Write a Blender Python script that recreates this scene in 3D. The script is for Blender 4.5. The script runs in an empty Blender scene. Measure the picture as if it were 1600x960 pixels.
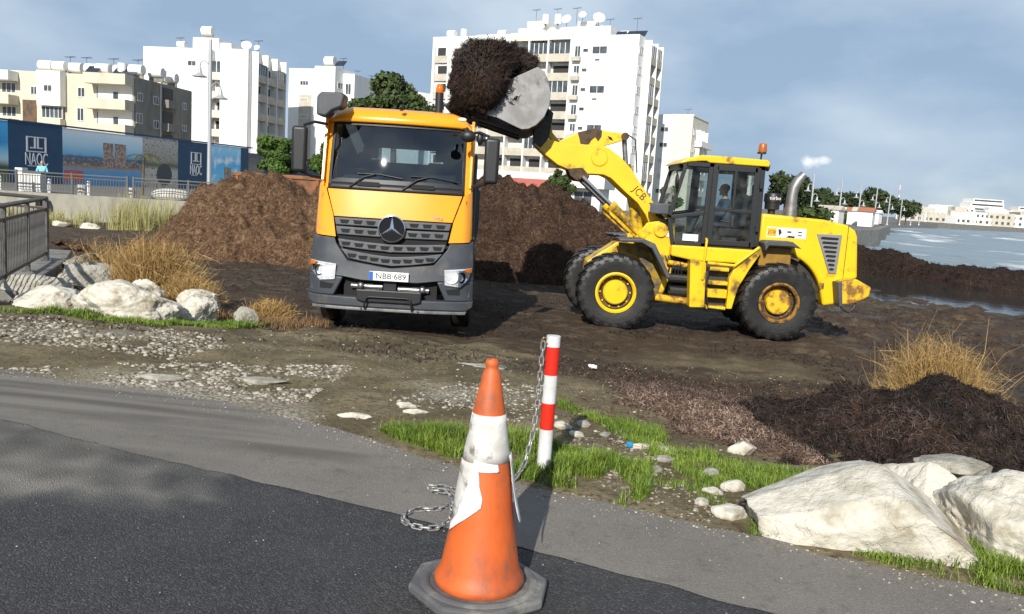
import bpy, bmesh, math, random
import numpy as np
from mathutils import Vector, Matrix
R = math.radians
rng = np.random.default_rng(7)
random.seed(7)
SC = bpy.context.scene
COL = SC.collection

# ---------------------------------------------------------------- camera
cd = bpy.data.cameras.new("camera"); cam = bpy.data.objects.new("camera", cd); COL.objects.link(cam)
cd.sensor_width = 36.0; cd.lens = 36.0 * 1300 / 1600; cd.clip_start = 0.1; cd.clip_end = 6000
cam.matrix_world = Matrix.Translation((0, 0, 1.65)) @ Matrix.Rotation(R(90 - 7.8), 4, 'X') @ Matrix.Rotation(R(3.6), 4, 'Z')
SC.camera = cam
# ---------------------------------------------------------------- world and sun
SUN_EL = 30.0; SUN_AZ = 13.0            # light travels towards +y, 13 degrees to the right
W = bpy.data.worlds.new("World"); SC.world = W; W.use_nodes = True
nt = W.node_tree; nt.nodes.clear()
def WN(t, **k):
    n = nt.nodes.new(t)
    for a, b in k.items(): setattr(n, a, b)
    return n
wl = nt.links.new
sky = WN('ShaderNodeTexSky', sky_type='NISHITA', sun_disc=False, sun_elevation=R(SUN_EL), sun_rotation=R(180 + SUN_AZ), air_density=1.0, dust_density=0.1, ozone_density=3.0)
bgs = WN('ShaderNodeBackground'); bgs.inputs[1].default_value = 0.085
hs = WN('ShaderNodeHueSaturation'); hs.inputs['Saturation'].default_value = 0.8
wl(sky.outputs[0], hs.inputs['Color']); wl(hs.outputs[0], bgs.inputs[0])
bgc = WN('ShaderNodeBackground'); bgc.inputs[1].default_value = 1.0
tc = WN('ShaderNodeTexCoord')
mp = WN('ShaderNodeMapping'); mp.inputs['Scale'].default_value = (1.0, 1.0, 2.3)
wl(tc.outputs['Generated'], mp.inputs[0])
n1 = WN('ShaderNodeTexNoise'); n1.inputs['Scale'].default_value = 1.7; n1.inputs['Detail'].default_value = 7; n1.inputs['Roughness'].default_value = 0.52; n1.inputs['Distortion'].default_value = 0.35
wl(mp.outputs[0], n1.inputs['Vector'])
n2 = WN('ShaderNodeTexNoise'); n2.inputs['Scale'].default_value = 3.2; n2.inputs['Detail'].default_value = 5
wl(mp.outputs[0], n2.inputs['Vector'])
r1 = WN('ShaderNodeValToRGB'); r1.color_ramp.elements[0].position = 0.36; r1.color_ramp.elements[0].color = (0, 0, 0, 1); r1.color_ramp.elements[1].position = 0.62; r1.color_ramp.elements[1].color = (.92, .92, .92, 1)
sz = WN('ShaderNodeSeparateXYZ'); wl(tc.outputs['Generated'], sz.inputs[0])
hz = WN('ShaderNodeMapRange'); hz.inputs[1].default_value = 0.0; hz.inputs[2].default_value = .32; hz.inputs[3].default_value = .22; hz.inputs[4].default_value = 0.0; wl(sz.outputs['Z'], hz.inputs[0])
cov = WN('ShaderNodeMath', operation='ADD'); wl(n1.outputs[0], cov.inputs[0]); wl(hz.outputs[0], cov.inputs[1]); wl(cov.outputs[0], r1.inputs[0])
r2 = WN('ShaderNodeValToRGB')
r2.color_ramp.elements[0].position = 0.32; r2.color_ramp.elements[0].color = (.25, .35, .485, 1)
r2.color_ramp.elements[1].position = 0.72; r2.color_ramp.elements[1].color = (.56, .64, .715, 1)
cdk = WN('ShaderNodeMath', operation='SUBTRACT'); wl(n2.outputs[0], cdk.inputs[0]); wl(hz.outputs[0], cdk.inputs[1]); wl(cdk.outputs[0], r2.inputs[0]); wl(r2.outputs[0], bgc.inputs[0])
# one small cumulus low over the far shore
dv = Vector((0.327, 0.943, 0.056)).normalized()
sub = WN('ShaderNodeVectorMath', operation='SUBTRACT'); sub.inputs[1].default_value = dv
wl(tc.outputs['Generated'], sub.inputs[0])
n3 = WN('ShaderNodeTexNoise'); n3.inputs['Scale'].default_value = 62; n3.inputs['Detail'].default_value = 5
wl(tc.outputs['Generated'], n3.inputs['Vector'])
mp3 = WN('ShaderNodeMapping'); mp3.inputs['Scale'].default_value = (44, 44, 95); wl(sub.outputs[0], mp3.inputs[0])
ln = WN('ShaderNodeVectorMath', operation='LENGTH'); wl(mp3.outputs[0], ln.inputs[0])
ad = WN('ShaderNodeMath', operation='MULTIPLY_ADD'); wl(n3.outputs[0], ad.inputs[0]); ad.inputs[1].default_value = 2.7; wl(ln.outputs['Value'], ad.inputs[2])
r3 = WN('ShaderNodeValToRGB'); r3.color_ramp.elements[0].position = .62; r3.color_ramp.elements[0].color = (.75, .75, .75, 1); r3.color_ramp.elements[1].position = 1.08; r3.color_ramp.elements[1].color = (0, 0, 0, 1)
dvd = WN('ShaderNodeMath', operation='DIVIDE'); dvd.inputs[1].default_value = 2.0; wl(ad.outputs[0], dvd.inputs[0]); wl(dvd.outputs[0], r3.inputs[0])
bgw = WN('ShaderNodeBackground'); bgw.inputs[0].default_value = (.86, .88, .92, 1)
m1 = WN('ShaderNodeMixShader'); wl(r1.outputs[0], m1.inputs[0]); wl(bgs.outputs[0], m1.inputs[1]); wl(bgc.outputs[0], m1.inputs[2])
m2 = WN('ShaderNodeMixShader'); wl(r3.outputs[0], m2.inputs[0]); wl(m1.outputs[0], m2.inputs[1]); wl(bgw.outputs[0], m2.inputs[2])
wo = WN('ShaderNodeOutputWorld'); wl(m2.outputs[0], wo.inputs[0])
sd = bpy.data.lights.new("sun", 'SUN'); sd.energy = 4.6; sd.angle = R(0.55); sd.color = (1.0, .95, .86)
so = bpy.data.objects.new("sun", sd); COL.objects.link(so)
ldir = Vector((math.sin(R(SUN_AZ)) * math.cos(R(SUN_EL)), math.cos(R(SUN_AZ)) * math.cos(R(SUN_EL)), -math.sin(R(SUN_EL))))
so.rotation_euler = ldir.to_track_quat('-Z', 'Y').to_euler(); so.location = (-10, -20, 20)
vs = SC.view_settings; vs.view_transform = 'Standard'; vs.look = 'None'; vs.exposure = 0.38; vs.gamma = 1.0; vs.use_curve_mapping = False

# ---------------------------------------------------------------- materials
MATS = {}
def M(name, col, rough=.6, metal=0., col2=None, scale=4., lo=.4, hi=.65, bump=0., bscale=30., detail=5., spec=.5, col3=None, scale3=1.2, lo3=.52, hi3=.66, attr=None, stretch=None, crack=0., **kw):
    """procedural paint: base colour, a second colour by noise, a third (dirt, stain) by a wider noise, bump"""
    if name in MATS: return MATS[name]
    m = bpy.data.materials.new(name); m.use_nodes = True; t = m.node_tree; b = t.nodes['Principled BSDF']; L = t.links.new
    b.inputs['Roughness'].default_value = rough; b.inputs['Metallic'].default_value = metal; b.inputs['Specular IOR Level'].default_value = spec
    for k, v in kw.items(): b.inputs[k].default_value = v
    tcn = t.nodes.new('ShaderNodeTexCoord'); src = tcn.outputs['Object']
    if stretch:
        q = t.nodes.new('ShaderNodeMapping'); q.inputs['Scale'].default_value = stretch; L(src, q.inputs[0]); src = q.outputs[0]
    def noise(s, d=detail):
        n = t.nodes.new('ShaderNodeTexNoise'); n.inputs['Scale'].default_value = s; n.inputs['Detail'].default_value = d; n.inputs['Roughness'].default_value = .62; L(src, n.inputs['Vector']); return n.outputs[0]
    def ramp(o, a, c):
        r = t.nodes.new('ShaderNodeMapRange'); r.inputs[1].default_value = a; r.inputs[2].default_value = c; r.interpolation_type = 'SMOOTHSTEP'; L(o, r.inputs[0]); return r.outputs[0]
    def mix(f, a, c):
        x = t.nodes.new('ShaderNodeMix'); x.data_type = 'RGBA'; L(f, x.inputs[0])
        for i, s in ((6, a), (7, c)):
            if isinstance(s, tuple): x.inputs[i].default_value = s + (1,) if len(s) == 3 else s
            else: L(s, x.inputs[i])
        return x.outputs[2]
    cur = tuple(col)
    b.inputs['Base Color'].default_value = cur + (1,)
    if attr:
        an = t.nodes.new('ShaderNodeAttribute'); an.attribute_name = attr; f = an.outputs['Fac']
        cur = mix(f, cur, tuple(col2)); L(cur, b.inputs['Base Color'])
    elif col2:
        cur = mix(ramp(noise(scale), lo, hi), cur, tuple(col2)); L(cur, b.inputs['Base Color'])
    if col3:
        cur = mix(ramp(noise(scale3, 8), lo3, hi3), cur, tuple(col3)); L(cur, b.inputs['Base Color'])
    crk = None
    if crack:
        nv = t.nodes.new('ShaderNodeTexNoise'); nv.inputs['Scale'].default_value = crack * 1.3; nv.inputs['Detail'].default_value = 5; L(src, nv.inputs['Vector']); mv = t.nodes.new('ShaderNodeVectorMath'); mv.operation = 'MULTIPLY_ADD'; mv.inputs[1].default_value = (.45, .45, .45); L(nv.outputs['Color'], mv.inputs[0]); L(src, mv.inputs[2])
        vo = t.nodes.new('ShaderNodeTexVoronoi'); vo.feature = 'DISTANCE_TO_EDGE'; vo.inputs['Scale'].default_value = crack; L(mv.outputs[0], vo.inputs['Vector']); crk = ramp(vo.outputs['Distance'], .0, .022)
        inv = t.nodes.new('ShaderNodeMath'); inv.operation = 'MULTIPLY_ADD'; inv.inputs[1].default_value = -.03; inv.inputs[2].default_value = .03; L(crk, inv.inputs[0]); cur = mix(inv.outputs[0], cur, tuple(q * .35 for q in col)); L(cur, b.inputs['Base Color'])
    if bump:
        bn = t.nodes.new('ShaderNodeBump'); bn.inputs['Strength'].default_value = min(1, bump); bn.inputs['Distance'].default_value = .02 * max(1, bump); hh = noise(bscale, 8)
        if crk is not None:
            sm = t.nodes.new('ShaderNodeMath'); sm.operation = 'MULTIPLY_ADD'; sm.inputs[1].default_value = .06; L(crk, sm.inputs[0]); L(hh, sm.inputs[2]); hh = sm.outputs[0]
        L(hh, bn.inputs['Height']); L(bn.outputs[0], b.inputs['Normal'])
    MATS[name] = m; return m

# ---------------------------------------------------------------- mesh building
class MB:
    def __init__(s): s.v = []; s.f = []
    def add(s, vs, fs):
        o = len(s.v); s.v += [tuple(p) for p in vs]; s.f += [tuple(i + o for i in f) for f in fs]; return s
    def box(s, x0, x1, y0, y1, z0, z1, M4=None):
        p = [(x0, y0, z0), (x1, y0, z0), (x1, y1, z0), (x0, y1, z0), (x0, y0, z1), (x1, y0, z1), (x1, y1, z1), (x0, y1, z1)]
        if M4 is not None: p = [M4 @ Vector(q) for q in p]
        return s.add(p, [(0, 3, 2, 1), (4, 5, 6, 7), (0, 1, 5, 4), (1, 2, 6, 5), (2, 3, 7, 6), (3, 0, 4, 7)])
    def prism(s, poly, y0, y1, ax='y'):
        """poly in (x,z), extruded along y (or poly in (x,y) along z, or (y,z) along x)"""
        a = sum(poly[i][0] * poly[(i + 1) % len(poly)][1] - poly[(i + 1) % len(poly)][0] * poly[i][1] for i in range(len(poly)))
        if a < 0: poly = poly[::-1]
        n = len(poly)
        q = {'y': lambda a, b, t: (a, t, b), 'z': lambda a, b, t: (a, b, t), 'x': lambda a, b, t: (t, a, b)}[ax]
        vs = [q(a, b, y0) for a, b in poly] + [q(a, b, y1) for a, b in poly]
        fs = [tuple(range(n)), tuple(range(2 * n - 1, n - 1, -1))] + [(i, i + n, (i + 1) % n + n, (i + 1) % n) for i in range(n)]
        if ax != 'y': fs = [f[::-1] for f in fs]
        return s.add(vs, fs)
    def cyl(s, p0, p1, r0, r1=None, n=12, cap=True):
        if r1 is None: r1 = r0
        p0, p1 = Vector(p0), Vector(p1); d = (p1 - p0).normalized(); u = d.orthogonal().normalized(); w = d.cross(u)
        vs = []
        for p, r in ((p0, r0), (p1, r1)):
            vs += [p + (u * math.cos(2 * math.pi * i / n) + w * math.sin(2 * math.pi * i / n)) * r for i in range(n)]
        fs = [(i, (i + 1) % n, (i + 1) % n + n, i + n) for i in range(n)]
        if cap: fs += [tuple(range(n - 1, -1, -1)), tuple(range(n, 2 * n))]
        return s.add(vs, fs)
    def tube(s, path, r, n=8):
        path = [Vector(p) for p in path]; vs = []; fs = []; up = None
        rs = r if isinstance(r, (list, tuple)) else [r] * len(path)
        for k, p in enumerate(path):
            d = (path[min(k + 1, len(path) - 1)] - path[max(k - 1, 0)]).normalized()
            if up is None: up = d.orthogonal().normalized()
            up = (up - d * up.dot(d)).normalized(); w = d.cross(up)
            vs += [p + (up * math.cos(2 * math.pi * i / n) + w * math.sin(2 * math.pi * i / n)) * rs[k] for i in range(n)]
            if k: fs += [((k - 1) * n + i, (k - 1) * n + (i + 1) % n, k * n + (i + 1) % n, k * n + i) for i in range(n)]
        m = len(path) - 1
        fs += [tuple(range(n - 1, -1, -1)), tuple(range(m * n, m * n + n))]
        return s.add(vs, fs)
    def lathe(s, prof, n=24, ax='z', c=(0, 0, 0), a0=0., a1=2 * math.pi):
        """prof: (radius, height) along axis"""
        full = abs(a1 - a0 - 2 * math.pi) < 1e-6; k = n if full else n + 1; vs = []; fs = []
        for r, h in prof:
            for i in range(k):
                a = a0 + (a1 - a0) * i / n; x, y = r * math.cos(a), r * math.sin(a)
                vs.append({'z': (x, y, h), 'y': (x, h, y), 'x': (h, x, y)}[ax])
        vs = [(a + c[0], b + c[1], d + c[2]) for a, b, d in vs]
        for j in range(len(prof) - 1):
            for i in range(n):
                q = (j * k + i, j * k + (i + 1) % k, (j + 1) * k + (i + 1) % k, (j + 1) * k + i)
                fs.append(q if ax != 'y' else q[::-1])
        return s.add(vs, fs)
    def grid(s, P):
        """P: rows x cols of points"""
        h = len(P); w = len(P[0])
        return s.add([p for row in P for p in row], [(j * w + i, j * w + i + 1, (j + 1) * w + i + 1, (j + 1) * w + i) for j in range(h - 1) for i in range(w - 1)])
    def ico(s, c, r, sub=1, sc=(1, 1, 1), jit=0.):
        bm = bmesh.new(); bmesh.ops.create_icosphere(bm, subdivisions=sub, radius=1)
        vs = []
        for v in bm.verts:
            q = 1 + random.uniform(-jit, jit); vs.append((c[0] + v.co.x * r * sc[0] * q, c[1] + v.co.y * r * sc[1] * q, c[2] + v.co.z * r * sc[2] * q))
        s.add(vs, [[v.index for v in f.verts] for f in bm.faces]); bm.free(); return s
    def build(s, name, mat, parent=None, bevel=0., smooth=0., seg=2, loc=None, rot=None, solid=0., fix=False, **tags):
        me = bpy.data.meshes.new(name); me.from_pydata(s.v, [], s.f)
        if fix or True:
            bm = bmesh.new(); bm.from_mesh(me); bmesh.ops.recalc_face_normals(bm, faces=bm.faces); bm.to_mesh(me); bm.free()
        return link(name, me, mat, parent, bevel, smooth, seg, loc, rot, solid, **tags)
def link(name, me, mat, parent=None, bevel=0., smooth=0., seg=2, loc=None, rot=None, solid=0., **tags):
    o = bpy.data.objects.new(name, me); COL.objects.link(o)
    if mat and not me.materials: me.materials.append(mat)
    if smooth:
        me.shade_smooth()
        if smooth < 180: me.set_sharp_from_angle(angle=R(smooth))
    if solid:
        q = o.modifiers.new('solid', 'SOLIDIFY'); q.thickness = solid; q.offset = -1
    if bevel:
        q = o.modifiers.new('bevel', 'BEVEL'); q.width = bevel; q.segments = seg; q.limit_method = 'ANGLE'; q.angle_limit = R(35); q.harden_normals = False
    if parent: o.parent = parent
    if loc: o.location = loc
    if rot: o.rotation_euler = rot
    for k, v in tags.items(): o[k] = v
    return o
def np_mesh(name, V, Fq, k, mat, rnd=None, parent=None, smooth=0., **tags):
    """fast mesh from numpy: V (n,3), Fq (m,k)"""
    me = bpy.data.meshes.new(name); V = np.ascontiguousarray(V, np.float32); Fq = np.ascontiguousarray(Fq, np.int32)
    me.vertices.add(len(V)); me.vertices.foreach_set('co', V.ravel())
    me.loops.add(Fq.size); me.loops.foreach_set('vertex_index', Fq.ravel())
    me.polygons.add(len(Fq)); me.polygons.foreach_set('loop_start', np.arange(0, Fq.size, k, dtype=np.int32))
    me.update(calc_edges=True); me.validate()
    if rnd is not None:
        a = me.attributes.new('rnd', 'FLOAT', 'POINT'); a.data.foreach_set('value', np.ascontiguousarray(rnd, np.float32))
    return link(name, me, mat, parent, smooth=smooth, **tags)
def thing(name, label, cat, loc=(0, 0, 0), rz=0., group=None):
    o = bpy.data.objects.new(name, None); COL.objects.link(o); o.location = loc; o.rotation_euler = (0, 0, rz); o.empty_display_size = .2
    o['label'] = label; o['category'] = cat
    if group: o['group'] = group
    return o
def tag(o, label, cat, group=None):
    o['label'] = label; o['category'] = cat
    if group: o['group'] = group
    return o
def dup(o, parent=None, loc=None, rot=None):
    c = o.copy(); COL.objects.link(c)
    if parent: c.parent = parent
    if loc is not None: c.location = loc
    if rot is not None: c.rotation_euler = rot
    for ch in o.children: dup(ch, c)
    return c
def text(name, body, size, mat, parent, loc, rot, depth=.003, sx=1., align='CENTER'):
    cu = bpy.data.curves.new(name, 'FONT'); cu.body = body; cu.size = size; cu.extrude = depth; cu.align_x = align; cu.align_y = 'CENTER'; cu.resolution_u = 3
    t = bpy.data.objects.new(name, cu); COL.objects.link(t); dg = bpy.context.evaluated_depsgraph_get()
    me = bpy.data.meshes.new_from_object(t.evaluated_get(dg)); bpy.data.objects.remove(t); me.name = name; me.materials.clear()
    o = link(name, me, mat, parent, loc=loc, rot=rot); o.scale = (sx, 1, 1); return o

# value noise on numpy arrays
def _h(ix, iy, iz, s):
    n = (ix * 374761393 + iy * 668265263 + iz * 2147483647 + s * 1274126177) & 0xffffffff
    n = ((n ^ (n >> 13)) * 1274126177) & 0xffffffff
    return ((n ^ (n >> 16)) & 0xffff) / 65535.0
def vnoise(x, y, z=0., s=0):
    x, y, z = np.broadcast_arrays(np.asarray(x, float), np.asarray(y, float), np.asarray(z, float))
    xi, yi, zi = np.floor(x).astype(np.int64), np.floor(y).astype(np.int64), np.floor(z).astype(np.int64)
    fx, fy, fz = x - xi, y - yi, z - zi; fx, fy, fz = [f * f * (3 - 2 * f) for f in (fx, fy, fz)]
    o = 0.
    for a in (0, 1):
        for b in (0, 1):
            for c in (0, 1):
                o = o + _h(xi + a, yi + b, zi + c, s) * (fx if a else 1 - fx) * (fy if b else 1 - fy) * (fz if c else 1 - fz)
    return o
def fbm(x, y, z=0., oct=4, s=0):
    o = 0.; a = .5; t = 0.
    for k in range(oct):
        o = o + a * vnoise(np.asarray(x) * 2 ** k, np.asarray(y) * 2 ** k, np.asarray(z) * 2 ** k, s + k * 17); t += a; a *= .5
    return o / t
def sstep(a, b, x):
    t = np.clip((np.asarray(x, float) - a) / (b - a), 0, 1); return t * t * (3 - 2 * t)
# ================================================================ ground
EX = [-60, -8, -4.05, -2.63, -1.63, -.68, .17, 1.15, 2.37, 6, 60]; EY = [16, 7.5, 6.47, 6.16, 5.74, 5.12, 4.57, 4.09, 3.53, 1.9, -25]
def ye(x): return np.interp(x, EX, EY)
def ys_(x): return np.interp(x, [-60, 0, 10, 15, 17.5, 20, 26, 40, 100], [900, 75, 48, 45, 44, 38, 34, 26, -8])
POOL = [(14.5, 44), (16.3, 37.0), (18.0, 32.3), (20.8, 28.8), (29, 23), (45, 15)]
def pdist(x, y):
    d = np.full(np.shape(x), 1e9)
    for (ax, ay), (bx, by) in zip(POOL[:-1], POOL[1:]):
        ux, uy = bx - ax, by - ay; t = np.clip(((x - ax) * ux + (y - ay) * uy) / (ux * ux + uy * uy), 0, 1); d = np.minimum(d, np.hypot(x - ax - t * ux, y - ay - t * uy))
    return d
def TH(x, y, fine=True):
    x = np.asarray(x, float); y = np.asarray(y, float)
    s = (y - ye(x)) * .88
    h = -.72 * sstep(.3, 8, s) - .48 * sstep(6, 34, s) - .06 * sstep(9, 16, x) * sstep(10, 20, y)
    h = h - 2.5 * sstep(3, 14, y - ys_(x)) - .34 * np.exp(-(pdist(x, y) / 3.9) ** 2) - .16 * np.exp(-((y - 24.2 + (x - 14) * .35) / .8) ** 2) * sstep(11.5, 13, x)
    h = h + (fbm(x * .55, y * .55, s=3) - .5) * .17 * sstep(.8, 4, s) + (fbm(x * .25, y * .25, s=9) - .5) * .22 * sstep(6, 16, s)
    # sand pushed up and tyre ruts in front of the truck
    for cx in (-2.95, -0.85):
        h = h - .05 * np.exp(-((x - cx - .25 * np.sin(y * .5)) / .2) ** 2) * sstep(6.5, 8, y) * (1 - sstep(14, 16, y))
    h = h + .07 * np.exp(-((y - 11.2 - .3 * np.sin(x * 1.3)) / .5) ** 2) * np.exp(-((x + 1.7) / 1.5) ** 2)
    h = h + .05 * (fbm((x * .97 - y * .25) * .35, (y + .25 * x) * 3.4, s=41, oct=2) - .5) * sstep(.4, 1.2, s) * (1 - sstep(3, 5, s)) * (1 - sstep(-.4, .6, x))
    if fine:
        cl = np.clip(fbm(x * 1.5, y * 2.6, s=45) - .52, 0, 1) * sstep(8.5, 12, y) * sstep(3, 9, x + (y - 12) * .3); h = h + .55 * cl * (1 + .8 * (fbm(x * 9, y * 9, s=46) - .5)) - .05 * sstep(3, 9, x) * sstep(9, 14, y)
        h = h + (fbm(x * 3.2, y * 3.2, s=5) - .5) * .06 * sstep(.1, 1.2, s) + (vnoise(x * 11, y * 11, s=8) - .5) * .022 * sstep(.02, .5, s)
    edge = .018 * (fbm(x * 2.3, y * 2.3, s=21) * 2 - .85) * (1 - sstep(.25, 1.0, s)) * sstep(-.25, .0, s)
    h = np.where(s < 0, -.05 * sstep(-.02, -.3, -(-s)) - .05 * sstep(0, .25, -s), h) + edge
    return h
def th(x, y): return float(TH(np.array([x]), np.array([y]))[0])
def axis(a, b, st, lo, hi, g):
    c = list(np.arange(a, b + 1e-6, st)); d = st
    while c[-1] < hi: d *= g; c.append(c[-1] + d)
    d = st; pre = []
    p = a
    while p > lo: d *= g; p -= d; pre.append(p)
    return np.array(pre[::-1] + c)
gx = axis(-9, 15, .09, -900, 2500, 1.09); gy = axis(3.0, 27, .085, -40, 3500, 1.085)
X, Y = np.meshgrid(gx, gy); Zt = TH(X, Y)
V = np.stack([X, Y, Zt], -1).reshape(-1, 3); w = len(gx); h_ = len(gy)
idx = np.arange(w * h_).reshape(h_, w); Fq = np.stack([idx[:-1, :-1], idx[:-1, 1:], idx[1:, 1:], idx[1:, :-1]], -1).reshape(-1, 4)
S = (Y - ye(X)) * .88
nz = fbm(X * .7, Y * .7, s=31); nz2 = fbm(X * 2.1, Y * 2.1, s=37)
weed = np.clip(.15 + .35 * sstep(2.5, 7, S) + .55 * sstep(-.3, 2.2, X - (9 - Y) * .12) * sstep(2.0, 3.6, S) + .3 * sstep(11, 16, Y), 0, 1)
weed = sstep(.52, .70, weed * .62 + nz * .35 + nz2 * .22)
weed = weed * (1 - .75 * np.exp(-((X - 3.2) / 1.3) ** 2 - ((Y - 12.2) / .9) ** 2)) * (1 - .8 * np.exp(-((X - 2.35) / .55) ** 2 - ((Y - 7.4) / .5) ** 2))
pale = .0 + .75 * (1 - sstep(.0, .9, S)) * sstep(-5, -3, X) * (1 - sstep(-1.6, -.9, X)) + .6 * np.exp(-((X + .3) / .8) ** 2 - ((Y - 6.9) / .7) ** 2) + .6 * np.exp(-((X + 4.2) / 1.4) ** 2 - ((Y - 8.5) / .7) ** 2) + .25 * sstep(0, .4, S) * (1 - sstep(1.5, 2.5, S)) * sstep(.3, .8, X)
weed = np.clip(weed + 4 * np.clip(fbm(X * 1.5, Y * 2.6, s=45) - .53, 0, 1) * sstep(8.5, 12, Y), 0, 1)
pale = sstep(.42, .75, pale * .8 + nz2 * .5 - .12)
wet = sstep(3, 8, X) * sstep(8, 13, Y) * (.4 + sstep(.45, .6, fbm(X * .8, Y * 1.3, s=47))) + .3 * sstep(14, 20, Y)
def vattr(me, n, a): q = me.attributes.new(n, 'FLOAT', 'POINT'); q.data.foreach_set('value', np.ascontiguousarray(a.ravel(), np.float32))
def beach_material():
    m = bpy.data.materials.new('beach'); m.use_nodes = True; t = m.node_tree; b = t.nodes['Principled BSDF']; L = t.links.new
    tcn = t.nodes.new('ShaderNodeTexCoord')
    def noise(s, d=6, r=.62):
        n = t.nodes.new('ShaderNodeTexNoise'); n.inputs['Scale'].default_value = s; n.inputs['Detail'].default_value = d; n.inputs['Roughness'].default_value = r; L(tcn.outputs['Object'], n.inputs['Vector']); return n.outputs[0]
    def at(n): a = t.nodes.new('ShaderNodeAttribute'); a.attribute_name = n; return a.outputs['Fac']
    def mix(f, a, c):
        x = t.nodes.new('ShaderNodeMix'); x.data_type = 'RGBA'; L(f, x.inputs[0])
        for i, s in ((6, a), (7, c)):
            if isinstance(s, tuple): x.inputs[i].default_value = s + (1,)
            else: L(s, x.inputs[i])
        return x.outputs[2]
    def mr(o, a, c, lo=0., hi=1.):
        r = t.nodes.new('ShaderNodeMapRange'); r.inputs[1].default_value = a; r.inputs[2].default_value = c; r.inputs[3].default_value = lo; r.inputs[4].default_value = hi; L(o, r.inputs[0]); return r.outputs[0]
    mud = mix(mr(noise(1.3), .38, .62), (.120, .094, .046), (.240, .195, .110))
    mud = mix(mr(noise(22, 6), .50, .66), mud, (.075, .052, .032))
    wd = mix(mr(noise(34, 6, .75), .40, .62), (.028, .018, .011), (.088, .056, .034))
    mud = mix(mr(noise(4.5, 8), .54, .68, 0, .8), mud, (.085, .060, .036)); mud = mix(mr(noise(75, 4), .60, .72), mud, (.32, .28, .21)); wd = mix(mr(noise(2.4, 8), .5, .66), wd, (.115, .088, .052)); pl = mix(mr(noise(34, 3), .42, .56), (.15, .125, .085), (.40, .37, .30))
    c = mix(at('weed'), mud, wd); c = mix(at('pale'), c, pl); L(c, b.inputs['Base Color'])
    ro = mr(at('wet'), 0, 1, .95, .58); L(ro, b.inputs['Roughness']); b.inputs['Specular IOR Level'].default_value = .3
    bn = t.nodes.new('ShaderNodeBump'); bn.inputs['Strength'].default_value = .9; bn.inputs['Distance'].default_value = .035; L(noise(26, 9, .7), bn.inputs['Height']); L(bn.outputs[0], b.inputs['Normal'])
    return m
ground = np_mesh('beach_ground', V, Fq, 4, beach_material(), smooth=180, kind='structure')
for n_, a_ in (('weed', weed), ('pale', pale), ('wet', wet)): vattr(ground.data, n_, a_)

# road and footpath
DX = [-60, -4, -1.89, -.59, .36, 1.13, 3, 60]; DY = [13, 5.5, 4.6, 4.06, 3.6, 3.23, 2.35, -27]
def yd(x): return np.interp(x, DX, DY)
def strip(name, f0, f1, z, rows, mat, x0=-60, x1=60):
    xs = axis(-6, 5, .05, x0, x1, 1.12); t = np.linspace(0, 1, rows)
    y0 = f0(xs); y1 = f1(xs); Xs = np.repeat(xs[None], rows, 0); Ys = y0[None] + (y1 - y0)[None] * t[:, None]
    V = np.stack([Xs, Ys, np.full_like(Xs, z)], -1).reshape(-1, 3); i = np.arange(V.shape[0]).reshape(rows, -1)
    F = np.stack([i[:-1, :-1], i[:-1, 1:], i[1:, 1:], i[1:, :-1]], -1).reshape(-1, 4)
    o = np_mesh(name, V, F, 4, mat, kind='structure')
    n1 = fbm(Xs * .5 + Ys * .1, Ys * 2.6 + Xs * .55, s=51); n2 = fbm(Xs * 1.4, Ys * 1.4, s=57); tr = fbm((Xs * .9 - Ys * .2) * .5, (Ys + Xs * .12) * 9, s=61, oct=3)
    lft = sstep(-.55, .35, Ys - 4.05 + .1 * (-Xs - 1.9)) * sstep(.2, 1.7, -Xs + (n1 - .5) * 1.6)
    mud = sstep(.36, .72, lft * .62 + (n1 - .5) * .5 + (n2 - .5) * .35 + (tr - .5) * .5 + .08)
    vattr(o.data, 'mud', mud); vattr(o.data, 'track', tr); return o
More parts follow.
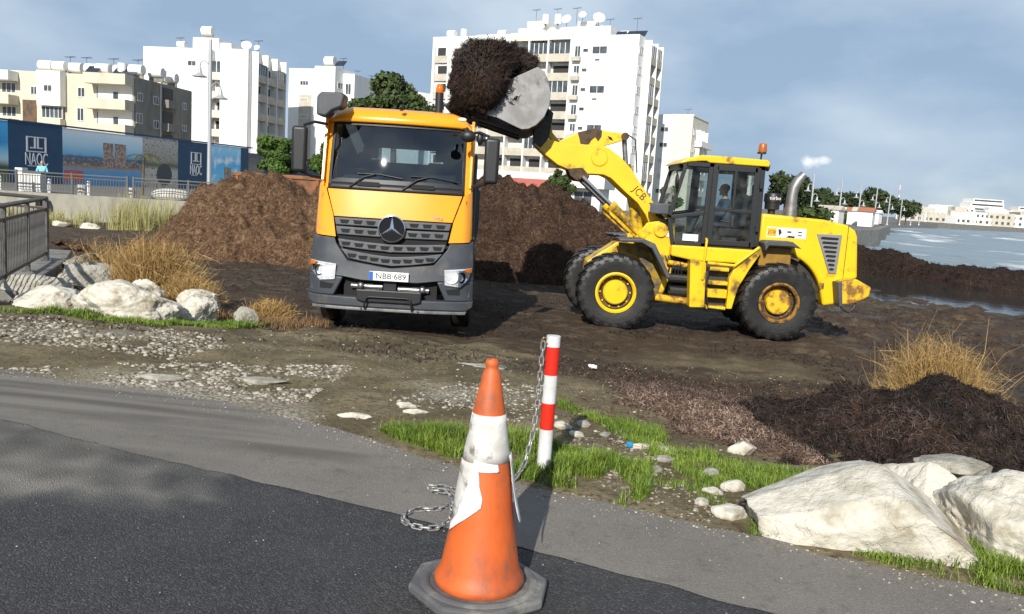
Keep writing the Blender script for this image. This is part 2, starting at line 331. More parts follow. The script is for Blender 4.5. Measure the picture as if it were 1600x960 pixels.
def paving(name, ca, cb, mudc, agg):
    m = bpy.data.materials.new(name); m.use_nodes = True; t = m.node_tree; b = t.nodes['Principled BSDF']; L = t.links.new
    tcn = t.nodes.new('ShaderNodeTexCoord')
    def noise(s, d=6, r=.62):
        n = t.nodes.new('ShaderNodeTexNoise'); n.inputs['Scale'].default_value = s; n.inputs['Detail'].default_value = d; n.inputs['Roughness'].default_value = r; L(tcn.outputs['Object'], n.inputs['Vector']); return n.outputs[0]
    def mix(f, a, c):
        x = t.nodes.new('ShaderNodeMix'); x.data_type = 'RGBA'; L(f, x.inputs[0])
        for i, s in ((6, a), (7, c)):
            if isinstance(s, tuple): x.inputs[i].default_value = s + (1,)
            else: L(s, x.inputs[i])
        return x.outputs[2]
    def mr(o, a, c, lo=0., hi=1.):
        r = t.nodes.new('ShaderNodeMapRange'); r.inputs[1].default_value = a; r.inputs[2].default_value = c; r.inputs[3].default_value = lo; r.inputs[4].default_value = hi; L(o, r.inputs[0]); return r.outputs[0]
    def at(n): a = t.nodes.new('ShaderNodeAttribute'); a.attribute_name = n; return a.outputs['Fac']
    vo = t.nodes.new('ShaderNodeTexVoronoi'); vo.inputs['Scale'].default_value = agg; L(tcn.outputs['Object'], vo.inputs['Vector'])
    c = mix(mr(noise(1.6), .35, .7), ca, cb)
    ag = t.nodes.new('ShaderNodeSeparateColor'); L(vo.outputs['Color'], ag.inputs[0])
    c = mix(mr(ag.outputs[0], .60, 1.0, 0, .7 if agg < 200 else .3), c, tuple(q * 2.9 + .015 for q in ca))
    c = mix(mr(noise(9, 8), .56, .72, 0, .5), c, tuple(q * .45 for q in ca))
    mm = mix(mr(at('track'), .35, .65), tuple(q * .55 for q in mudc), mudc)
    c = mix(at('mud'), c, mm)
    sp = mr(noise(46, 3), .70, .76); c = mix(sp, c, (.03, .022, .016))
    L(c, b.inputs['Base Color']); b.inputs['Roughness'].default_value = .82; b.inputs['Specular IOR Level'].default_value = .35
    bn = t.nodes.new('ShaderNodeBump'); bn.inputs['Strength'].default_value = .85; bn.inputs['Distance'].default_value = .006
    ht = t.nodes.new('ShaderNodeMath'); ht.operation = 'MULTIPLY_ADD'; ht.inputs[1].default_value = -1.1; L(vo.outputs['Distance'], ht.inputs[0]); L(noise(60, 6), ht.inputs[2]); L(ht.outputs[0], bn.inputs['Height']); L(bn.outputs[0], b.inputs['Normal'])
    return m
jit = lambda a, s: (lambda x: a(x) + (fbm(x * 1.7, x * 0, s=s) - .5) * .16 + (fbm(x * 8, x * 0, s=s + 1) - .5) * .05)
strip('road', lambda x: yd(x) - 30, lambda x: yd(x) + .12, 0.0, 260, paving('asphalt', (.032, .032, .034), (.049, .048, .048), (.200, .186, .165), 125))
strip('footpath', lambda x: yd(x) + (fbm(x * 9, x * 0, s=77) - .5) * .035 + (fbm(x * 2, x * 0, s=78) - .5) * .05, jit(ye, 70), 0.004, 46, paving('old_asphalt', (.175, .160, .142), (.225, .205, .180), (.225, .205, .180), 240))

# ================================================================ sea, pool of water
def water(name, ca, rough, foam, sc):
    m = bpy.data.materials.new(name); m.use_nodes = True; t = m.node_tree; b = t.nodes['Principled BSDF']; L = t.links.new
    tcn = t.nodes.new('ShaderNodeTexCoord'); mpn = t.nodes.new('ShaderNodeMapping'); mpn.inputs['Scale'].default_value = sc; mpn.inputs['Rotation'].default_value = (0, 0, R(-20)); L(tcn.outputs['Object'], mpn.inputs[0])
    n = t.nodes.new('ShaderNodeTexNoise'); n.inputs['Scale'].default_value = 1; n.inputs['Detail'].default_value = 7; n.inputs['Roughness'].default_value = .6; L(mpn.outputs[0], n.inputs['Vector'])
    b.inputs['Base Color'].default_value = ca + (1,); b.inputs['Roughness'].default_value = rough; b.inputs['IOR'].default_value = 1.33
    bn = t.nodes.new('ShaderNodeBump'); bn.inputs['Strength'].default_value = 1 if foam else .25; bn.inputs['Distance'].default_value = .5 if foam else .02; L(n.outputs[0], bn.inputs['Height']); L(bn.outputs[0], b.inputs['Normal'])
    if foam:
        r = t.nodes.new('ShaderNodeMapRange'); r.inputs[1].default_value = .55; r.inputs[2].default_value = .70; L(n.outputs[0], r.inputs[0])
        x = t.nodes.new('ShaderNodeMix'); x.data_type = 'RGBA'; x.inputs[6].default_value = ca + (1,); x.inputs[7].default_value = (.72, .74, .75, 1); L(r.outputs[0], x.inputs[0]); L(x.outputs[2], b.inputs['Base Color'])
        r2 = t.nodes.new('ShaderNodeMapRange'); r2.inputs[1].default_value = .53; r2.inputs[2].default_value = .63; r2.inputs[3].default_value = rough; r2.inputs[4].default_value = .8; L(n.outputs[0], r2.inputs[0]); L(r2.outputs[0], b.inputs['Roughness'])
    return m
# sea: a sheet with real wave crests near the shore
sx = axis(0, 150, 1.6, -40, 5000, 1.13); sy = axis(22, 200, 1.1, 15, 6000, 1.13)
Xs, Ys = np.meshgrid(sx, sy); ph = (Ys * .93 - Xs * .36)
wv = np.sin(ph * 0.42 + 3 * fbm(Xs * .03, Ys * .03, s=71)) ; wv = np.maximum(wv, 0) ** 4 * fbm(Xs * .06, Ys * .11, s=72) * .9 + (fbm(Xs * .5, Ys * .5, s=73) - .5) * .25
near = (1 - sstep(180, 400, Ys)) * sstep(5, 25, Ys - ys_(Xs))
V = np.stack([Xs, Ys, -1.55 + wv * near], -1).reshape(-1, 3); i = np.arange(V.shape[0]).reshape(Xs.shape)
sea = np_mesh('sea', V, np.stack([i[:-1, :-1], i[:-1, 1:], i[1:, 1:], i[1:, :-1]], -1).reshape(-1, 4), 4, water('sea_water', (.19, .24, .27), .3, True, (.045, .34, 1)), smooth=180, kind='structure')
pw = MB(); pw.add([(11.5, 22, -1.235), (60, 6, -1.235), (60, 34, -1.235), (24, 40, -1.235), (13, 46, -1.235)], [(0, 1, 2, 3, 4)])
pw.build('pool_water', water('pool_surface', (.03, .032, .03), .03, False, (2, 2, 1)), kind='structure')

# ================================================================ seaweed heaps
def weed_mat(name, a, b_, c):
    return M(name, a, .95, col2=b_, scale=14, lo=.42, hi=.6, bump=2.2, bscale=26, spec=.15, col3=c, scale3=3.5, lo3=.50, hi3=.68)
WM_BROWN = weed_mat('seaweed_brown', (.070, .038, .021), (.155, .092, .052), (.20, .13, .075))
WM_DARK = weed_mat('seaweed_dark', (.018, .011, .008), (.045, .027, .019), (.010, .007, .005))
WM_STRAND = M('seaweed_strand', (.042, .024, .015), .85, col2=(.25, .155, .09), attr='rnd', spec=.25)
WM_STRAND_D = M('seaweed_strand_dark', (.012, .008, .006), .7, col2=(.062, .038, .025), attr='rnd', spec=.4)
def ribbons(n, P, N, ln, wd, curl=.6, seed=0):
    """n thin curved strands lying on points P with normals N"""
    g = np.random.default_rng(seed); d = g.normal(size=(n, 3)); d -= (d * N).sum(1, keepdims=True) * N * .75; d /= np.linalg.norm(d, axis=1, keepdims=True)
    sd = np.cross(d, N); sd /= np.linalg.norm(sd, axis=1, keepdims=True) + 1e-9
    L_ = (ln * (.4 + 1.2 * g.random(n)))[:, None]; w_ = (wd * (.5 + g.random(n)))[:, None]; c = ((g.random(n) - .3) * curl)[:, None]
    a = P - d * L_ * .5 + N * L_ * .05; m = P + N * L_ * (c * .5 + .05) + sd * L_ * .25 * (g.random((n, 1)) - .5); e = P + d * L_ * .5 + N * L_ * .08 * c
    V = np.stack([a - sd * w_ * .4, a + sd * w_ * .4, m + sd * w_, m - sd * w_, e + sd * w_ * .5, e - sd * w_ * .5], 1).reshape(-1, 3)
    o = np.arange(n)[:, None] * 6; F = np.concatenate([o + np.array([0, 1, 2, 3]), o + np.array([3, 2, 4, 5])], 0)
    return V, F, np.repeat(g.random(n) ** 1.8, 6)
def heap_mesh(name, label, fh, x0, x1, y0, y1, st, mat, smat, nrib, ln, wd, seed, cat='seaweed heap'):
    xs = np.arange(x0, x1, st); ys = np.arange(y0, y1, st); X, Y = np.meshgrid(xs, ys); B = TH(X, Y, False); H = fh(X, Y)
    Z = B + H; keep = H > -.12; V = np.stack([X, Y, np.maximum(Z, B - .15)], -1)
    i = np.arange(X.size).reshape(X.shape); F = np.stack([i[:-1, :-1], i[:-1, 1:], i[1:, 1:], i[1:, :-1]], -1).reshape(-1, 4); F = F[keep.ravel()[F].any(1)]
    used, inv = np.unique(F, return_inverse=True)
    root = thing(name, label, cat); np_mesh('mound', V.reshape(-1, 3)[used], inv.reshape(-1, 4), 4, mat, parent=root, smooth=180)
    gz_y, gz_x = np.gradient(Z, st, st); Nn = np.stack([-gz_x, -gz_y, np.ones_like(Z)], -1); Nn /= np.linalg.norm(Nn, axis=-1, keepdims=True)
    cand = np.flatnonzero((H > .0).ravel()); g = np.random.default_rng(seed)
    area = 1 / Nn[..., 2].ravel()[cand]; pick = g.choice(cand, nrib, p=area / area.sum())
    Pp = V.reshape(-1, 3)[pick] + np.c_[(g.random((nrib, 2)) - .5) * st, np.zeros(nrib)]; Nr = Nn.reshape(-1, 3)[pick]
    Pp[:, 2] += -((Pp[:, :2] - V.reshape(-1, 3)[pick][:, :2]) * Nr[:, :2]).sum(1) / Nr[:, 2]
    V2, F2, r2 = ribbons(nrib, Pp, Nr, ln, wd, 1.0, seed); r2 = np.clip(r2 * np.repeat(sstep(.28, .68, fbm(Pp[:, 0] * 1.6, Pp[:, 1] * 1.6, Pp[:, 2] * 2.5, s=seed + 300)) * 1.5 + .15, 6), 0, 1); np_mesh('loose_strands', V2, F2, 4, smat, rnd=r2, parent=root, kind='stuff')
    return root
def f_left(X, Y):
    ridge = np.interp(X, [-12.5, -11.3, -10.6, -9.4, -8.2, -6.8, -5.5, -4.2, -3.2], [-.5, .6, 1.5, 2.35, 2.55, 2.35, 2.6, 2.3, -.6])
    dy = (Y - 27.0) / np.where(Y < 27, 2.9, 3.2); pr = np.clip(1 - np.abs(dy) ** 1.35, -1, 1)
    return ridge * pr + (fbm(X * .9, Y * .9, s=81) - .5) * 1.1 * sstep(-.2, .6, pr) + (fbm(X * 2.4, Y * 2.4, s=83) - .5) * .75 + (vnoise(X * 6, Y * 6, s=84) - .5) * .22 - .05
def f_right(X, Y):
    ridge = np.interp(X, [-4.4, -3.4, -2.4, -1.0, .1, 1.0, 2.0, 2.9, 3.8, 4.6, 5.6], [-.5, 1.7, 2.5, 2.8, 2.85, 2.8, 2.6, 2.15, 1.3, .4, -.6])
    dy = (Y - 26.3) / np.where(Y < 26.3, 2.4, 3.2); pr = np.clip(1 - np.abs(dy) ** 1.7, -1, 1)
    return ridge * pr + (fbm(X * .9, Y * .9, s=91) - .5) * .9 * sstep(-.2, .6, pr) + (fbm(X * 2.4, Y * 2.4, s=93) - .5) * .75 + (vnoise(X * 6, Y * 6, s=94) - .5) * .22 - .05
heap_mesh('seaweed_heap', 'long light brown heap of dried seaweed below the blue hoarding', f_left, -13, -2.8, 23.2, 31, .07, WM_BROWN, WM_STRAND, 38000, .12, .0045, 1)
heap_mesh('seaweed_heap', 'tall dark brown heap of seaweed between the truck and the loader wheel', f_right, -4.8, 6, 23, 30, .07, weed_mat('seaweed_umber', (.026, .014, .009), (.056, .032, .020), (.075, .046, .028)), M('seaweed_strand_umber', (.022, .012, .008), .85, col2=(.15, .09, .055), attr='rnd'), 30000, .10, .0055, 2)
def f_mound(X, Y):
    h = .62 * np.exp(-((X - 4.05) / .85) ** 2 - ((Y - 7.7) / .55) ** 2) + .16 * np.exp(-((X - 2.75) / .5) ** 2 - ((Y - 8.1) / .35) ** 2) + .42 * np.exp(-((X - 2.95) / .75) ** 2 - ((Y - 6.7) / .42) ** 2) + .26 * np.exp(-((X - 3.9) / 1.3) ** 2 - ((Y - 6.2) / .7) ** 2) + .34 * np.exp(-((X - 5.3) / 1.0) ** 2 - ((Y - 6.8) / .8) ** 2)
    return h - .09 + (fbm(X * 2.2, Y * 2.2, s=101) - .5) * .30 + (fbm(X * 6, Y * 6, s=103) - .5) * .22 + (vnoise(X * 18, Y * 18, s=104) - .5) * .05
heap_mesh('seaweed_heap', 'low black heap of wet seaweed behind the white boulders', f_mound, 1.6, 7, 4.6, 9.2, .035, WM_DARK, WM_STRAND_D, 34000, .06, .0035, 3)
def f_dry(X, Y):
    cx = np.interp(Y, [5.6, 6.3, 7.2, 8.8], [2.15, 1.85, 1.6, 1.75]); wd = np.interp(Y, [5.3, 6.3, 7.6, 9.2], [.12, .38, .55, .5])
    return .15 * np.exp(-((X - cx) / wd) ** 2) * sstep(5.2, 6, Y) * (1 - sstep(8.6, 9.6, Y)) - .05 + (fbm(X * 3, Y * 3, s=111) - .5) * .13 + (vnoise(X * 10, Y * 14, s=113) - .5) * .035
heap_mesh('seaweed_heap', 'flat reddish brown drift of dry seaweed beside the grass strip', f_dry, .6, 3.2, 5.0, 9.6, .035, weed_mat('seaweed_dry', (.085, .048, .032), (.16, .10, .068), (.05, .028, .02)), M('seaweed_strand_dry', (.075, .042, .028), .85, col2=(.36, .25, .18), attr='rnd'), 24000, .055, .0038, 4)
def f_bank(X, Y):
    yl = ys_(X) + .4 * np.sin(X * .9); hh = np.interp(X, [2, 8, 14, 17.5, 19, 20.5, 23, 26, 30, 46], [1.0, 1.4, 1.75, 1.6, 1.25, 1.1, 1.05, 1.0, 1.05, 1.0])
    d = (Y - yl); e = np.exp(-(np.abs(d) / 2.0) ** 2.6); return hh * e - .16 + ((fbm(X * .8, Y * .8, s=121) - .5) * .75 + (fbm(X * 2.6, Y * 2.6, s=123) - .5) * .4) * np.clip(e * 1.6, 0, 1) - .3 * (1 - np.clip(e * 3, 0, 1))
heap_mesh('seaweed_bank', 'long dark bank of seaweed between the pool and the sea', f_bank, 4, 46, 16, 62, .16, WM_DARK, WM_STRAND_D, 16000, .2, .011, 5, 'seaweed bank')

# strands strewn over the ground
def strew(name, n, fx, ln, wd, mat, seed, **t):
    g = np.random.default_rng(seed); x, y = fx(g, n); z = TH(x, y); P = np.stack([x, y, z + .006], -1); N = np.tile([0., 0, 1.], (len(x), 1))
    V, F, r = ribbons(len(x), P, N, ln, wd, .5, seed); return np_mesh(name, V, F, 4, mat, rnd=r, kind='stuff', **t)
def fieldA(g, n):
    x = g.uniform(-2, 6.5, n * 2); y = g.uniform(4.6, 11, n * 2); s = (y - ye(x)) * .88
    k = (s > .5) & (fbm(x * 1.4, y * 1.4, s=131) * .6 + .4 * sstep(-.5, 2, x) * sstep(.8, 2.5, s) > .45 + .12 * g.random(n * 2)); return x[k][:n], y[k][:n]
def fieldB(g, n):
    x = g.uniform(-8, 16, n * 2); y = g.uniform(9, 26, n * 2); k = fbm(x * .8, y * .8, s=133) > .40 + .15 * g.random(n * 2); return x[k][:n], y[k][:n]
strew('seaweed_litter', 22000, fieldA, .05, .0035, WM_STRAND, 11, label='loose brown seaweed strands strewn over the near ground', category='seaweed litter')
strew('seaweed_litter', 34000, fieldB, .11, .007, WM_STRAND_D, 12, label='dark seaweed strands strewn around the loader and the truck', category='seaweed litter')
# ================================================================ shared vehicle materials
def glass(name, tint, gloss=.02, ior=1.5, film=None):
    m = bpy.data.materials.new(name); m.use_nodes = True; t = m.node_tree; t.nodes.clear(); L = t.links.new
    tr = t.nodes.new('ShaderNodeBsdfTransparent'); tr.inputs[0].default_value = tint + (1,)
    gl = t.nodes.new('ShaderNodeBsdfGlossy'); gl.inputs['Roughness'].default_value = gloss
    fr = t.nodes.new('ShaderNodeFresnel'); fr.inputs[0].default_value = ior
    mx = t.nodes.new('ShaderNodeMixShader'); L(fr.outputs[0], mx.inputs[0]); L(tr.outputs[0], mx.inputs[1]); L(gl.outputs[0], mx.inputs[2]); last = mx.outputs[0]
    if film:    # dust on the pane
        df = t.nodes.new('ShaderNodeBsdfDiffuse'); df.inputs[0].default_value = (.5, .47, .42, 1); n = t.nodes.new('ShaderNodeTexNoise'); n.inputs['Scale'].default_value = 5; n.inputs['Detail'].default_value = 6
        tcn = t.nodes.new('ShaderNodeTexCoord'); L(tcn.outputs['Object'], n.inputs['Vector'])
        r = t.nodes.new('ShaderNodeMapRange'); r.inputs[1].default_value = .4; r.inputs[2].default_value = .8; r.inputs[4].default_value = film; L(n.outputs[0], r.inputs[0])
        m2 = t.nodes.new('ShaderNodeMixShader'); L(r.outputs[0], m2.inputs[0]); L(last, m2.inputs[1]); L(df.outputs[0], m2.inputs[2]); last = m2.outputs[0]
    o = t.nodes.new('ShaderNodeOutputMaterial'); L(last, o.inputs[0]); return m
ORANGE = M('orange_paint', (.86, .33, .006), .26, col2=(.83, .31, .006), scale=2, bump=.03, bscale=60, col3=(.50, .24, .06), scale3=2.5, lo3=.58, hi3=.80, **{'Coat Weight': .6, 'Coat Roughness': .08})
GREYP = M('grey_plastic', (.050, .055, .066), .5, col2=(.068, .073, .082), scale=3, bump=.12, bscale=200, col3=(.13, .115, .09), scale3=3, lo3=.55, hi3=.8)
BLACKP = M('black_plastic', (.013, .014, .016), .45, bump=.1, bscale=150)
GRILLEM = M('grille_grey', (.105, .108, .118), .42, bump=.08, bscale=150, col2=(.085, .088, .096), scale=6)
VOID = M('dark_recess', (.006, .006, .007), .8)  # near-black; also colours raised plates dark where openings would be shaded
CHROME = M('chrome', (.78, .78, .79), .12, 1.)
STEEL = M('worn_steel', (.36, .36, .37), .34, .8, col2=(.22, .21, .20), scale=7, bump=.15, bscale=60, col3=(.10, .075, .05), scale3=3, lo3=.6, hi3=.72)
RUBBER = M('tyre_rubber', (.011, .011, .012), .38, col2=(.02, .019, .018), scale=5, bump=.4, bscale=50, col3=(.05, .042, .032), scale3=3.2, lo3=.60, hi3=.78)
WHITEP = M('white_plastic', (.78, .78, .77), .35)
AMBER = M('amber_lens', (.75, .20, .02), .15, **{'Transmission Weight': .3})
LENS = glass('lens', (.96, .97, .98), .03, 1.45)
YEL = M('yellow_paint', (.78, .49, .008), .38, col2=(.73, .45, .008), scale=2.2, bump=.06, bscale=40, col3=(.16, .085, .018), scale3=3.4, lo3=.57, hi3=.73, **{'Coat Weight': .3, 'Coat Roughness': .15})
YELD = M('yellow_muddy', (.76, .48, .008), .42, col2=(.70, .43, .008), scale=2.2, bump=.12, bscale=30, col3=(.085, .055, .025), scale3=2.8, lo3=.47, hi3=.66)
YELR = M('yellow_rusty', (.66, .40, .008), .5, col2=(.20, .095, .02), scale=6, lo=.45, hi=.62, bump=.3, bscale=40)
RUST = M('rusty_rim', (.28, .14, .015), .6, col2=(.07, .032, .012), scale=9, lo=.42, hi=.58, bump=.4, bscale=40)
RUST_SHADE = M('shaded_rusty_dish', (.10, .055, .015), .6, col2=(.035, .02, .012), scale=8, lo=.42, hi=.58, bump=.4, bscale=40)  # rust tone darkened, with the shade inside the rim put into the colour
MUDM = M('caked_mud', (.085, .055, .032), .9, col2=(.05, .032, .02), scale=9, bump=.8, bscale=25)
DARKM = M('dark_metal', (.022, .022, .024), .5, col2=(.045, .038, .03), scale=6, bump=.2, bscale=40)
SEATM = M('seat_cloth', (.030, .032, .036), .8, bump=.2, bscale=80)

def cpanel(name, poly, th, yf, mat, parent, nx=10, nz=0, bevel=.012, **tags):
    """a panel with outline poly (x,z), thickness th, bent along y by yf(x,z)"""
    bm = bmesh.new(); f = bm.faces.new([bm.verts.new((x, 0, z)) for x, z in poly])
    xs = [p[0] for p in poly]; zs = [p[1] for p in poly]
    for i in range(1, nx): bmesh.ops.bisect_plane(bm, geom=bm.verts[:] + bm.edges[:] + bm.faces[:], plane_co=(min(xs) + (max(xs) - min(xs)) * i / nx, 0, 0), plane_no=(1, 0, 0))
    for i in range(1, nz): bmesh.ops.bisect_plane(bm, geom=bm.verts[:] + bm.edges[:] + bm.faces[:], plane_co=(0, 0, min(zs) + (max(zs) - min(zs)) * i / nz), plane_no=(0, 0, 1))
    r = bmesh.ops.extrude_face_region(bm, geom=bm.faces[:]); 
    for v in [e for e in r['geom'] if isinstance(e, bmesh.types.BMVert)]: v.co.y += th
    for v in bm.verts: v.co.y += yf(v.co.x, v.co.z)
    bmesh.ops.recalc_face_normals(bm, faces=bm.faces); me = bpy.data.meshes.new(name); bm.to_mesh(me); bm.free()
    return link(name, me, mat, parent, bevel=bevel, smooth=40, **tags)
def arc(cx, cz, r, a0, a1, n): return [(cx + r * math.cos(R(a0 + (a1 - a0) * i / n)), cz + r * math.sin(R(a0 + (a1 - a0) * i / n))) for i in range(n + 1)]

# ================================================================ tipper truck
TK = thing('tipper_truck', 'orange and grey tipper truck facing the road, windscreen glinting in the sun', 'truck', (-1.9, 12.7, -.58), R(2.2))
def yb(x, z=0): return .11 * (abs(x) / 1.25) ** 3                      # plan curve of the front
def yw(x, z): return .27 + (z - 2.15) * .255 + .09 * (z - 2.55) ** 2 + .17 * (x / 1.12) ** 2       # windscreen surface
ANT = M('anthracite', (.045, .050, .060), .42, bump=.1, bscale=180, col2=(.058, .063, .073), scale=2, col3=(.125, .112, .09), scale3=2.6, lo3=.50, hi3=.80)
cab = MB()   # inner shell: floor, rear wall with a window, roof lining
cab.box(-1.1, 1.1, .45, 1.95, 1.35, 1.42); cab.box(-1.13, -.62, 1.93, 1.98, 1.4, 3.3); cab.box(.62, 1.13, 1.93, 1.98, 1.4, 3.3); cab.box(-.62, .62, 1.93, 1.98, 1.4, 2.62); cab.box(-.62, .62, 1.93, 1.98, 2.86, 3.3)
cab.build('cab_shell', BLACKP, TK)
MB().box(-.62, .62, 1.945, 1.955, 2.62, 2.86).build('rear_window', glass('rear_glass', (.8, .85, .85)), TK)
for s in (-1, 1):
    d = MB(); X0, X1 = sorted((s * 1.12, s * 1.165))
    d.prism([(.33, 1.42), (1.95, 1.42), (1.95, 2.25), (.40, 2.25)], X0, X1, 'x'); d.prism([(.36, 2.25), (.46, 2.25), (.74, 3.22), (.60, 3.22)], X0, X1, 'x'); d.prism([(1.5, 2.25), (1.95, 2.25), (1.95, 3.3), (1.5, 3.3)], X0, X1, 'x'); d.prism([(.62, 3.14), (1.52, 3.14), (1.52, 3.30), (.64, 3.30)], X0, X1, 'x')
    dr = d.build('door', ORANGE, TK, bevel=.01)
    MB().prism([(.48, 2.26), (1.49, 2.26), (1.49, 3.13), (.72, 3.13)], min(s * 1.135, s * 1.142), max(s * 1.135, s * 1.142), 'x').build('side_window', glass('side_glass' + str(s), (.35, .42, .45)), dr)
    MB().box(min(s * 1.166, s * 1.20), max(s * 1.166, s * 1.20), 1.25, 1.5, 2.02, 2.07).build('handle', BLACKP, dr, bevel=.008)
    st = MB(); st.prism([(.18, .55), (.75, .55), (.75, 1.41), (.30, 1.41)], min(s * 1.12, s * 1.24), max(s * 1.12, s * 1.24), 'x'); st.build('side_skirt', ANT, TK, bevel=.02); st = MB(); st.prism([(1.45, .75), (1.95, .75), (1.95, 1.42), (1.3, 1.42)], min(s * 1.12, s * 1.24), max(s * 1.12, s * 1.24), 'x')
    st.build('side_skirt', ANT, TK, bevel=.02)
# windscreen and its black surround
ws = MB(); ws.grid([[(x, yw(x, z), z) for x in np.linspace(-1.08, 1.08, 25)] for z in np.linspace(2.22, 3.17, 10)])
ws.build('windscreen', glass('windscreen_glass', (.42, .54, .62), .022, 2.1), TK, smooth=180)
wc = MB(); wc.grid([[(x, yw(x, z) - .012, z) for x in np.linspace(-1.10, 1.10, 25)] for z in (2.12, 2.17, 2.235 + 0.0)]); wc.build('windscreen_cowl', BLACKP, TK, smooth=180, solid=.02)
cpanel('windscreen_cowl_strip', [(-1.09, 2.235), (1.09, 2.235), (.9, 2.30), (-.9, 2.30)], .012, lambda x, z: yw(x, z) - .014, BLACKP, TK, 16, bevel=0)
for s in (-1, 1):
    cpanel('vent_mesh', [(s * .42 - .17, 2.19), (s * .42 + .17, 2.19), (s * .42 + .19, 2.215), (s * .42 + .16, 2.26), (s * .42 - .16, 2.26), (s * .42 - .19, 2.215)], .02, lambda x, z: yw(x, z) - .035, VOID, TK, 6, bevel=.006)
    cpanel('windscreen_pillar', [(s * 1.065, 2.14), (s * 1.165, 2.14), (s * 1.135, 3.22), (s * 1.05, 3.22)], .05, lambda x, z: yw(x, z) - .02 + .10 * max(0, abs(x) - 1.09), ORANGE, TK, 4, 6, .01)
    cpanel('pillar_gasket', [(s * 1.02, 2.2), (s * 1.075, 2.2), (s * 1.06, 3.2), (s * 1.005, 3.2)], .03, lambda x, z: yw(x, z) - .016, BLACKP, TK, 2, 6, 0)
cpanel('header_gasket', [(-1.06, 3.13), (1.06, 3.13), (1.06, 3.2), (-1.06, 3.2)], .02, lambda x, z: yw(x, z) - .018, BLACKP, TK, 16, bevel=0)
# roof: bulging visor panel and flat roof behind it
rf = MB(); rows = []
for t, (zz, yy, wd) in enumerate([(3.17, -.055, 1.145), (3.20, -.075, 1.15), (3.27, -.055, 1.14), (3.34, .0, 1.11), (3.395, .09, 1.05), (3.425, .24, .98), (3.44, .5, .96), (3.42, 1.5, .96), (3.25, 1.98, 1.0)]):
    rows.append([(x * wd, yw(x * wd, 3.17) + yy if yy < .3 else .55 + yy, zz - .10 * max(0, abs(x) - .86) / .14 * (.3 if t < 2 else 1)) for x in np.linspace(-1, 1, 21)])
rf.grid(rows); roof = rf.build('roof', ORANGE, TK, smooth=60, solid=.03)
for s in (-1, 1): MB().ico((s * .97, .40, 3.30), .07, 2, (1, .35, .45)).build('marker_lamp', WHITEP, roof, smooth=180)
MB().ico((.02, .42, 3.43), .045, 2, (.8, 1, 1)).cyl((.02, .46, 3.38), (.02, .46, 3.42), .03).build('camera_pod', BLACKP, roof, smooth=60)
# hood panel, corner panels
cpanel('bonnet_panel', [(-1.035, 2.125), (1.035, 2.125), (.905, 1.715), (-.905, 1.715)], .05, lambda x, z: .09 + yb(x) * 1.2 + (z - 1.7) * .18, ORANGE, TK, 16, 4, .015)
for s in (-1, 1):
    P0 = [(s * 1.06, 2.13), (s * 1.185, 2.20), (s * 1.215, 1.47), (s * 1.18, 1.42), (s * .865, 1.40), (s * .925, 1.73)]
    if s < 0: P0 = P0[::-1]
    cp = cpanel('corner_deflector', P0, .3, lambda x, z: .06 + yb(x) * 1.3 + (z - 1.4) * .16 + .9 * max(0, abs(x) - 1.1) ** 1.3 * 2.2, ORANGE, TK, 9, 3, .02)
    MB().prism([(s * 1.10, 2.05), (s * 1.112, 2.05), (s * 1.132, 1.5), (s * 1.12, 1.5)], .262, .30).build('seam', VOID, cp)
text('lettering', 'Arocs', .085, CHROME, TK, (.63, .115, 1.775), (R(84), 0, R(-6)), .004, 1.25)
# grille
gr = cpanel('grille', [(-.9, 1.705), (.9, 1.705), (.845, 1.42), (.66, 1.03), (0, .975), (-.66, 1.03), (-.845, 1.42)], .05, lambda x, z: .11 + yb(x), VOID, TK, 8, bevel=0)
PK = {}
def gbar(z1, z0, w1, w0, sag, n, xs, y0):
    top = [(x, z1 - sag * (1 - (abs(x) / w1) ** 1.5)) for x in np.linspace(-w1, w1, 15)]; bot = [(x, z0 - sag * (1 - (abs(x) / w0) ** 1.5)) for x in np.linspace(w0, -w0, 15)]
    b = cpanel('grille_bar', (top + bot)[::-1], .05, lambda x, z: y0 + yb(x) * 1.05, GRILLEM, gr, 12, bevel=.012)
    for x in xs:
        zc = (z1 + z0) / 2 - sag * (1 - (abs(x) / w1) ** 1.5)
        cpanel('slot', [(x - .075, zc + .028), (x - .052, zc - .030), (x + .052, zc - .030), (x + .075, zc + .028)], .03, lambda a, z: y0 - .004 + yb(a) * 1.05, VOID, b, 1, bevel=0)  # raised near-black plates; shade of the grille holes is put into the colour
gbar(1.695, 1.585, .895, .87, .0, 6, [s * q for s in (-1, 1) for q in (.33, .53, .735)], .06)
gbar(1.565, 1.44, .87, .845, .01, 6, [s * q for s in (-1, 1) for q in (.31, .51, .715)], .065)
gbar(1.375, 1.255, .83, .79, .045, 8, [-.70, -.50, -.30, -.10, .10, .30, .50, .70], .055)
gbar(1.225, 1.085, .78, .66, .085, 8, [-.60, -.43, -.255, -.085, .085, .255, .43, .60], .05)
st = thing_ = MB(); st.lathe([(.185, -.02), (.195, -.035), (.21, -.03), (.213, .0), (.2, .02), (.18, .02)], 40, 'y'); em = st.build('emblem', CHROME, TK, smooth=60, loc=(-.005, .035, 1.57))
MB().cyl((0, -.004, 0), (0, .02, 0), .19, n=32).build('emblem_disc', M('gloss_black', (.008, .009, .012), .08), em)
sv = [(0, -.03, 0)]; 
for k in range(6): a = R(90 + 60 * k); r_ = .19 if k % 2 == 0 else .034; sv.append((r_ * math.cos(a), -.008, r_ * math.sin(a)))
MB().add(sv, [(0, i, i % 6 + 1) for i in range(1, 7)]).build('star', CHROME, em)
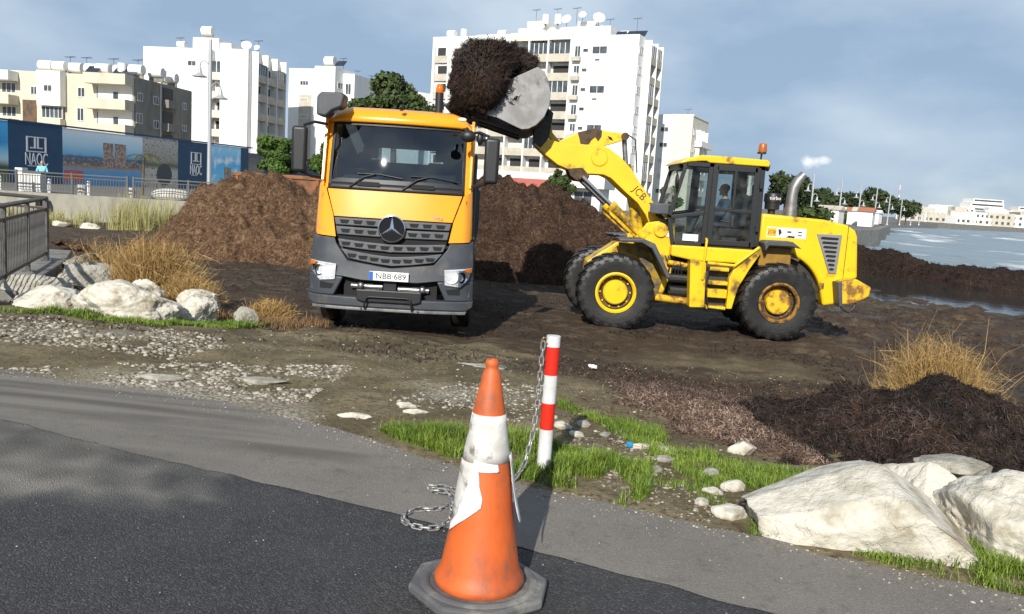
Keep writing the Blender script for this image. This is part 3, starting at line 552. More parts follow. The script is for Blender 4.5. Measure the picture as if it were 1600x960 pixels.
# bumper
BP = cpanel('bumper', [(-1.24, 1.405), (-.885, 1.385), (-.855, 1.30), (-.66, 1.045), (0, .965), (.66, 1.045), (.855, 1.30), (.885, 1.385), (1.24, 1.405), (1.275, .82), (.72, .80), (.42, .76), (-.42, .76), (-.72, .80), (-1.275, .82)], .16, lambda x, z: .02 + yb(x) * 1.5 + .05 * sstep(1.0, 1.4, z) - .03 * (1 - sstep(.75, 1, z)) + 1.2 * max(0, abs(x) - 1.12) ** 1.4, ANT, TK, 18, 5, .02)
for s in (-1, 1):
    P1 = [(s * 1.275, .815), (s * .72, .795), (s * .86, .50), (s * 1.29, .50)]
    cpanel('bumper_leg', P1 if s < 0 else P1[::-1], .16, lambda x, z: -.01 + yb(x) * 1.5 + 1.2 * max(0, abs(x) - 1.12) ** 1.4, ANT, BP, 6, 2, .02)
    cpanel('fog_recess', [(s * 1.08, .70), (s * .86, .68), (s * .90, .60), (s * 1.08, .60)], .01, lambda x, z: -.014 + yb(x) * 1.5, VOID, BP, 3, bevel=0)
    hp = [(s * 1.245, 1.02), (s * .83, .985), (s * .845, .755), (s * 1.08, .725), (s * 1.20, .85)]
    hl = cpanel('headlight', hp, .06, lambda x, z: -.032 + yb(x) * 1.5 + 1.2 * max(0, abs(x) - 1.12) ** 1.4, M('reflector', (.80, .81, .82), .35, .2, col2=(.62, .63, .64), scale=12), TK, 5, bevel=.01)
    for q, rr in ((.945, .10), (1.105, .085)): MB().lathe([(rr, -.012), (rr * .8, .0), (rr * .35, .012), (.0, .014)], 18, 'y', (s * q, -.040 + yb(q) * 1.5, .88)).build('lamp_bowl', WHITEP if q < 1 else CHROME, hl, smooth=60)
    cpanel('headlight_lens', hp, .008, lambda x, z: -.066 + yb(x) * 1.5 + 1.2 * max(0, abs(x) - 1.12) ** 1.4, LENS, hl, 5, bevel=0)
    cpanel('indicator', [(s * 1.25, 1.025), (s * 1.13, 1.012), (s * 1.16, .965), (s * 1.245, .955)], .012, lambda x, z: -.072 + yb(x) * 1.5 + 1.2 * max(0, abs(x) - 1.12) ** 1.4, AMBER, hl, 2, bevel=.004)
cpanel('bumper_beam', [(-1.29, .50), (1.29, .50), (1.285, .40), (1.2, .35), (-1.2, .35), (-1.285, .40)], .2, lambda x, z: -.04 + yb(x) * 1.5 + 1.2 * max(0, abs(x) - 1.12) ** 1.4, ANT, BP, 16, bevel=.02)
cpanel('bumper_lip', [(-1.2, .345), (1.2, .345), (1.18, .295), (-1.18, .295)], .12, lambda x, z: -.05 + yb(x) * 1.5, M('scuffed_lip', (.22, .225, .23), .4, .3, col2=(.12, .12, .12), scale=5), BP, 16, bevel=.012)
MB().box(-.72, .72, .16, .24, .5, .8).build('recess', VOID, BP)
w_ = MB(); w_.cyl((-.6, .12, .66), (-.12, .12, .66), .045).cyl((.12, .12, .64), (.6, .12, .64), .045); w_.ico((-.45, .1, .67), .07, 1).ico((.5, .1, .65), .07, 1); w_.build('tow_shaft', STEEL, BP, smooth=50)
MB().box(-.1, .1, .04, .2, .5, .78).build('tow_bracket', BLACKP, BP, bevel=.01)
sp = MB(); sp.prism([(-.5, .63), (.5, .63), (.49, .47), (.4, .44), (-.4, .44), (-.49, .47)], -.09, .06); stp = sp.build('step_box', BLACKP, BP, bevel=.015)
MB().tube([(-.36, -.08, .34), (-.36, -.13, .40), (-.33, -.13, .515), (-.28, -.13, .53), (.28, -.13, .53), (.33, -.13, .515), (.36, -.13, .40), (.36, -.08, .34)], .014).build('step_bar', BLACKP, stp, smooth=60)
for s in (-.42, .45): MB().ico((s, -.062, .335), .018, 1).build('bolt', STEEL, BP)
npl = MB(); npl.box(-.31, .29, -.055, -.035, .775, .915); pl = npl.build('number_plate', M('plate_white', (.80, .80, .78), .35), TK, bevel=.006)
MB().box(-.308, -.25, -.0575, -.05, .78, .91).build('plate_band', M('plate_blue', (.02, .12, .50), .4), pl)
text('plate_lettering', 'NBB·689', .125, M('plate_ink', (.02, .02, .022), .5), pl, (.02, -.058, .845), (R(90), 0, 0), .0015, 1.02)
# mirrors
for s in (-1, 1):
    mr_ = MB(); mr_.box(min(s * 1.34, s * 1.57), max(s * 1.34, s * 1.57), .06, .20, 2.34, 3.03); mi = mr_.build('mirror', BLACKP, TK, bevel=.05, seg=4, smooth=50)
    MB().tube([(s * 1.10, .42, 3.10), (s * 1.25, .2, 3.11), (s * 1.40, .12, 3.05)], .022).build('mirror_arm', BLACKP, mi, smooth=60); MB().tube([(s * 1.16, .42, 2.28), (s * 1.28, .2, 2.30), (s * 1.42, .12, 2.36)], .028).build('mirror_arm', BLACKP, mi, smooth=60)
    MB().box(min(s * 1.37, s * 1.54), max(s * 1.37, s * 1.54), .203, .207, 2.42, 2.95).build('mirror_glass', CHROME, mi)
MB().ico((1.08, .16, 3.04), .12, 2, (1, .6, .8)).cyl((1.05, .32, 3.16), (1.07, .18, 3.08), .03).build('ramp_mirror', BLACKP, TK, smooth=60)
MB().ico((1.26, .25, 3.02), .1, 2, (.55, .5, 1.0)).build('wide_mirror', BLACKP, TK, smooth=60)
pv = MB(); pv.prism([(-1.24, 3.22), (-1.24, 3.50), (-1.18, 3.565), (-.86, 3.575), (-.82, 3.53), (-.86, 3.36), (-1.0, 3.30), (-1.10, 3.20)], .22, .62); pv.build('kerb_mirror_housing', GREYP, TK, bevel=.035, seg=3, smooth=50)
# wipers
for x0, x1 in ((-.72, -.02), (.10, .85)):
    a = MB(); pts = [(x0, yw(x0, 2.2) - .035, 2.165), (x0 + .22, yw(x0 + .2, 2.33) - .05, 2.33), (x0 + .40, yw(x0 + .4, 2.38) - .045, 2.385)]; a.tube(pts, .014)
    wp = a.build('wiper', BLACKP, TK, smooth=60); MB().tube([(x0 + .12, yw(x0 + .1, 2.36) - .03, 2.38), (x0 + .45, yw(x0 + .45, 2.385) - .03, 2.385), (x1 + .12, yw(x1, 2.33) - .03, 2.335)], .012).build('wiper_blade', BLACKP, wp)
# cab interior
MB().box(-1.05, 1.05, .62, .95, 1.9, 2.26).prism([(-.95, 2.26), (-.25, 2.26), (-.3, 2.36), (-.85, 2.36)], .66, .9).build('dashboard', M('dash', (.03, .032, .036), .7), TK, bevel=.03)
for x in (-.62, .62):
    s_ = MB(); s_.box(x - .27, x + .27, 1.15, 1.65, 1.75, 1.92); s_.prism([(1.55, 1.85), (1.75, 1.85), (1.88, 2.62), (1.74, 2.66)], x - .25, x + .25, 'x'); s_.prism([(1.76, 2.67), (1.87, 2.67), (1.90, 2.88), (1.80, 2.88)], x - .13, x + .13, 'x'); s_.build('seat', SEATM, TK, bevel=.04)
MB().lathe([(.21 + .018 * math.cos(R(a)), .018 * math.sin(R(a))) for a in range(0, 361, 45)], 28, 'z').box(-.2, .2, -.02, .02, -.01, .01).build('steering_wheel', BLACKP, TK, loc=(-.62, .98, 2.33), rot=(R(-35), 0, 0), smooth=60)
# beacon on a stalk, chassis, wheels, tipper body
MB().cyl((.53, 1.5, 3.40), (.53, 1.5, 3.80), .068, n=20).build('beacon_stalk', BLACKP, TK, smooth=40)
MB().lathe([(.06, 3.80), (.068, 3.81), (.066, 3.88), (.05, 3.935), (.0, 3.95)], 20, 'z', (.53, 1.5, 0)).build('beacon_dome', AMBER, TK, smooth=60)
ch = MB()
for s in (-1, 1): ch.box(s * .42 - .05, s * .42 + .05, .3, 8.2, .85, 1.15)
ch.box(-.42, .42, .6, 1.8, .6, 1.25); ch.box(-.9, .9, 2.1, 3.2, .55, 1.1); ch.cyl((-.95, 1.4, .52), (.95, 1.4, .52), .09).cyl((-.95, 5.5, .52), (.95, 5.5, .52), .12).cyl((-.95, 6.85, .52), (.95, 6.85, .52), .12); ch.build('chassis', DARKM, TK)
def wheel(name, r, w, rim, parent, loc, side, lug=0, mats=None, dm=None):
    tm, rm, hm = mats; o = MB(); hw = w / 2
    prof = [(rim, -hw * .8), (rim * 1.06, -hw * .92), (r * .78, -hw * 1.0), (r * .90, -hw * .98), (r * .96, -hw * .86), (r * .985, -hw * .6), (r * .985, hw * .6), (r * .96, hw * .86), (r * .90, hw * .98), (r * .78, hw * 1.0), (rim * 1.06, hw * .92), (rim, hw * .8)]
    o.lathe(prof, 48, 'y')
    e = bpy.data.objects.new(name, None); COL.objects.link(e); e.parent = parent; e.location = loc
    o.build('tyre', tm, e, smooth=40)
    if lug:
        l = MB()
        for k in range(lug):
            for sg in (-1, 1):
                a = 2 * math.pi * (k + (.5 if sg > 0 else 0)) / lug; da = math.pi / lug * .78; pts = []
                for (rr0, yy, tw) in ((r * .88, hw * 1.02, .30), (r * .965, hw * .97, .25), (r * 1.02, hw * .70, .1), (r * 1.02, hw * .04, -.25)):
                    for q in (-1, 1): an = a + q * da * .62 + tw * .28 * sg; pts.append((rr0 * math.cos(an), sg * yy, rr0 * math.sin(an)))
                ins = [(x * .93, y, z * .93) for x, y, z in pts]; l.add(pts + ins, [(0, 1, 3, 2), (2, 3, 5, 4), (4, 5, 7, 6), (0, 2, 10, 8), (2, 4, 12, 10), (4, 6, 14, 12), (1, 9, 11, 3), (3, 11, 13, 5), (5, 13, 15, 7), (6, 7, 15, 14), (0, 8, 9, 1)])
        l.build('tread', tm, e)
    y = side * hw
    MB().lathe([(rim * 1.03, y * .80), (rim * 1.03, y * .97), (rim * .94, y * .99), (rim * .86, y * .86)], 40, 'y').build('rim', rm, e, smooth=40)
    MB().lathe([(rim * .88, y * .87), (rim * .84, y * .40), (rim * .6, y * .30), (.0, y * .30)], 40, 'y').build('rim_dish', dm or rm, e, smooth=40)
    hb = MB(); hb.lathe([(rim * .62, y * .30), (rim * .62, y * .70), (rim * .56, y * .80), (.0, y * .82)], 32, 'y'); h = hb.build('hub', hm, e, smooth=40)
    bl = MB()
    for k in range(10): a = 2 * math.pi * k / 10; bl.cyl((rim * .76 * math.cos(a), y * .36, rim * .76 * math.sin(a)), (rim * .76 * math.cos(a), y * .5, rim * .76 * math.sin(a)), rim * .045, n=6)
    bl.build('wheel_nut', rm, h); return e
TW = (RUBBER, DARKM, DARKM)
for s in (-1, 1):
    wheel('wheel', .53, .33, .29, TK, (s * 1.08, 1.4, .42), s and -1, 0, TW)
    for yy in (5.5, 6.85): wheel('wheel', .53, .55, .29, TK, (s * .95, yy, .44), -1, 0, TW)
TK_wheels = [o for o in TK.children if o.name.startswith('wheel') and o.type == 'EMPTY']
for o in TK_wheels: o.rotation_euler = (0, 0, R(-90) if o.location.x < 0 else R(90))
tb = MB(); tb.box(-1.2, 1.2, 2.35, 2.42, 1.2, 2.45).box(-1.2, -1.13, 2.42, 7.9, 1.25, 2.35).box(1.13, 1.2, 2.42, 7.9, 1.25, 2.35).box(-1.13, 1.13, 2.42, 7.9, 1.2, 1.27).box(-1.2, 1.2, 7.9, 7.97, 1.2, 2.3)
tip = tb.build('tipper_body', M('tipper_grey', (.10, .105, .11), .5, col2=(.07, .07, .07), scale=3), TK, bevel=.01)
for k in range(6):
    for s in (-1, 1): MB().box(min(s * 1.201, s * 1.25), max(s * 1.201, s * 1.25), 2.5 + k, 2.6 + k, 1.25, 2.33).build('body_rib', MATS['tipper_grey'], tip)
MB().box(1.02, 1.22, 2.02, 2.2, 1.0, 2.85).build('air_intake', ANT, TK, bevel=.03)

# ================================================================ wheel loader
LD = thing('wheel_loader', 'yellow wheel loader with raised arm and muddy black tyres', 'wheel loader', (3.45, 16.5, -.77))
LT = (RUBBER, RUST, YELR)
for x, dy in ((-1.55, 0), (1.48, 0)):
    for s in (-1, 1): wheel('wheel', .715, .52, .37, LD, (x - (.13 if x < 0 and s > 0 else 0), s * .94, .71), s, 22, (RUBBER, YEL if x < 0 else RUST, YEL if x < 0 else YELR), RUST_SHADE)
hoodp = [(1.12, 2.33), (2.30, 2.285), (2.74, 2.21), (2.90, 2.12), (2.955, 2.0), (3.04, 1.22), (2.74, 1.14), (2.76, .72), (2.44, .66)] + arc(1.48, .71, .92, 12, 62, 8) + [(1.78, 1.60), (1.12, 1.60)]
hd = MB(); hd.prism(hoodp, -.78, .78); hood = hd.build('engine_hood', YEL, LD, bevel=.045, seg=3, smooth=40)
MB().box(2.755, 2.765, -.785, .785, 1.2, 2.19).build('hood_seam', VOID, hood)
MB().prism(arc(1.48, .71, .93, 62, 168, 12) + arc(1.48, .71, .86, 168, 62, 12), -.80, .80).build('wheel_arch', YELD, LD)
MB().box(1.10, 2.5, -.6, .6, .75, 1.6).build('rear_frame', DARKM, LD)
MB().prism([(1.12, 1.35), (1.72, 1.35), (1.72, 1.72), (1.12, 1.72)], -.86, -.60).build('tank', M('tank_paint', (.28, .15, .01), .5, col2=(.2, .11, .02), scale=4), LD, bevel=.02)
vp = cpanel('side_vent', [(2.175, 2.015), (2.655, 2.02), (2.625, 1.28), (2.475, 1.285)], .03, lambda x, z: -.80, M('vent_grey', (.19, .19, .19), .6), LD, 1, bevel=.02)
for k in range(8):
    z = 1.94 - k * .082; f = (2.0 - z) / .72; x0 = 2.23 + f * .27; x1 = 2.60 - f * .03; MB().prism([(x0, z), (x0 + .03, z + .026), (x1 - .02, z + .022), (x1, z - .002), (x1 - .03, z - .024), (x0 + .02, z - .022)], -.8035, -.79).build('slot', VOID, vp)
dc = MB(); dc.box(1.24, 1.98, -.7835, -.778, 1.90, 2.09); dcl = dc.build('decal', M('decal_white', (.74, .72, .66), .5, col2=(.35, .30, .2), scale=6, lo=.58, hi=.7), LD, bevel=.001)
MB().box(1.25, 1.42, -.7865, -.783, 1.92, 2.07).build('logo_patch', M('logo_orange', (.70, .36, .02), .5), dcl)
text('lettering', 'JCB', .085, BLACKP, dcl, (1.335, -.788, 1.995), (R(90), 0, 0), .001, 1.1)
MB().prism([(1.45, 2.06), (1.50, 2.05), (1.52, 1.99), (1.47, 1.93)], -.7865, -.783).build('decal_mark', BLACKP, dcl); MB().prism([(1.6, 1.91), (1.66, 1.95), (1.78, 1.935), (1.76, 1.905)], -.7865, -.783).build('decal_mark', BLACKP, dcl); MB().box(1.62, 1.70, -.7865, -.783, 2.0, 2.03).build('decal_mark', BLACKP, dcl); MB().box(1.83, 1.9, -.7865, -.783, 2.01, 2.03).box(1.83, 1.9, -.7865, -.783, 1.95, 1.97).build('decal_mark', BLACKP, dcl)
cwp = MB(); cwp.prism([(2.62, 1.17), (2.90, 1.235), (3.20, 1.09), (3.17, .92), (2.92, .77), (2.66, .74)], -1.08, 1.08); cw = cwp.build('counterweight', YELR, LD, bevel=.03)
MB().prism([(2.56, 1.15), (2.64, 1.16), (2.70, .70), (2.64, .70)], -1.085, -.8).build('bumper_rubber', GREYP, cw, bevel=.01)
MB().tube([(2.66, -1.0, .78), (2.72, -1.02, .66), (2.84, -1.02, .60), (2.94, -1.0, .68), (2.97, -.98, .78)], .025).build('tow_loop', DARKM, cw, smooth=60)
MB().prism([(1.10, 1.80), (1.16, 1.845), (1.62, 1.85), (1.76, 1.76), (1.80, 1.725), (1.60, 1.76), (1.20, 1.755), (1.15, 1.65)], -1.16, -.76).build('rear_fender', GREYP, LD, bevel=.015)
MB().box(2.34, 2.42, -.786, -.775, .98, 1.1).box(2.53, 2.56, -.79, -.775, 1.5, 1.6).build('latch', RUST, LD)
# cab: floor, roof, pillars, glass
MB().prism([(-.53, 1.64), (-.53, 1.44), (-.1, 1.37), (.7, 1.37), (.95, 1.42), (1.12, 1.64)], -.86, .86).build('cab_floor', YEL, LD, bevel=.03)
rfp = [(-.50, 3.15), (-.47, 3.20), (-.35, 3.27), (-.10, 3.335), (.3, 3.335), (1.12, 3.315), (1.17, 3.27), (1.16, 3.19), (.05, 3.20), (-.02, 3.23), (-.30, 3.20)]
crf = MB(); crf.prism(rfp, -.80, .80); cr = crf.build('cab_roof', YEL, LD, bevel=.035, seg=3, smooth=40)
MB().cyl((1.16, -.5, 3.20), (1.24, -.5, 3.19), .07, n=14).build('work_lamp', BLACKP, cr, bevel=.01)
MB().box(-.46, -.40, -.6, .6, 3.05, 3.16).cyl((-.46, -.55, 3.08), (-.40, -.55, 3.1), .07).cyl((-.46, .55, 3.08), (-.40, .55, 3.1), .07).build('front_work_lamp', BLACKP, cr)
cf = MB()
for s in (-1, 1):
    y0, y1 = s * .74 - .035, s * .74 + .035
    cf.prism([(-.40, 3.19), (-.33, 3.19), (-.575, 2.14), (-.65, 2.14)], y0, y1); cf.prism([(-.65, 2.2), (-.58, 2.2), (-.46, 1.64), (-.53, 1.64)], y0, y1)
    cf.prism([(.06, 3.2), (.16, 3.2), (.12, 1.64), (.02, 1.64)], y0, y1); cf.prism([(.97, 3.2), (1.10, 3.2), (1.12, 1.64), (.99, 1.64)], y0, y1)
    cf.prism([(-.36, 3.2), (1.1, 3.2), (1.1, 3.12), (-.38, 3.12)], y0, y1); cf.prism([(-.6, 2.12), (.06, 2.24), (.06, 2.31), (-.6, 2.19)], y0, y1); cf.prism([(-.5, 1.71), (1.1, 1.71), (1.1, 1.64), (-.5, 1.64)], y0, y1)
cf.box(-.62, -.55, -.74, .74, 2.12, 2.2); cf.build('cab_frame', BLACKP, LD, bevel=.008)
GL = glass('cab_glass', (.62, .70, .70), .02, 1.5, .10)
gq = MB(); gq.add([(-.60, -.72, 2.18), (-.60, .72, 2.18), (-.36, .72, 3.17), (-.36, -.72, 3.17)], [(0, 1, 2, 3)]); gq.build('windscreen', GL, LD)
gq = MB(); gq.add([(-.5, -.72, 1.70), (-.5, .72, 1.70), (-.6, .72, 2.14), (-.6, -.72, 2.14)], [(0, 1, 2, 3)]); gq.build('lower_windscreen', GL, LD)
gq = MB(); gq.add([(1.05, -.7, 1.75), (1.05, .7, 1.75), (1.05, .7, 3.15), (1.05, -.7, 3.15)], [(0, 1, 2, 3)]); gq.build('rear_window', GL, LD)
for s in (-1, 1):
    y = s * .745
    gq = MB(); gq.add([(-.57, y, 2.22), (.05, y, 2.31), (.09, y, 3.14), (-.35, y, 3.14)], [(0, 1, 2, 3)]); gq.build('quarter_window', GL, LD)
    gq = MB(); gq.add([(-.48, y, 1.71), (.04, y, 1.71), (.05, y, 2.24), (-.57, y, 2.14)], [(0, 1, 2, 3)]); gq.build('lower_quarter_window', GL, LD)
    yo = s * .80; y0, y1 = sorted((s * .785, s * .825)); d = MB()
    d.prism([(.13, 3.16), (.23, 3.16), (.21, 1.69), (.11, 1.69)], y0, y1).prism([(.90, 3.16), (1.01, 3.16), (1.02, 1.69), (.91, 1.69)], y0, y1).prism([(.2, 3.16), (.95, 3.16), (.95, 3.07), (.2, 3.07)], y0, y1).prism([(.2, 1.78), (.95, 1.78), (.95, 1.69), (.2, 1.69)], y0, y1).prism([(.2, 2.39), (.92, 2.37), (.92, 2.31), (.2, 2.33)], y0, y1).prism([(.53, 3.08), (.575, 3.08), (.585, 2.36), (.54, 2.36)], y0, y1)
    dd = d.build('door', BLACKP, LD, bevel=.006)
    gq = MB(); gq.add([(.2, yo, 1.75), (.94, yo, 1.75), (.94, yo, 3.1), (.22, yo, 3.1)], [(0, 1, 2, 3)]); gq.build('door_glass', GL, dd)
    MB().box(1.0, 1.06, *sorted((s * .80, s * .87)), 2.78, 2.92).build('hinge', BLACKP, dd, bevel=.006); MB().box(1.0, 1.06, *sorted((s * .80, s * .87)), 1.98, 2.1).build('hinge', BLACKP, dd, bevel=.006)
MB().box(-.33, -.04, -.790, -.782, 1.735, 1.86).build('sticker', M('sticker_white', (.75, .75, .74), .5), LD)
MB().tube([(-.36, -.55, 3.1), (-.55, -.83, 3.0), (-.55, -.88, 2.92)], .015).ico((-.55, -.9, 2.83), .15, 2, (.22, .6, 1)).build('side_mirror', BLACKP, LD, smooth=60)
MB().tube([(-.42, -.70, 2.95), (-.50, -.66, 2.6), (-.52, -.40, 2.5)], .012).build('wiper', BLACKP, LD, smooth=60)
# cab interior
ci = MB(); ci.box(.45, .92, -.28, .28, 1.85, 2.02); ci.prism([(.84, 1.95), (.98, 1.97), (1.0, 2.66), (.90, 2.68)], -.26, .26); ci.prism([(.88, 2.66), (.98, 2.66), (.98, 2.88), (.90, 2.88)], -.13, .13); ci.build('seat', SEATM, LD, bevel=.04)
MB().box(.55, .85, -.2, .2, 1.6, 1.85).cyl((-.15, 0, 1.62), (.08, 0, 2.25), .06).box(-.42, -.2, -.3, .3, 1.64, 2.0).box(.5, .9, .36, .6, 1.65, 2.25).build('console', GREYP, LD, bevel=.02)
MB().lathe([(.19 + .016 * math.cos(R(a)), .016 * math.sin(R(a))) for a in range(0, 361, 45)], 28, 'z').box(-.18, .18, -.02, .02, -.01, .01).build('steering_wheel', BLACKP, LD, loc=(.1, 0, 2.28), rot=(0, R(-25), 0), smooth=60)
MB().lathe([(.15, -.03), (.16, 0), (.15, .03), (.05, .03), (0, .03)], 20, 'y', (.2, -.72, 1.90)).build('door_speaker', BLACKP, LD, smooth=60)
# steps, rails, battery box
ld = MB(); ld.prism([(-.20, 1.40), (.10, 1.36), (.14, .52), (-.14, .51)], -1.05, -.78); ld.build('step_box', YELD, LD, bevel=.015)
MB().prism([(.12, 1.33), (.64, 1.33), (.58, .5), (.18, .5)], -.86, -.78).build('step_back', DARKM, LD)
for z0, zt in ((.50, .06), (.72, .16), (.96, .07), (1.22, .07)): MB().prism([(.17, z0), (.53, z0), (.53, z0 + zt), (.17, z0 + zt)], -1.08, -.865).build('step', YELD, LD, bevel=.012)
MB().prism([(.56, .52), (.66, .52), (.74, .92), (.93, 1.30), (1.12, 1.62), (1.04, 1.66), (.68, 1.36), (.56, 1.1)], -1.02, -.88).build('step_side', YELD, LD, bevel=.015)
MB().tube([(.05, -1.08, 1.05), (.04, -1.10, 1.3), (.06, -1.10, 1.78), (.07, -1.0, 1.80)], .022).build('handrail', YEL, LD, smooth=60)
MB().tube([(.12, -1.08, 1.36), (.62, -1.08, 1.34), (1.06, -1.02, 1.70)], .03).build('handrail', YEL, LD, smooth=60)
MB().tube([(.16, -1.09, 1.30), (.12, -1.10, .9), (.2, -1.10, .52), (.52, -1.1, .5)], .014).build('step_strap', BLACKP, LD, smooth=60)
# stack, air cleaner, beacon
MB().tube([(1.86, -.1, 2.26), (1.86, -.1, 2.7), (1.88, -.1, 2.86), (1.95, -.1, 3.0), (2.05, -.1, 3.12)], [.125, .10, .10, .10, .085], 18).build('exhaust_stack', M('stack_grey', (.26, .26, .26), .45, .6, col2=(.17, .16, .15), scale=4), LD, smooth=60)
pc = MB(); pc.lathe([(.0, 2.29), (.07, 2.30), (.07, 2.40), (.14, 2.42), (.145, 2.55), (.165, 2.56), (.165, 2.69), (.15, 2.72), (.0, 2.73)], 24, 'z', (1.46, -.2, 0)); pco = pc.build('air_cleaner', BLACKP, LD, smooth=40)
text('lettering', 'turbo', .095, WHITEP, pco, (1.46, -.368, 2.63), (R(90), 0, 0), .001, 1.0)
MB().cyl((1.15, -.2, 3.30), (1.16, -.2, 3.47), .018).cyl((1.16, -.2, 3.46), (1.16, -.2, 3.49), .085, n=18).build('beacon_mount', BLACKP, LD)
MB().lathe([(.075, 3.49), (.08, 3.51), (.072, 3.63), (.06, 3.655), (0, 3.66)], 20, 'z', (1.17, -.2, 0)).build('beacon_dome', M('beacon_orange', (.38, .10, .015), .3), LD, smooth=60)
# front frame, fenders, articulation
ff = MB()
for s in (-1, 1): ff.prism([(-.98, 2.02), (-.80, 2.06), (-.46, 2.16), (-.42, 1.4), (-.44, 1.11), (-.62, .52), (-.74, .52), (-.78, 1.0), (-1.2, 1.45), (-1.2, 1.72)], s * .55 - .06, s * .55 + .06)
ff.box(-2.0, -.7, -.5, .5, .62, 1.2); ff.prism([(-2.1, .7), (-1.0, .7), (-.9, 1.55), (-1.5, 1.6), (-2.05, 1.2)], -.32, .32); ff.build('front_frame', YELD, LD, bevel=.02)
MB().cyl((-.72, -.66, 1.90), (-.72, .66, 1.90), .14, n=20).build('arm_pivot', YELD, LD, bevel=.015)
MB().box(-.74, -.50, -.625, -.61, 1.78, 1.90).build('sticker', MATS['sticker_white'], LD)
for s in (-1, 1):
    y0, y1 = sorted((s * .62, s * 1.22))
    MB().prism([(-1.58, 1.715), (-1.12, 1.74), (-.90, 1.66), (-.56, 1.06), (-.63, 1.03), (-.95, 1.56), (-1.15, 1.66), (-1.56, 1.66)], y0, y1).build('front_fender', GREYP, LD, bevel=.02)
    MB().prism([(-1.5, 1.62), (-1.15, 1.60), (-.98, 1.5), (-.62, .98), (-.72, .6), (-.85, .95), (-1.1, 1.35), (-1.5, 1.5)], *sorted((s * .63, s * .67))).build('fender_plate', M('fender_plate_paint', (.30, .19, .01), .5, col2=(.06, .05, .04), scale=4), LD)
    MB().box(-.99, -.64, *sorted((s * .60, s * .86)), 2.20, 2.40).build('head_lamp', GREYP, LD, bevel=.02); MB().box(-1.0, -.985, *sorted((s * .62, s * .84)), 2.23, 2.37).build('lamp_glass', CHROME, LD)
    MB().tube([(-.82, s * .7, 2.2), (-.66, s * .62, 2.05), (-.60, s * .6, 1.95)], .05).build('lamp_bracket', BLACKP, LD, smooth=60)
ar = MB(); ar.box(-.62, .2, -.45, .45, .55, 1.45); ar.cyl((-.5, -.62, .75), (-.1, -.62, .75), .11).cyl((-.5, -.62, 1.0), (-.05, -.66, 1.0), .09).cyl((-.45, -.62, 1.2), (.0, -.62, 1.18), .06); ar.build('articulation_joint', M('greasy_black', (.014, .013, .012), .45, bump=.3, bscale=30), LD, bevel=.02)
MB().cyl((-.74, -.7, .62), (-.12, -.7, .58), .07).build('steering_ram', YELR, LD, smooth=40); MB().cyl((-.55, -.68, 1.30), (-.18, -.66, 1.26), .05).build('steering_ram', YELR, LD, smooth=40)
for k in range(5): MB().tube([(-.60 + k * .06, -.6, 1.42), (-.5 + k * .05, -.66 - .02 * k, 1.25), (-.52 + k * .07, -.62, 1.0), (-.35 + k * .04, -.5, .85)], .017).build('hose', BLACKP, LD, smooth=60)
# boom arms, cross tube, bell crank, rams
boomp = [(-3.10, 3.50), (-2.72, 3.415), (-2.38, 3.40), (-1.98, 3.43), (-1.80, 3.37), (-1.56, 3.21), (-1.35, 3.01), (-1.16, 2.75), (-.84, 2.36), (-.60, 1.98), (-.64, 1.80), (-.82, 1.80), (-1.0, 2.15), (-1.18, 2.38), (-1.42, 2.56), (-1.60, 2.71), (-1.72, 2.81), (-1.87, 2.87), (-2.06, 2.87), (-2.29, 2.86), (-2.55, 2.93), (-2.75, 3.0), (-3.01, 3.18), (-3.22, 3.36), (-3.21, 3.46)]
for s in (-1, 1):
    b_ = MB(); b_.prism(boomp, s * .40 - .06, s * .40 + .06); bo = b_.build('lift_arm', YEL, LD, bevel=.015)
    MB().prism([(-2.56, 2.94), (-2.28, 2.98), (-2.13, 2.83), (-2.18, 2.72), (-2.38, 2.73), (-2.50, 2.81)], s * .40 - .09, s * .40 + .09).build('ram_bracket', MUDM, bo, bevel=.02)
    MB().lathe([(.16, -.07), (.16, -.062), (.145, -.075), (.0, -.075)], 28, 'y', (-1.97, -.4, 3.18)).build('cross_tube_cap', YEL, bo, smooth=30) if s < 0 else None
    MB().cyl((-2.28, s * .56, 2.80), (-1.66, s * .56, 2.28), .042, n=14).build('ram_rod', CHROME, bo, smooth=40)
    MB().cyl((-1.68, s * .56, 2.30), (-1.02, s * .56, 1.74), .085, n=18).cyl((-1.70, s * .56, 2.315), (-1.62, s * .56, 2.25), .10, n=18).build('lift_ram', YELD, bo, smooth=40)
    MB().tube([(-1.72, s * .60, 2.22), (-1.70, s * .64, 2.14), (-1.3, s * .65, 1.82), (-1.18, s * .62, 1.74)], .022).build('ram_pipe', YELR, bo, smooth=60)
    MB().cyl((-2.30, s * .40 - .12, 2.83), (-2.30, s * .40 + .12, 2.83), .075, n=16).build('pin', MUDM, bo)
ARM = [o for o in LD.children if o.name.startswith('lift_arm')][0]
text('lettering', 'JCB', .20, BLACKP, ARM, (-1.16, -.463, 2.56), (R(90), R(43), 0), .001, .95)
MB().cyl((-1.97, -.36, 3.18), (-1.97, .36, 3.18), .15, n=24).build('cross_tube', YEL, LD, smooth=40)
lv = MB(); lv.prism([(-2.78, 3.45), (-2.62, 3.53), (-2.37, 3.66), (-2.09, 3.735), (-1.92, 3.715), (-1.55, 3.69), (-1.45, 3.69), (-1.42, 3.63), (-1.45, 3.58), (-1.62, 3.51), (-1.86, 3.43), (-2.0, 3.22), (-2.16, 3.40), (-2.61, 3.38)], -.13, .13); lev = lv.build('bell_crank', YEL, LD, bevel=.015)
MB().prism([(-2.40, 3.652), (-2.09, 3.745), (-1.93, 3.725), (-1.93, 3.60), (-1.99, 3.50), (-2.05, 3.58), (-2.12, 3.52), (-2.17, 3.42), (-2.33, 3.44), (-2.36, 3.55)], -.142, .142).build('mud_patch', MUDM, lev, bevel=.012)
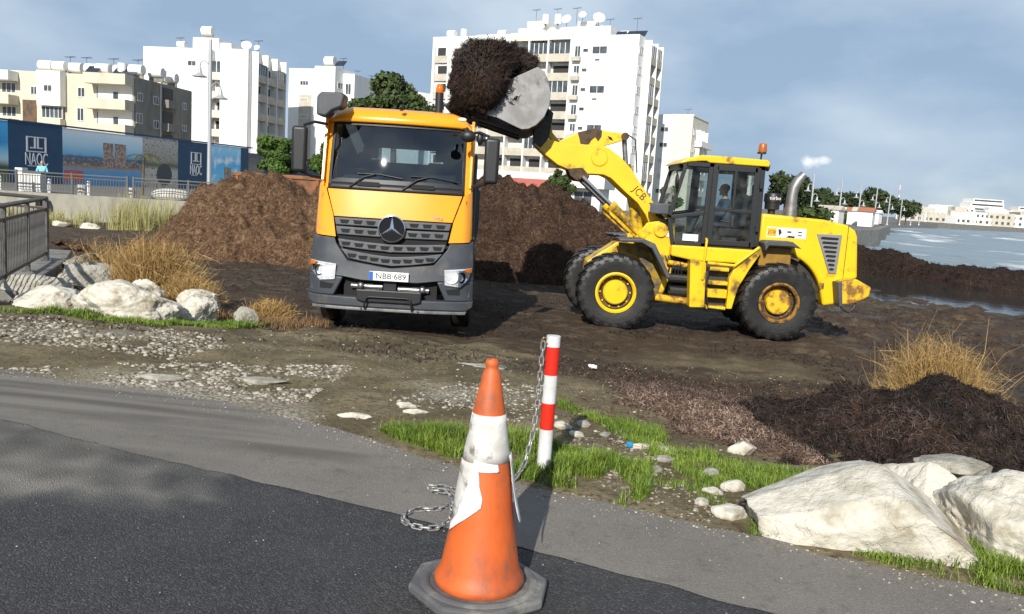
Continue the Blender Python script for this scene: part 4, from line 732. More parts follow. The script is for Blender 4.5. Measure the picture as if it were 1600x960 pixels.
MB().cyl((-1.48, -.17, 3.63), (-1.48, .17, 3.63), .075, n=18).build('pin', MUDM, lev)
MB().prism([(-1.82, 3.62), (-1.74, 3.60), (-1.70, 3.53), (-1.78, 3.56)], -.133, .133).build('slot', VOID, lev)
MB().cyl((-1.48, 0, 3.63), (-1.40, 0, 3.05), .05, n=14).build('tilt_rod', STEEL, lev, smooth=40); MB().cyl((-1.41, 0, 3.10), (-1.02, 0, 1.72), .10, n=18).build('tilt_ram', YELD, lev, smooth=40)
MB().tube([(-1.42, -.15, 3.66), (-1.28, -.16, 3.58), (-1.24, -.17, 3.30), (-1.20, -.17, 2.95)], .014).build('hose', BLACKP, lev, smooth=60)
MB().prism([(-3.06, 4.0), (-2.94, 4.0), (-2.88, 3.62), (-2.72, 3.46), (-2.82, 3.40), (-2.98, 3.58)], -.09, .09).build('bucket_link', YELD, LD, bevel=.012)
# bucket
bpf = [(-4.78, 3.88), (-3.92, 3.73), (-3.60, 3.60), (-3.48, 3.555), (-3.36, 3.57), (-3.22, 3.65), (-3.09, 3.80), (-3.01, 4.0), (-3.0, 4.20), (-3.05, 4.42), (-3.13, 4.58), (-3.26, 4.66)]
BKT = MB(); n_ = len(bpf)
inn = [(-4.70, 3.90), (-3.90, 3.77), (-3.60, 3.65), (-3.48, 3.605), (-3.37, 3.62), (-3.25, 3.69), (-3.13, 3.83), (-3.06, 4.01), (-3.05, 4.19), (-3.10, 4.40), (-3.17, 4.55), (-3.28, 4.62)]
BKT.prism(bpf + inn[::-1], -1.26, 1.26); BUCK = BKT.build('bucket', DARKM, LD)
BUCKM = M('bucket_steel', (.25, .25, .255), .45, .25, col2=(.17, .165, .16), scale=3, bump=.12, bscale=50, col3=(.06, .045, .035), scale3=2.6, lo3=.60, hi3=.72)
for s in (-1, 1): MB().prism(bpf, *sorted((s * 1.262, s * 1.30))).build('end_plate', BUCKM, BUCK, bevel=.008)
MB().prism([(-4.90, 3.90), (-4.70, 3.93), (-4.1, 3.765), (-4.1, 3.71), (-4.72, 3.83)], -1.32, 1.32).build('cutting_edge', DARKM, BUCK, bevel=.008)
for k in range(7): MB().prism([(-4.95, 3.935), (-4.7, 3.95), (-4.3, 3.80), (-4.3, 3.72), (-4.7, 3.80)], -1.2 + k * .38, -1.08 + k * .38).build('tooth', DARKM, BUCK, bevel=.01)
for k in range(3): MB().prism([(-4.6, 3.83), (-3.6, 3.60), (-3.5, 3.53), (-3.55, 3.50), (-4.55, 3.78)], -1.0 + k * .9, -.85 + k * .9).build('wear_strip', DARKM, BUCK)
for s in (-.4, 0, .4): MB().prism([(-3.25, 3.66), (-3.0, 3.9), (-3.02, 4.05), (-2.9, 3.95), (-2.95, 3.5), (-3.1, 3.3), (-3.25, 3.4)], s - .12, s + .12).build('hinge_lug', DARKM, BUCK, bevel=.01)
# seaweed load in the bucket
bm = bmesh.new(); bmesh.ops.create_icosphere(bm, subdivisions=6, radius=1); co = np.array([v.co[:] for v in bm.verts]); fa = np.array([[v.index for v in f.verts] for f in bm.faces]); bm.free()
def superq(c, e): return np.sign(c) * np.abs(c) ** e
co2 = superq(co, .52); co2 = np.stack([co2[:, 0] * .70, co2[:, 1] * 1.22, co2[:, 2] * .62], -1)
nn = fbm(co[:, 0] * 2.2 + 9, co[:, 1] * 2.2, co[:, 2] * 2.2, s=141) - .5; n2_ = fbm(co[:, 0] * 7 + 3, co[:, 1] * 7, co[:, 2] * 7, s=143) - .5; n3_ = fbm(co[:, 0] * 20 + 3, co[:, 1] * 20, co[:, 2] * 20, s=144) - .5
co2 = co2 * (1 + .42 * nn + .34 * n2_ + .16 * n3_)[:, None]
co2[:, 0] += -.12 * (co2[:, 2] < 0) * np.clip(-co2[:, 2], 0, 1) * 1.4 + .10 * np.clip(co2[:, 2], 0, 1)
co2[:, 1] *= 1 + .26 * sstep(.35, -.35, co2[:, 0] + .25 * co2[:, 2]) * (co2[:, 1] < 0) if False else 1 + .24 * (1 - sstep(-.25, .35, co2[:, 0] - .35 * co2[:, 2])) * (co2[:, 1] < 0)
sc_ = co2 + np.array([-4.06, 0., 4.46])
ov = superq(co, .6); ov = np.stack([ov[:, 0] * .46 + ov[:, 2] * .17, ov[:, 1] * .36, ov[:, 2] * .60 + ov[:, 0] * .06], -1) * (1 + .5 * nn + .4 * n2_ + .2 * n3_)[:, None] + np.array([-4.22, -1.22, 4.40])
load = thing('seaweed_load', 'shaggy clump of wet black seaweed heaped in the raised bucket', 'seaweed', (3.45, 16.5, -.77))
np_mesh('mound', sc_, fa, 3, WM_DARK, parent=load, smooth=180); np_mesh('overhang', ov, fa, 3, WM_DARK, parent=load, smooth=180)
g_ = np.random.default_rng(5); pick = g_.integers(0, len(sc_), 16000); Nl = co2[pick] / np.linalg.norm(co2[pick], axis=1, keepdims=True)
V2, F2, r2_ = ribbons(16000, sc_[pick], Nl, .13, .0045, 1.4, 6); np_mesh('loose_strands', V2, F2, 4, WM_STRAND_D, rnd=r2_ * .7, parent=load, kind='stuff')
pick = g_.integers(0, len(ov), 9000); Nl = ov[pick] - np.array([-4.22, -1.22, 4.40]); Nl /= np.linalg.norm(Nl, axis=1, keepdims=True)
V2, F2, r2_ = ribbons(9000, ov[pick], Nl, .13, .0055, 1.6, 16); np_mesh('hanging_strands', V2, F2, 4, WM_STRAND_D, rnd=r2_ * .7, parent=load, kind='stuff')
ff_ = MB()
for k in range(26):
    p_ = sc_[g_.integers(0, len(sc_))] ; d_ = Vector(p_ - np.array([-4.06, 0, 4.46])); p_ = Vector(p_) + d_.normalized() * .02
    if d_.y < 0: ff_.ico(p_, g_.uniform(.012, .03), 1, (1.5, .4, .7), .3)
ff_.build('white_flecks', WHITEP, load, kind='stuff')
# ================================================================ promenade, walls
CONC = M('concrete', (.30, .285, .235), .85, col2=(.21, .20, .165), scale=1.3, bump=.35, bscale=12, col3=(.12, .115, .085), scale3=.9, lo3=.56, hi3=.75, stretch=(1, 1, .45))
CONC_D = M('concrete_weathered', (.23, .22, .20), .85, col2=(.15, .145, .13), scale=2.2, bump=.4, bscale=14, col3=(.06, .055, .045), scale3=1.5, lo3=.54, hi3=.7)
shore = [(-220, 36), (-60, 41), (-20, 43), (4, 46), (20, 58), (38, 88), (60, 135), (84, 200), (150, 300), (255, 395), (430, 520), (900, 720), (2500, 1200)]
pm = MB(); far = [(x, 4000) for x, y in shore]; n_ = len(shore)
pm.add([(x, y, .1) for x, y in shore] + [(x, y, .1) for x, y in far], [(i, i + 1, i + 1 + n_, i + n_) for i in range(n_ - 1)])
pm.build('promenade', M('promenade_paving', (.15, .14, .12), .9, col2=(.12, .11, .095), scale=.6), kind='structure')
def wallrun(pts, z0, z1, th):
    m = MB()
    for (xa, ya), (xb, yb_) in zip(pts[:-1], pts[1:]):
        d = Vector((xb - xa, yb_ - ya, 0)).normalized(); n = Vector((d.y, -d.x, 0)); a = Vector((xa, ya, 0)); b = Vector((xb, yb_, 0))
        o = a - n * th; p = b - n * th; a = a + n * .02; b = b + n * .02
        m.add([(q.x, q.y, z) for z in (z0, z1) for q in (a, b, p, o)], [(0, 3, 2, 1), (4, 5, 6, 7), (0, 1, 5, 4), (1, 2, 6, 5), (2, 3, 7, 6), (3, 0, 4, 7)])
    return m
tag(wallrun(shore[1:4], -2, .16, .4).build('retaining_wall', CONC), 'stained grey concrete retaining wall below the blue hoarding', 'wall')
tag(wallrun(shore[3:], -3, .25, .8).build('sea_wall', CONC_D), 'long grey sea wall running along the far shore', 'wall')
MB().box(-24.25, -24.0, 41.95, 42.5, -.5, -.05, Matrix.Identity(4)).build('wall_hole', VOID, bpy.data.objects['retaining_wall'])

# ================================================================ buildings
WHT = M('white_render', (.80, .79, .76), .85, col2=(.74, .73, .69), scale=.35, col3=(.62, .60, .55), scale3=.5, lo3=.6, hi3=.8, stretch=(1, 1, .25))
CRM = M('cream_render', (.60, .55, .43), .9, col2=(.52, .475, .37), scale=.6, col3=(.33, .29, .20), scale3=.7, lo3=.57, hi3=.78, stretch=(1, 1, .3))
CRM2 = M('pale_cream', (.74, .70, .55), .9, col2=(.68, .64, .50), scale=.6)
GRYW = M('grey_render', (.26, .245, .21), .9, col2=(.20, .185, .16), scale=.5, col3=(.10, .09, .075), scale3=.6, lo3=.53, hi3=.75, stretch=(1, 1, .4))  # holds the cream block's side shade in its colour; plain grey on stands
BEI = M('beige_parapet', (.50, .46, .38), .9, col2=(.42, .385, .32), scale=.7)
PANE = M('window_pane', (.05, .06, .07), .12, col2=(.10, .115, .13), scale=.8)
PANEL_ = M('window_blind', (.60, .59, .54), .7, col2=(.52, .51, .47), scale=2, stretch=(.2, .2, 8))
FRM = M('window_frame_white', (.72, .72, .70), .6)
TANKM = M('tank_white', (.74, .74, .72), .5, col2=(.68, .67, .64), scale=1.5)
BALD = M('balcony_shade', (.30, .28, .24), .9)
DARKR = M('door_opening', (.028, .027, .026), .6)
class Bld:
    def __init__(s, name, label, A, B, cat='building', z0=0.1):
        A = Vector((A[0], A[1], 0)); B = Vector((B[0], B[1], 0)); s.L = (B - A).length
        s.o = thing(name, label, cat, (A.x, A.y, z0), math.atan2(B.y - A.y, B.x - A.x)); s.z0 = z0
    def box(s, n, x0, x1, y0, y1, z0, z1, m, parent=None, bevel=0.):
        q = MB(); q.box(x0, x1, y0, y1, z0 - s.z0, z1 - s.z0); return q.build(n, m, parent or s.o, bevel=bevel)
    def win(s, u0, u1, z0, z1, face='f', at=0., blind=False, mull=1, n='window'):
        """a window on the front (plane y=at) or right side (plane x=at): frame with a recessed pane"""
        def B(m, a, b, c, d, p0, p1):
            c -= s.z0; d -= s.z0
            if face == 'f': m.box(a, b, at - p1, at - p0, c, d)
            else: m.box(at + p0, at + p1, a, b, c, d)
        f = MB(); t = .07
        B(f, u0, u1, z1 - t, z1, -.1, .06); B(f, u0, u1, z0, z0 + t, -.1, .08); B(f, u0, u0 + t, z0 + t, z1 - t, -.1, .06); B(f, u1 - t, u1, z0 + t, z1 - t, -.1, .06)
        for k in range(1, mull + 1): x = u0 + (u1 - u0) * k / (mull + 1); B(f, x - t / 2, x + t / 2, z0 + t, z1 - t, -.1, .05)
        w = f.build(n, FRM, s.o); p = MB(); B(p, u0 + t * .5, u1 - t * .5, z0 + t * .5, z1 - t * .5, -.1, .02); p.build('blind' if blind else 'pane', PANEL_ if blind else PANE, w)
        return w
    def loggia(s, u0, u1, zs, h, face='f', at=0., d=1.25, mp=None, ph=.95, wtop=.3, glaz=(), seed=0):
        """balcony bay: slab and parapet on every floor, dark door wall behind, one part per balcony"""
        g = random.Random(seed)
        def B(m, a, b, c, e, p0, p1):
            c -= s.z0; e -= s.z0
            if face == 'f': m.box(a, b, at - p1, at - p0, c, e)
            else: m.box(at + p0, at + p1, a, b, c, e)
        for k, z in enumerate(zs):
            m = MB(); B(m, u0 + .01, u1 - .01, z - .18, z, .0, d); B(m, u0 + .01, u1 - .01, z, z + ph, d - .12, d); bal = m.build('balcony', mp or BEI, s.o)
            q = MB(); w0 = u0 + .25 + g.random() * .3; w1 = u1 - .25 - g.random() * .4; B(q, w0, w1, z + .05, z + h - .6, .004, .05); q.build('balcony_door', DARKR if g.random() < .7 else PANEL_, bal)
            if k in glaz:
                f = MB(); n = max(2, int((u1 - u0) / .75))
                for j in range(n + 1): x = u0 + (u1 - u0) * j / n; B(f, max(u0, x - .05), min(u1, x + .05), z + ph, z + h - .25, d - .1, d - .02)
                gz = f.build('glazing_bar', FRM, bal); q = MB(); B(q, u0 + .02, u1 - .02, z + ph, z + h - .25, d - .08, d - .05); q.build('pane', PANE, gz)
    def fin(s, u, w, z0, z1, face='f', at=0., d=1.3, m=None):
        q = MB(); c, e = z0 - s.z0, z1 - s.z0
        if face == 'f': q.box(u - w / 2, u + w / 2, at - d, at, c, e)
        else: q.box(at, at + d, u - w / 2, u + w / 2, c, e)
        q.build('fin', m or WHT, s.o)
    def tank(s, x, y, z, r=.5, l=1.5, vert=False):
        q = MB()
        if vert: q.cyl((x, y, z + .5 - s.z0), (x, y, z + .5 + l - s.z0), r, n=14)
        else: q.cyl((x, y, z + .5 + r - s.z0), (x + l, y, z + .5 + r - s.z0), r, n=14)
        t = q.build('water_tank', TANKM, s.o, smooth=40)
        MB().box(x - .1, x + (.1 if vert else l), y - .1, y + .1, z - s.z0, z + .5 + (0 if vert else r * .3) - s.z0).build('tank_stand', GRYW, t)
    def dish(s, x, y, z, r=.7, az=0.):
        q = MB(); q.lathe([(0, 0), (r * .5, r * .07), (r, r * .28)], 16, 'z'); t = q.build('satellite_dish', TANKM, s.o, smooth=60, solid=.03, loc=(x, y, z + 1.2 - s.z0), rot=(R(60), 0, az)); MB().cyl((x, y, z - s.z0), (x, y + .1, z + 1.15 - s.z0), .06, n=6).build('dish_mast', GRYW, s.o)
    def aerial(s, x, y, z, h=2.2):
        q = MB(); q.cyl((x, y, z - s.z0), (x, y, z + h - s.z0), .03, n=5); t = q.build('aerial', DARKM, s.o)
        b = MB(); b.cyl((x - .7, y, z + h - .1 - s.z0), (x + .7, y, z + h + .05 - s.z0), .025, n=5)
        for k in range(5): b.box(x - .6 + k * .28, x - .57 + k * .28, y - .35, y + .35, z + h - .1 - s.z0, z + h - .07 - s.z0)
        b.build('aerial_array', DARKM, t)
    def panel(s, x, y, z, w=1.6):
        MB().prism([(y, z + .3 - s.z0), (y + 1.2, z + 1.3 - s.z0), (y + 1.2, z + 1.36 - s.z0), (y, z + .36 - s.z0)], x, x + w, 'x').build('solar_panel', M('solar', (.02, .025, .04), .15), s.o)

# --- tower block
T = Bld('apartment_tower', 'tallest white apartment tower with beige balconies behind the raised bucket', (-15.6, 140.5), (16.02, 125.0))
Lt = T.L
T.box('wall', 0, 8.2, 0, 11.8, .1, 26.0, WHT); T.box('wall', 8.2, 24.6, 1.3, 11.8, .1, 26.0, WHT); T.box('wall', 24.6, Lt, 0, 11.87, .1, 25.55, WHT)
T.box('top_band', 14.3, 20.9, -.15, 1.3, 25.0, 26.2, CRM2); T.box('top_band', 20.9, 24.6, -.12, 1.3, 25.1, 26.1, WHT); T.box('top_band', 8.2, 14.3, -.1, 1.3, 25.0, 26.1, WHT)
T.box('penthouse', 14.0, 29.5, 3, 9.5, 25.9, 27.5, WHT); T.box('stair_head', 15, 18, 4, 8, 27.4, 28.8, CRM2); T.box('stair_head', 23.5, 26.5, 4.5, 8, 27.4, 28.6, WHT)
zf = [22.0 - 2.86 * k for k in range(8)]
for a, b, sd in ((20.95, 24.55, 1), (17.7, 20.75, 2), (14.35, 17.5, 3), (11.2, 14.15, 4), (8.3, 11.0, 5)): T.loggia(a, b, zf, 2.86, 'f', 1.3, 1.45, None, 1.0, glaz=(0, 2, 5) if sd < 3 else (1, 3, 4), seed=sd)
for u in (8.25, 11.1, 14.25, 17.6, 20.85, 24.62): T.fin(u, .22, .1, 25.0, 'f', 1.3, 1.6)
T.loggia(.75, 3.2, zf, 2.86, 'f', 0, .35, seed=8); T.fin(.6, .2, .1, 25.2, 'f', 0, .45); T.fin(3.3, .2, .1, 25.2, 'f', 0, .45)
for k, z in enumerate(zf):
    T.win(4.4, 6.7, z + 1.0, z + 2.1, mull=2); T.win(28.0, 30.4, z + .85, z + 2.0, blind=k in (1, 3, 5)); T.win(26.5, 27.4, z + 1.1, z + 1.7, mull=0); T.win(25.2, 26.15, z + .5, z + 2.1, mull=1)
    T.box('balcony', 25.0, 26.3, -.75, -.02, z - .15, z + .45, BEI)
    if k % 2 == 0: T.box('air_conditioner', 28.6, 29.3, -.4, -.02, z + .1, z + .5, TANKM)
    if k % 3 == 1: T.box('air_conditioner', 25.3, 26.0, -.6, -.1, z + .5, z + .95, TANKM)
    T.win(.4, 2.1, z + .9, z + 2.0, 's', Lt, blind=k in (1, 4)); T.win(9.0, 10.5, z + .7, z + 1.9, 's', Lt, blind=k in (1, 5))
T.loggia(2.95, 5.75, zf, 2.86, 's', Lt, 1.0, glaz=(0, 2, 4, 6), seed=11); T.loggia(5.95, 8.6, zf, 2.86, 's', Lt, 1.0, seed=12, glaz=(0,))
for v in (2.85, 5.85, 8.7): T.fin(v, .18, .1, 25.2, 's', Lt, 1.1)
for x, y in ((1, 3), (3.4, 4), (10, 4), (19, 2.2), (21, 2.4), (30.5, 5), (32, 6)): T.tank(x, y, 26.0 if x < 12 else (27.4 if 14 < x < 29 else 25.5), .55, 1.4, x in (19, 21, 3.4))
T.dish(22.2, 3, 27.4, .8); T.dish(27.5, 3, 27.4, .95, R(30)); T.dish(20.5, 3.4, 27.4, .5, R(-40)); T.dish(24.8, 3, 28.0, .6, R(10))
for x in (16, 19.7, 23, 28.6, 33): T.aerial(x, 5, 28.4 if x < 27 else 26.5, 2.4)
for x in (30.2, 32.0, 33.4): T.panel(x, 3, 25.5)
# --- building right of the tower
B2 = Bld('apartment_building', 'white mid-rise block with corner balconies right of the tower', (22.84, 150), (29.27, 147))
B2.box('wall', -8, 3.6, 0, 11, .1, 16.9, WHT); B2.box('wall', 3.6, B2.L, -.25, 11.7, .1, 16.7, M('travertine', (.72, .66, .54), .85, col2=(.66, .60, .49), scale=.8))
B2.box('roof_edge', 3.4, B2.L + .1, -.3, 11.8, 16.7, 16.95, WHT)
for k in range(5): B2.win(1.4, 2.85, 13.9 - 2.68 * k, 14.75 - 2.68 * k, blind=k in (2, 3), mull=1)
for k in range(4):
    z = 11.9 - 2.9 * k; B2.win(.6, 1.6, z + 1.6, z + 2.8, 's', B2.L, mull=0); B2.box('balcony', B2.L + .01, B2.L + 1.2, 2.4, 11.6, z - .2, z + .85, WHT); B2.box('pane', B2.L + .003, B2.L + .05, 2.6, 8.0, z + .3, z + 2.2, PANE); B2.fin(6.0, .25, z, z + 2.7, 's', B2.L, .8); B2.fin(8.8, .25, z, z + 2.7, 's', B2.L, .8); B2.fin(3.0, .25, z, z + 2.7, 's', B2.L, .8)
B2.aerial(5, 4, 16.9, 1.4)
# --- cream block on the left
C = Bld('apartment_building', 'weathered cream block with wide balconies and a side painted grey for shade', (-62.95, 102), (-46.37, 100))
C.box('wall', -6, 8.2, .6, 13.9, .1, 12.5, CRM); C.box('wall', 8.2, C.L, 0.6, 14.0, .1, 12.45, CRM); C.box('side_wall', C.L + .0, C.L + .12, .75, 14.0, .1, 12.4, GRYW)  # grey sheet over the cream wall, the side's shade put into its colour
C.box('front_bay', 5.05, 8.1, -.5, .6, 8.5, 12.55, WHT); C.box('front_bay', 5.15, 8.0, -.4, .6, .1, 7.0, CRM)
C.win(5.2, 7.9, 7.05, 8.45, at=.2, mull=4); C.win(6.0, 7.1, 10.1, 10.9, at=-.5); C.win(3.5, 4.4, 9.75, 10.75, at=.6); C.win(9.6, 10.55, 9.75, 10.9, at=.6); C.win(9.5, 10.4, 6.95, 8.5, at=.6, blind=False)
C.box('rust_toned_recess', 2.45, 4.25, .52, .6, 6.2, 9.1, M('recess_rust_tone', (.15, .085, .045), .8, col2=(.07, .055, .045), scale=1.2))  # flat plate for a rust-coloured recess; its depth is put into the colour
for k, z in enumerate((11.45, 8.55, 5.65)):
    C.box('balcony', 11.45, 16.75, -1.2, .58, z, z + 1.05, CRM); C.box('balcony_slab', 11.45, 16.75, -1.2, .58, z - .15, z - .002, CRM)
    if k: C.box('back_wall', 12.3, 16.6, .5, .59, z + 1.1, z + 2.75, WHT); C.win(14.15, 14.95, z + .5, z + 2.05, at=.49, mull=0); C.win(12.0, 12.3, z + .4, z + 2.6, at=.55, mull=0)
for z in (11.2, 8.4, 5.6): C.box('balcony', -3, 1.95, -1.2, .55, z, z + 1.1, WHT if z > 11 else CRM); C.win(-.3, 1.6, z - 1.4, z - .15, at=.6, mull=2)
for v0, v1, z0, z1 in ((1.2, 2.3, 9.7, 10.7), (4.6, 5.8, 9.7, 10.7), (.9, 2.2, 7.1, 8.3), (4.7, 5.9, 6.8, 7.8), (11.6, 12.5, 9.8, 10.7), (11.5, 12.6, 7.0, 7.8), (1.0, 2.2, 4.3, 5.5), (4.7, 5.9, 4.1, 5.1)): C.win(v0, v1, z0, z1, 's', C.L + .12)
for z in (9.6, 6.7, 3.8): C.box('service_balcony', C.L + .121, C.L + 1.0, 6.7, 9.2, z - .1, z + .9, GRYW); C.box('service_opening', C.L + .121, C.L + .2, 6.8, 9.1, z + .9, z + 2.4, DARKR)
C.box('drain_pipe', C.L + .121, C.L + .22, 6.2, 6.3, 4, 12.4, WHT)
for x, y, v in ((3, 3, 0), (4.6, 3.2, 0), (6.2, 4, 0), (8.4, 4, 0), (10.2, 3.5, 0), (13.8, 3, 1), (14.8, 3, 0), (16.0, 8, 1), (15.2, 10, 0), (12.2, 4, 0), (16.2, 5, 0)): C.tank(x, y, 12.4, .62 if not v else .55, 1.7 if not v else 1.3, bool(v))
for x in (5.6, 7.8, 11.4, 14.6): C.aerial(x, 5, 12.4, 2.6)
for x in (9.4, 13, 14.4): C.panel(x, 2, 12.4)
# --- white building in the middle
D = Bld('apartment_building', 'plain white block with stacked corner loggias behind the street lamp', (-59.5, 132.6), (-41.79, 130))
D.box('wall', 0, 11.1, 0, 10, .1, 20.55, WHT); D.box('wall', 11.1, 13.4, 1.4, 10, .1, 20.5, WHT); D.box('wall', 13.4, D.L, -1.2, 10.05, .1, 20.5, WHT)
D.box('wall_step', 3.3, 11.0, -.35, 0, .1, 20.3, WHT); D.box('roof_room', 7.1, 11.4, 2, 6, 20.4, 22.5, WHT); D.box('roof_room', 11.4, 13.2, 2.5, 6, 20.4, 21.9, WHT)
zd = [16.15 - 2.85 * k for k in range(6)]
D.loggia(11.15, 13.35, zd, 2.85, 'f', 1.4, 1.6, mp=M('loggia_beige', (.62, .58, .48), .9), glaz=(0,), seed=21)
for z in zd[:1]: D.win(7.6, 9.0, z + 1.7, z + 2.5, at=-.35)
for z in zd: D.win(3.6, 4.8, z + 1.5, z + 2.5, at=-.35, blind=True)
for j in range(3): D.loggia(.1 + 3.35 * j, 3.3 + 3.35 * j, zd, 2.85, 's', D.L, 1.0, glaz=(0,) if j != 1 else (), seed=30 + j)
for j in range(4): D.fin(.05 + 3.33 * j, .18, .1, 20.4, 's', D.L, 1.1)
D.tank(8.2, 3, 22.4, .75, 1.7); D.tank(4, 3, 20.5, .5, 1.3); D.dish(16.0, 2, 20.3, .8, R(20)); D.dish(17.2, 3, 20.2, .5)
for x in (3.8, 14.6, 17, 6.6): D.aerial(x, 4, 20.5, 2.2)
# --- third building
E3 = Bld('apartment_building', 'far white block with a rooftop solar heater above the truck roof', (-40.2, 150), (-33.1, 148))
E3.box('wall', -2, 3.4, .6, 10, .1, 21.0, WHT); E3.box('wall', 3.4, E3.L, 0, 9, .1, 21.4, WHT); E3.box('wall', E3.L, E3.L + 2.2, 3, 12, .1, 20.6, WHT)
E3.box('stair_panel', .1, 2.6, .55, .6, .2, 16.5, BEI)
for k in range(5): E3.win(.25, 1.9, 18.1 - 2.9 * k, 18.9 - 2.9 * k, at=.6, mull=2); E3.win(1.0, 2.8, 17.8 - 2.9 * k, 18.9 - 2.9 * k, 's', E3.L, mull=1); E3.win(E3.L + .5, E3.L + 1.6, 17.0 - 2.9 * k, 18.9 - 2.9 * k, at=3)
E3.tank(3.8, 3, 21.4, .8, 1.8); E3.panel(5.6, 3, 21.6, 1.8); E3.aerial(6.8, 4, 21.4, 2)
F3 = Bld('apartment_building', 'low white block behind the round tree', (-32.5, 160), (-18, 172)); F3.box('wall', 0, 18, 0, 10, .1, 20.3, WHT); F3.box('wall', 6, 14, -2, 0, .1, 17, WHT)
for k in range(4):
    for u in (1.5, 4): F3.win(u, u + 1.6, 17.5 - 3 * k, 18.9 - 3 * k)
F3.aerial(2, 2, 20.3, 2.5); F3.aerial(5, 2, 20.3, 2)
# --- low buildings at the tower's foot
G1 = Bld('beach_pavilion', 'low white pavilion with a long flat fascia beyond the dark heap', (-6, 92), (9, 88)); G1.box('wall', 0, 15, 0, 6, .1, 3.0, WHT); G1.box('fascia', -.5, 15.6, -1.5, 6, 2.6, 3.9, TANKM)
for k in range(5): G1.win(1 + 2.8 * k, 3 + 2.8 * k, .8, 2.3)
G2 = Bld('awning_kiosk', 'small kiosk with a salmon red sloping awning', (-3.5, 80), (3.5, 78)); G2.box('wall', .3, 6.8, 1, 4, .1, 2.6, WHT); MB().prism([(-.8, 2.25), (4.2, 2.95), (4.2, 3.05), (-.8, 2.35)], -.2, 7.2, 'x').build('awning', M('awning_red', (.55, .14, .09), .8), G2.o)

# ================================================================ hoarding
Hh = thing('hoarding', 'long navy site hoarding with printed photo panels and white emblems', 'hoarding', (-38.3, 59.2, .1), math.atan2(28, 9.04))
NAVY = M('hoarding_navy', (.010, .050, .115), .55, col2=(.014, .060, .13), scale=1)
HW = M('print_white', (.62, .64, .66), .6)
def poster(name, kind):
    m = bpy.data.materials.new(name); m.use_nodes = True; t = m.node_tree; b = t.nodes['Principled BSDF']; L = t.links.new; b.inputs['Roughness'].default_value = .5
    tcn = t.nodes.new('ShaderNodeTexCoord'); sx = t.nodes.new('ShaderNodeSeparateXYZ'); L(tcn.outputs['Generated'], sx.inputs[0])
    n = t.nodes.new('ShaderNodeTexNoise'); n.inputs['Scale'].default_value = 9 if kind != 'cloud' else 3; n.inputs['Detail'].default_value = 6; L(tcn.outputs['Generated'], n.inputs['Vector'])
    ad = t.nodes.new('ShaderNodeMath'); ad.operation = 'MULTIPLY_ADD'; L(n.outputs[0], ad.inputs[0]); ad.inputs[1].default_value = .10; L(sx.outputs['Z'], ad.inputs[2])
    r = t.nodes.new('ShaderNodeValToRGB'); cr = r.color_ramp
    st = {'bay': [(.05, (.05, .20, .42)), (.34, (.10, .30, .55)), (.36, (.30, .25, .22)), (.44, (.12, .10, .10)), (.56, (.07, .13, .22)), (.60, (.14, .40, .62)), (.78, (.38, .58, .72)), (1., (.62, .72, .78))],
          'cloud': [(.05, (.30, .22, .18)), (.16, (.35, .48, .58)), (.3, (.16, .52, .78)), (.6, (.08, .45, .80)), (1., (.30, .62, .85))],
          'pool': [(.05, (.10, .14, .06)), (.3, (.05, .07, .04)), (.42, (.45, .58, .62)), (.5, (.30, .60, .75)), (.7, (.03, .28, .62)), (1., (.06, .40, .72))],
          'villa': [(.05, (.35, .33, .30)), (.4, (.45, .44, .42)), (.5, (.08, .10, .05)), (.6, (.30, .28, .24)), (1., (.42, .40, .38))],
          'stone': [(.1, (.10, .09, .08)), (.5, (.2, .18, .16)), (1., (.05, .06, .10))]}[kind]
    while len(cr.elements) < len(st): cr.elements.new(.5)
    for e, (p, c) in zip(cr.elements, st): e.position = p; e.color = c + (1,)
    L(ad.outputs[0], r.inputs[0]); cur = r.outputs[0]
    if kind in ('cloud', 'bay', 'villa', 'stone'):
        n2 = t.nodes.new('ShaderNodeTexNoise'); n2.inputs['Scale'].default_value = 4 if kind == 'cloud' else 22; n2.inputs['Detail'].default_value = 5; L(tcn.outputs['Generated'], n2.inputs['Vector'])
        mr = t.nodes.new('ShaderNodeMapRange'); mr.inputs[1].default_value = .52; mr.inputs[2].default_value = .66; L(n2.outputs[0], mr.inputs[0])
        if kind == 'bay':
            lt = t.nodes.new('ShaderNodeMath'); lt.operation = 'LESS_THAN'; lt.inputs[1].default_value = .50; L(sx.outputs['Z'], lt.inputs[0]); mu = t.nodes.new('ShaderNodeMath'); mu.operation = 'MULTIPLY'; L(lt.outputs[0], mu.inputs[0]); L(mr.outputs[0], mu.inputs[1]); f = mu.outputs[0]
            g2 = t.nodes.new('ShaderNodeMath'); g2.operation = 'GREATER_THAN'; g2.inputs[1].default_value = .33; L(sx.outputs['Z'], g2.inputs[0]); mu2 = t.nodes.new('ShaderNodeMath'); mu2.operation = 'MULTIPLY'; L(f, mu2.inputs[0]); L(g2.outputs[0], mu2.inputs[1]); f = mu2.outputs[0]
        else: f = mr.outputs[0]
        x = t.nodes.new('ShaderNodeMix'); x.data_type = 'RGBA'; L(f, x.inputs[0]); L(cur, x.inputs[6]); x.inputs[7].default_value = {'cloud': (.75, .78, .8, 1), 'bay': (.42, .34, .28, 1), 'villa': (.07, .08, .05, 1), 'stone': (.3, .27, .24, 1)}[kind]; cur = x.outputs[2]
    L(cur, b.inputs['Base Color']); return m
off = 1.9
def hpanel(u0, u1, mat, zt=4.45): return MB().box(u0 + off + .02, u1 + off - .02, -.04, .04, 0, zt).build('panel', mat, Hh)
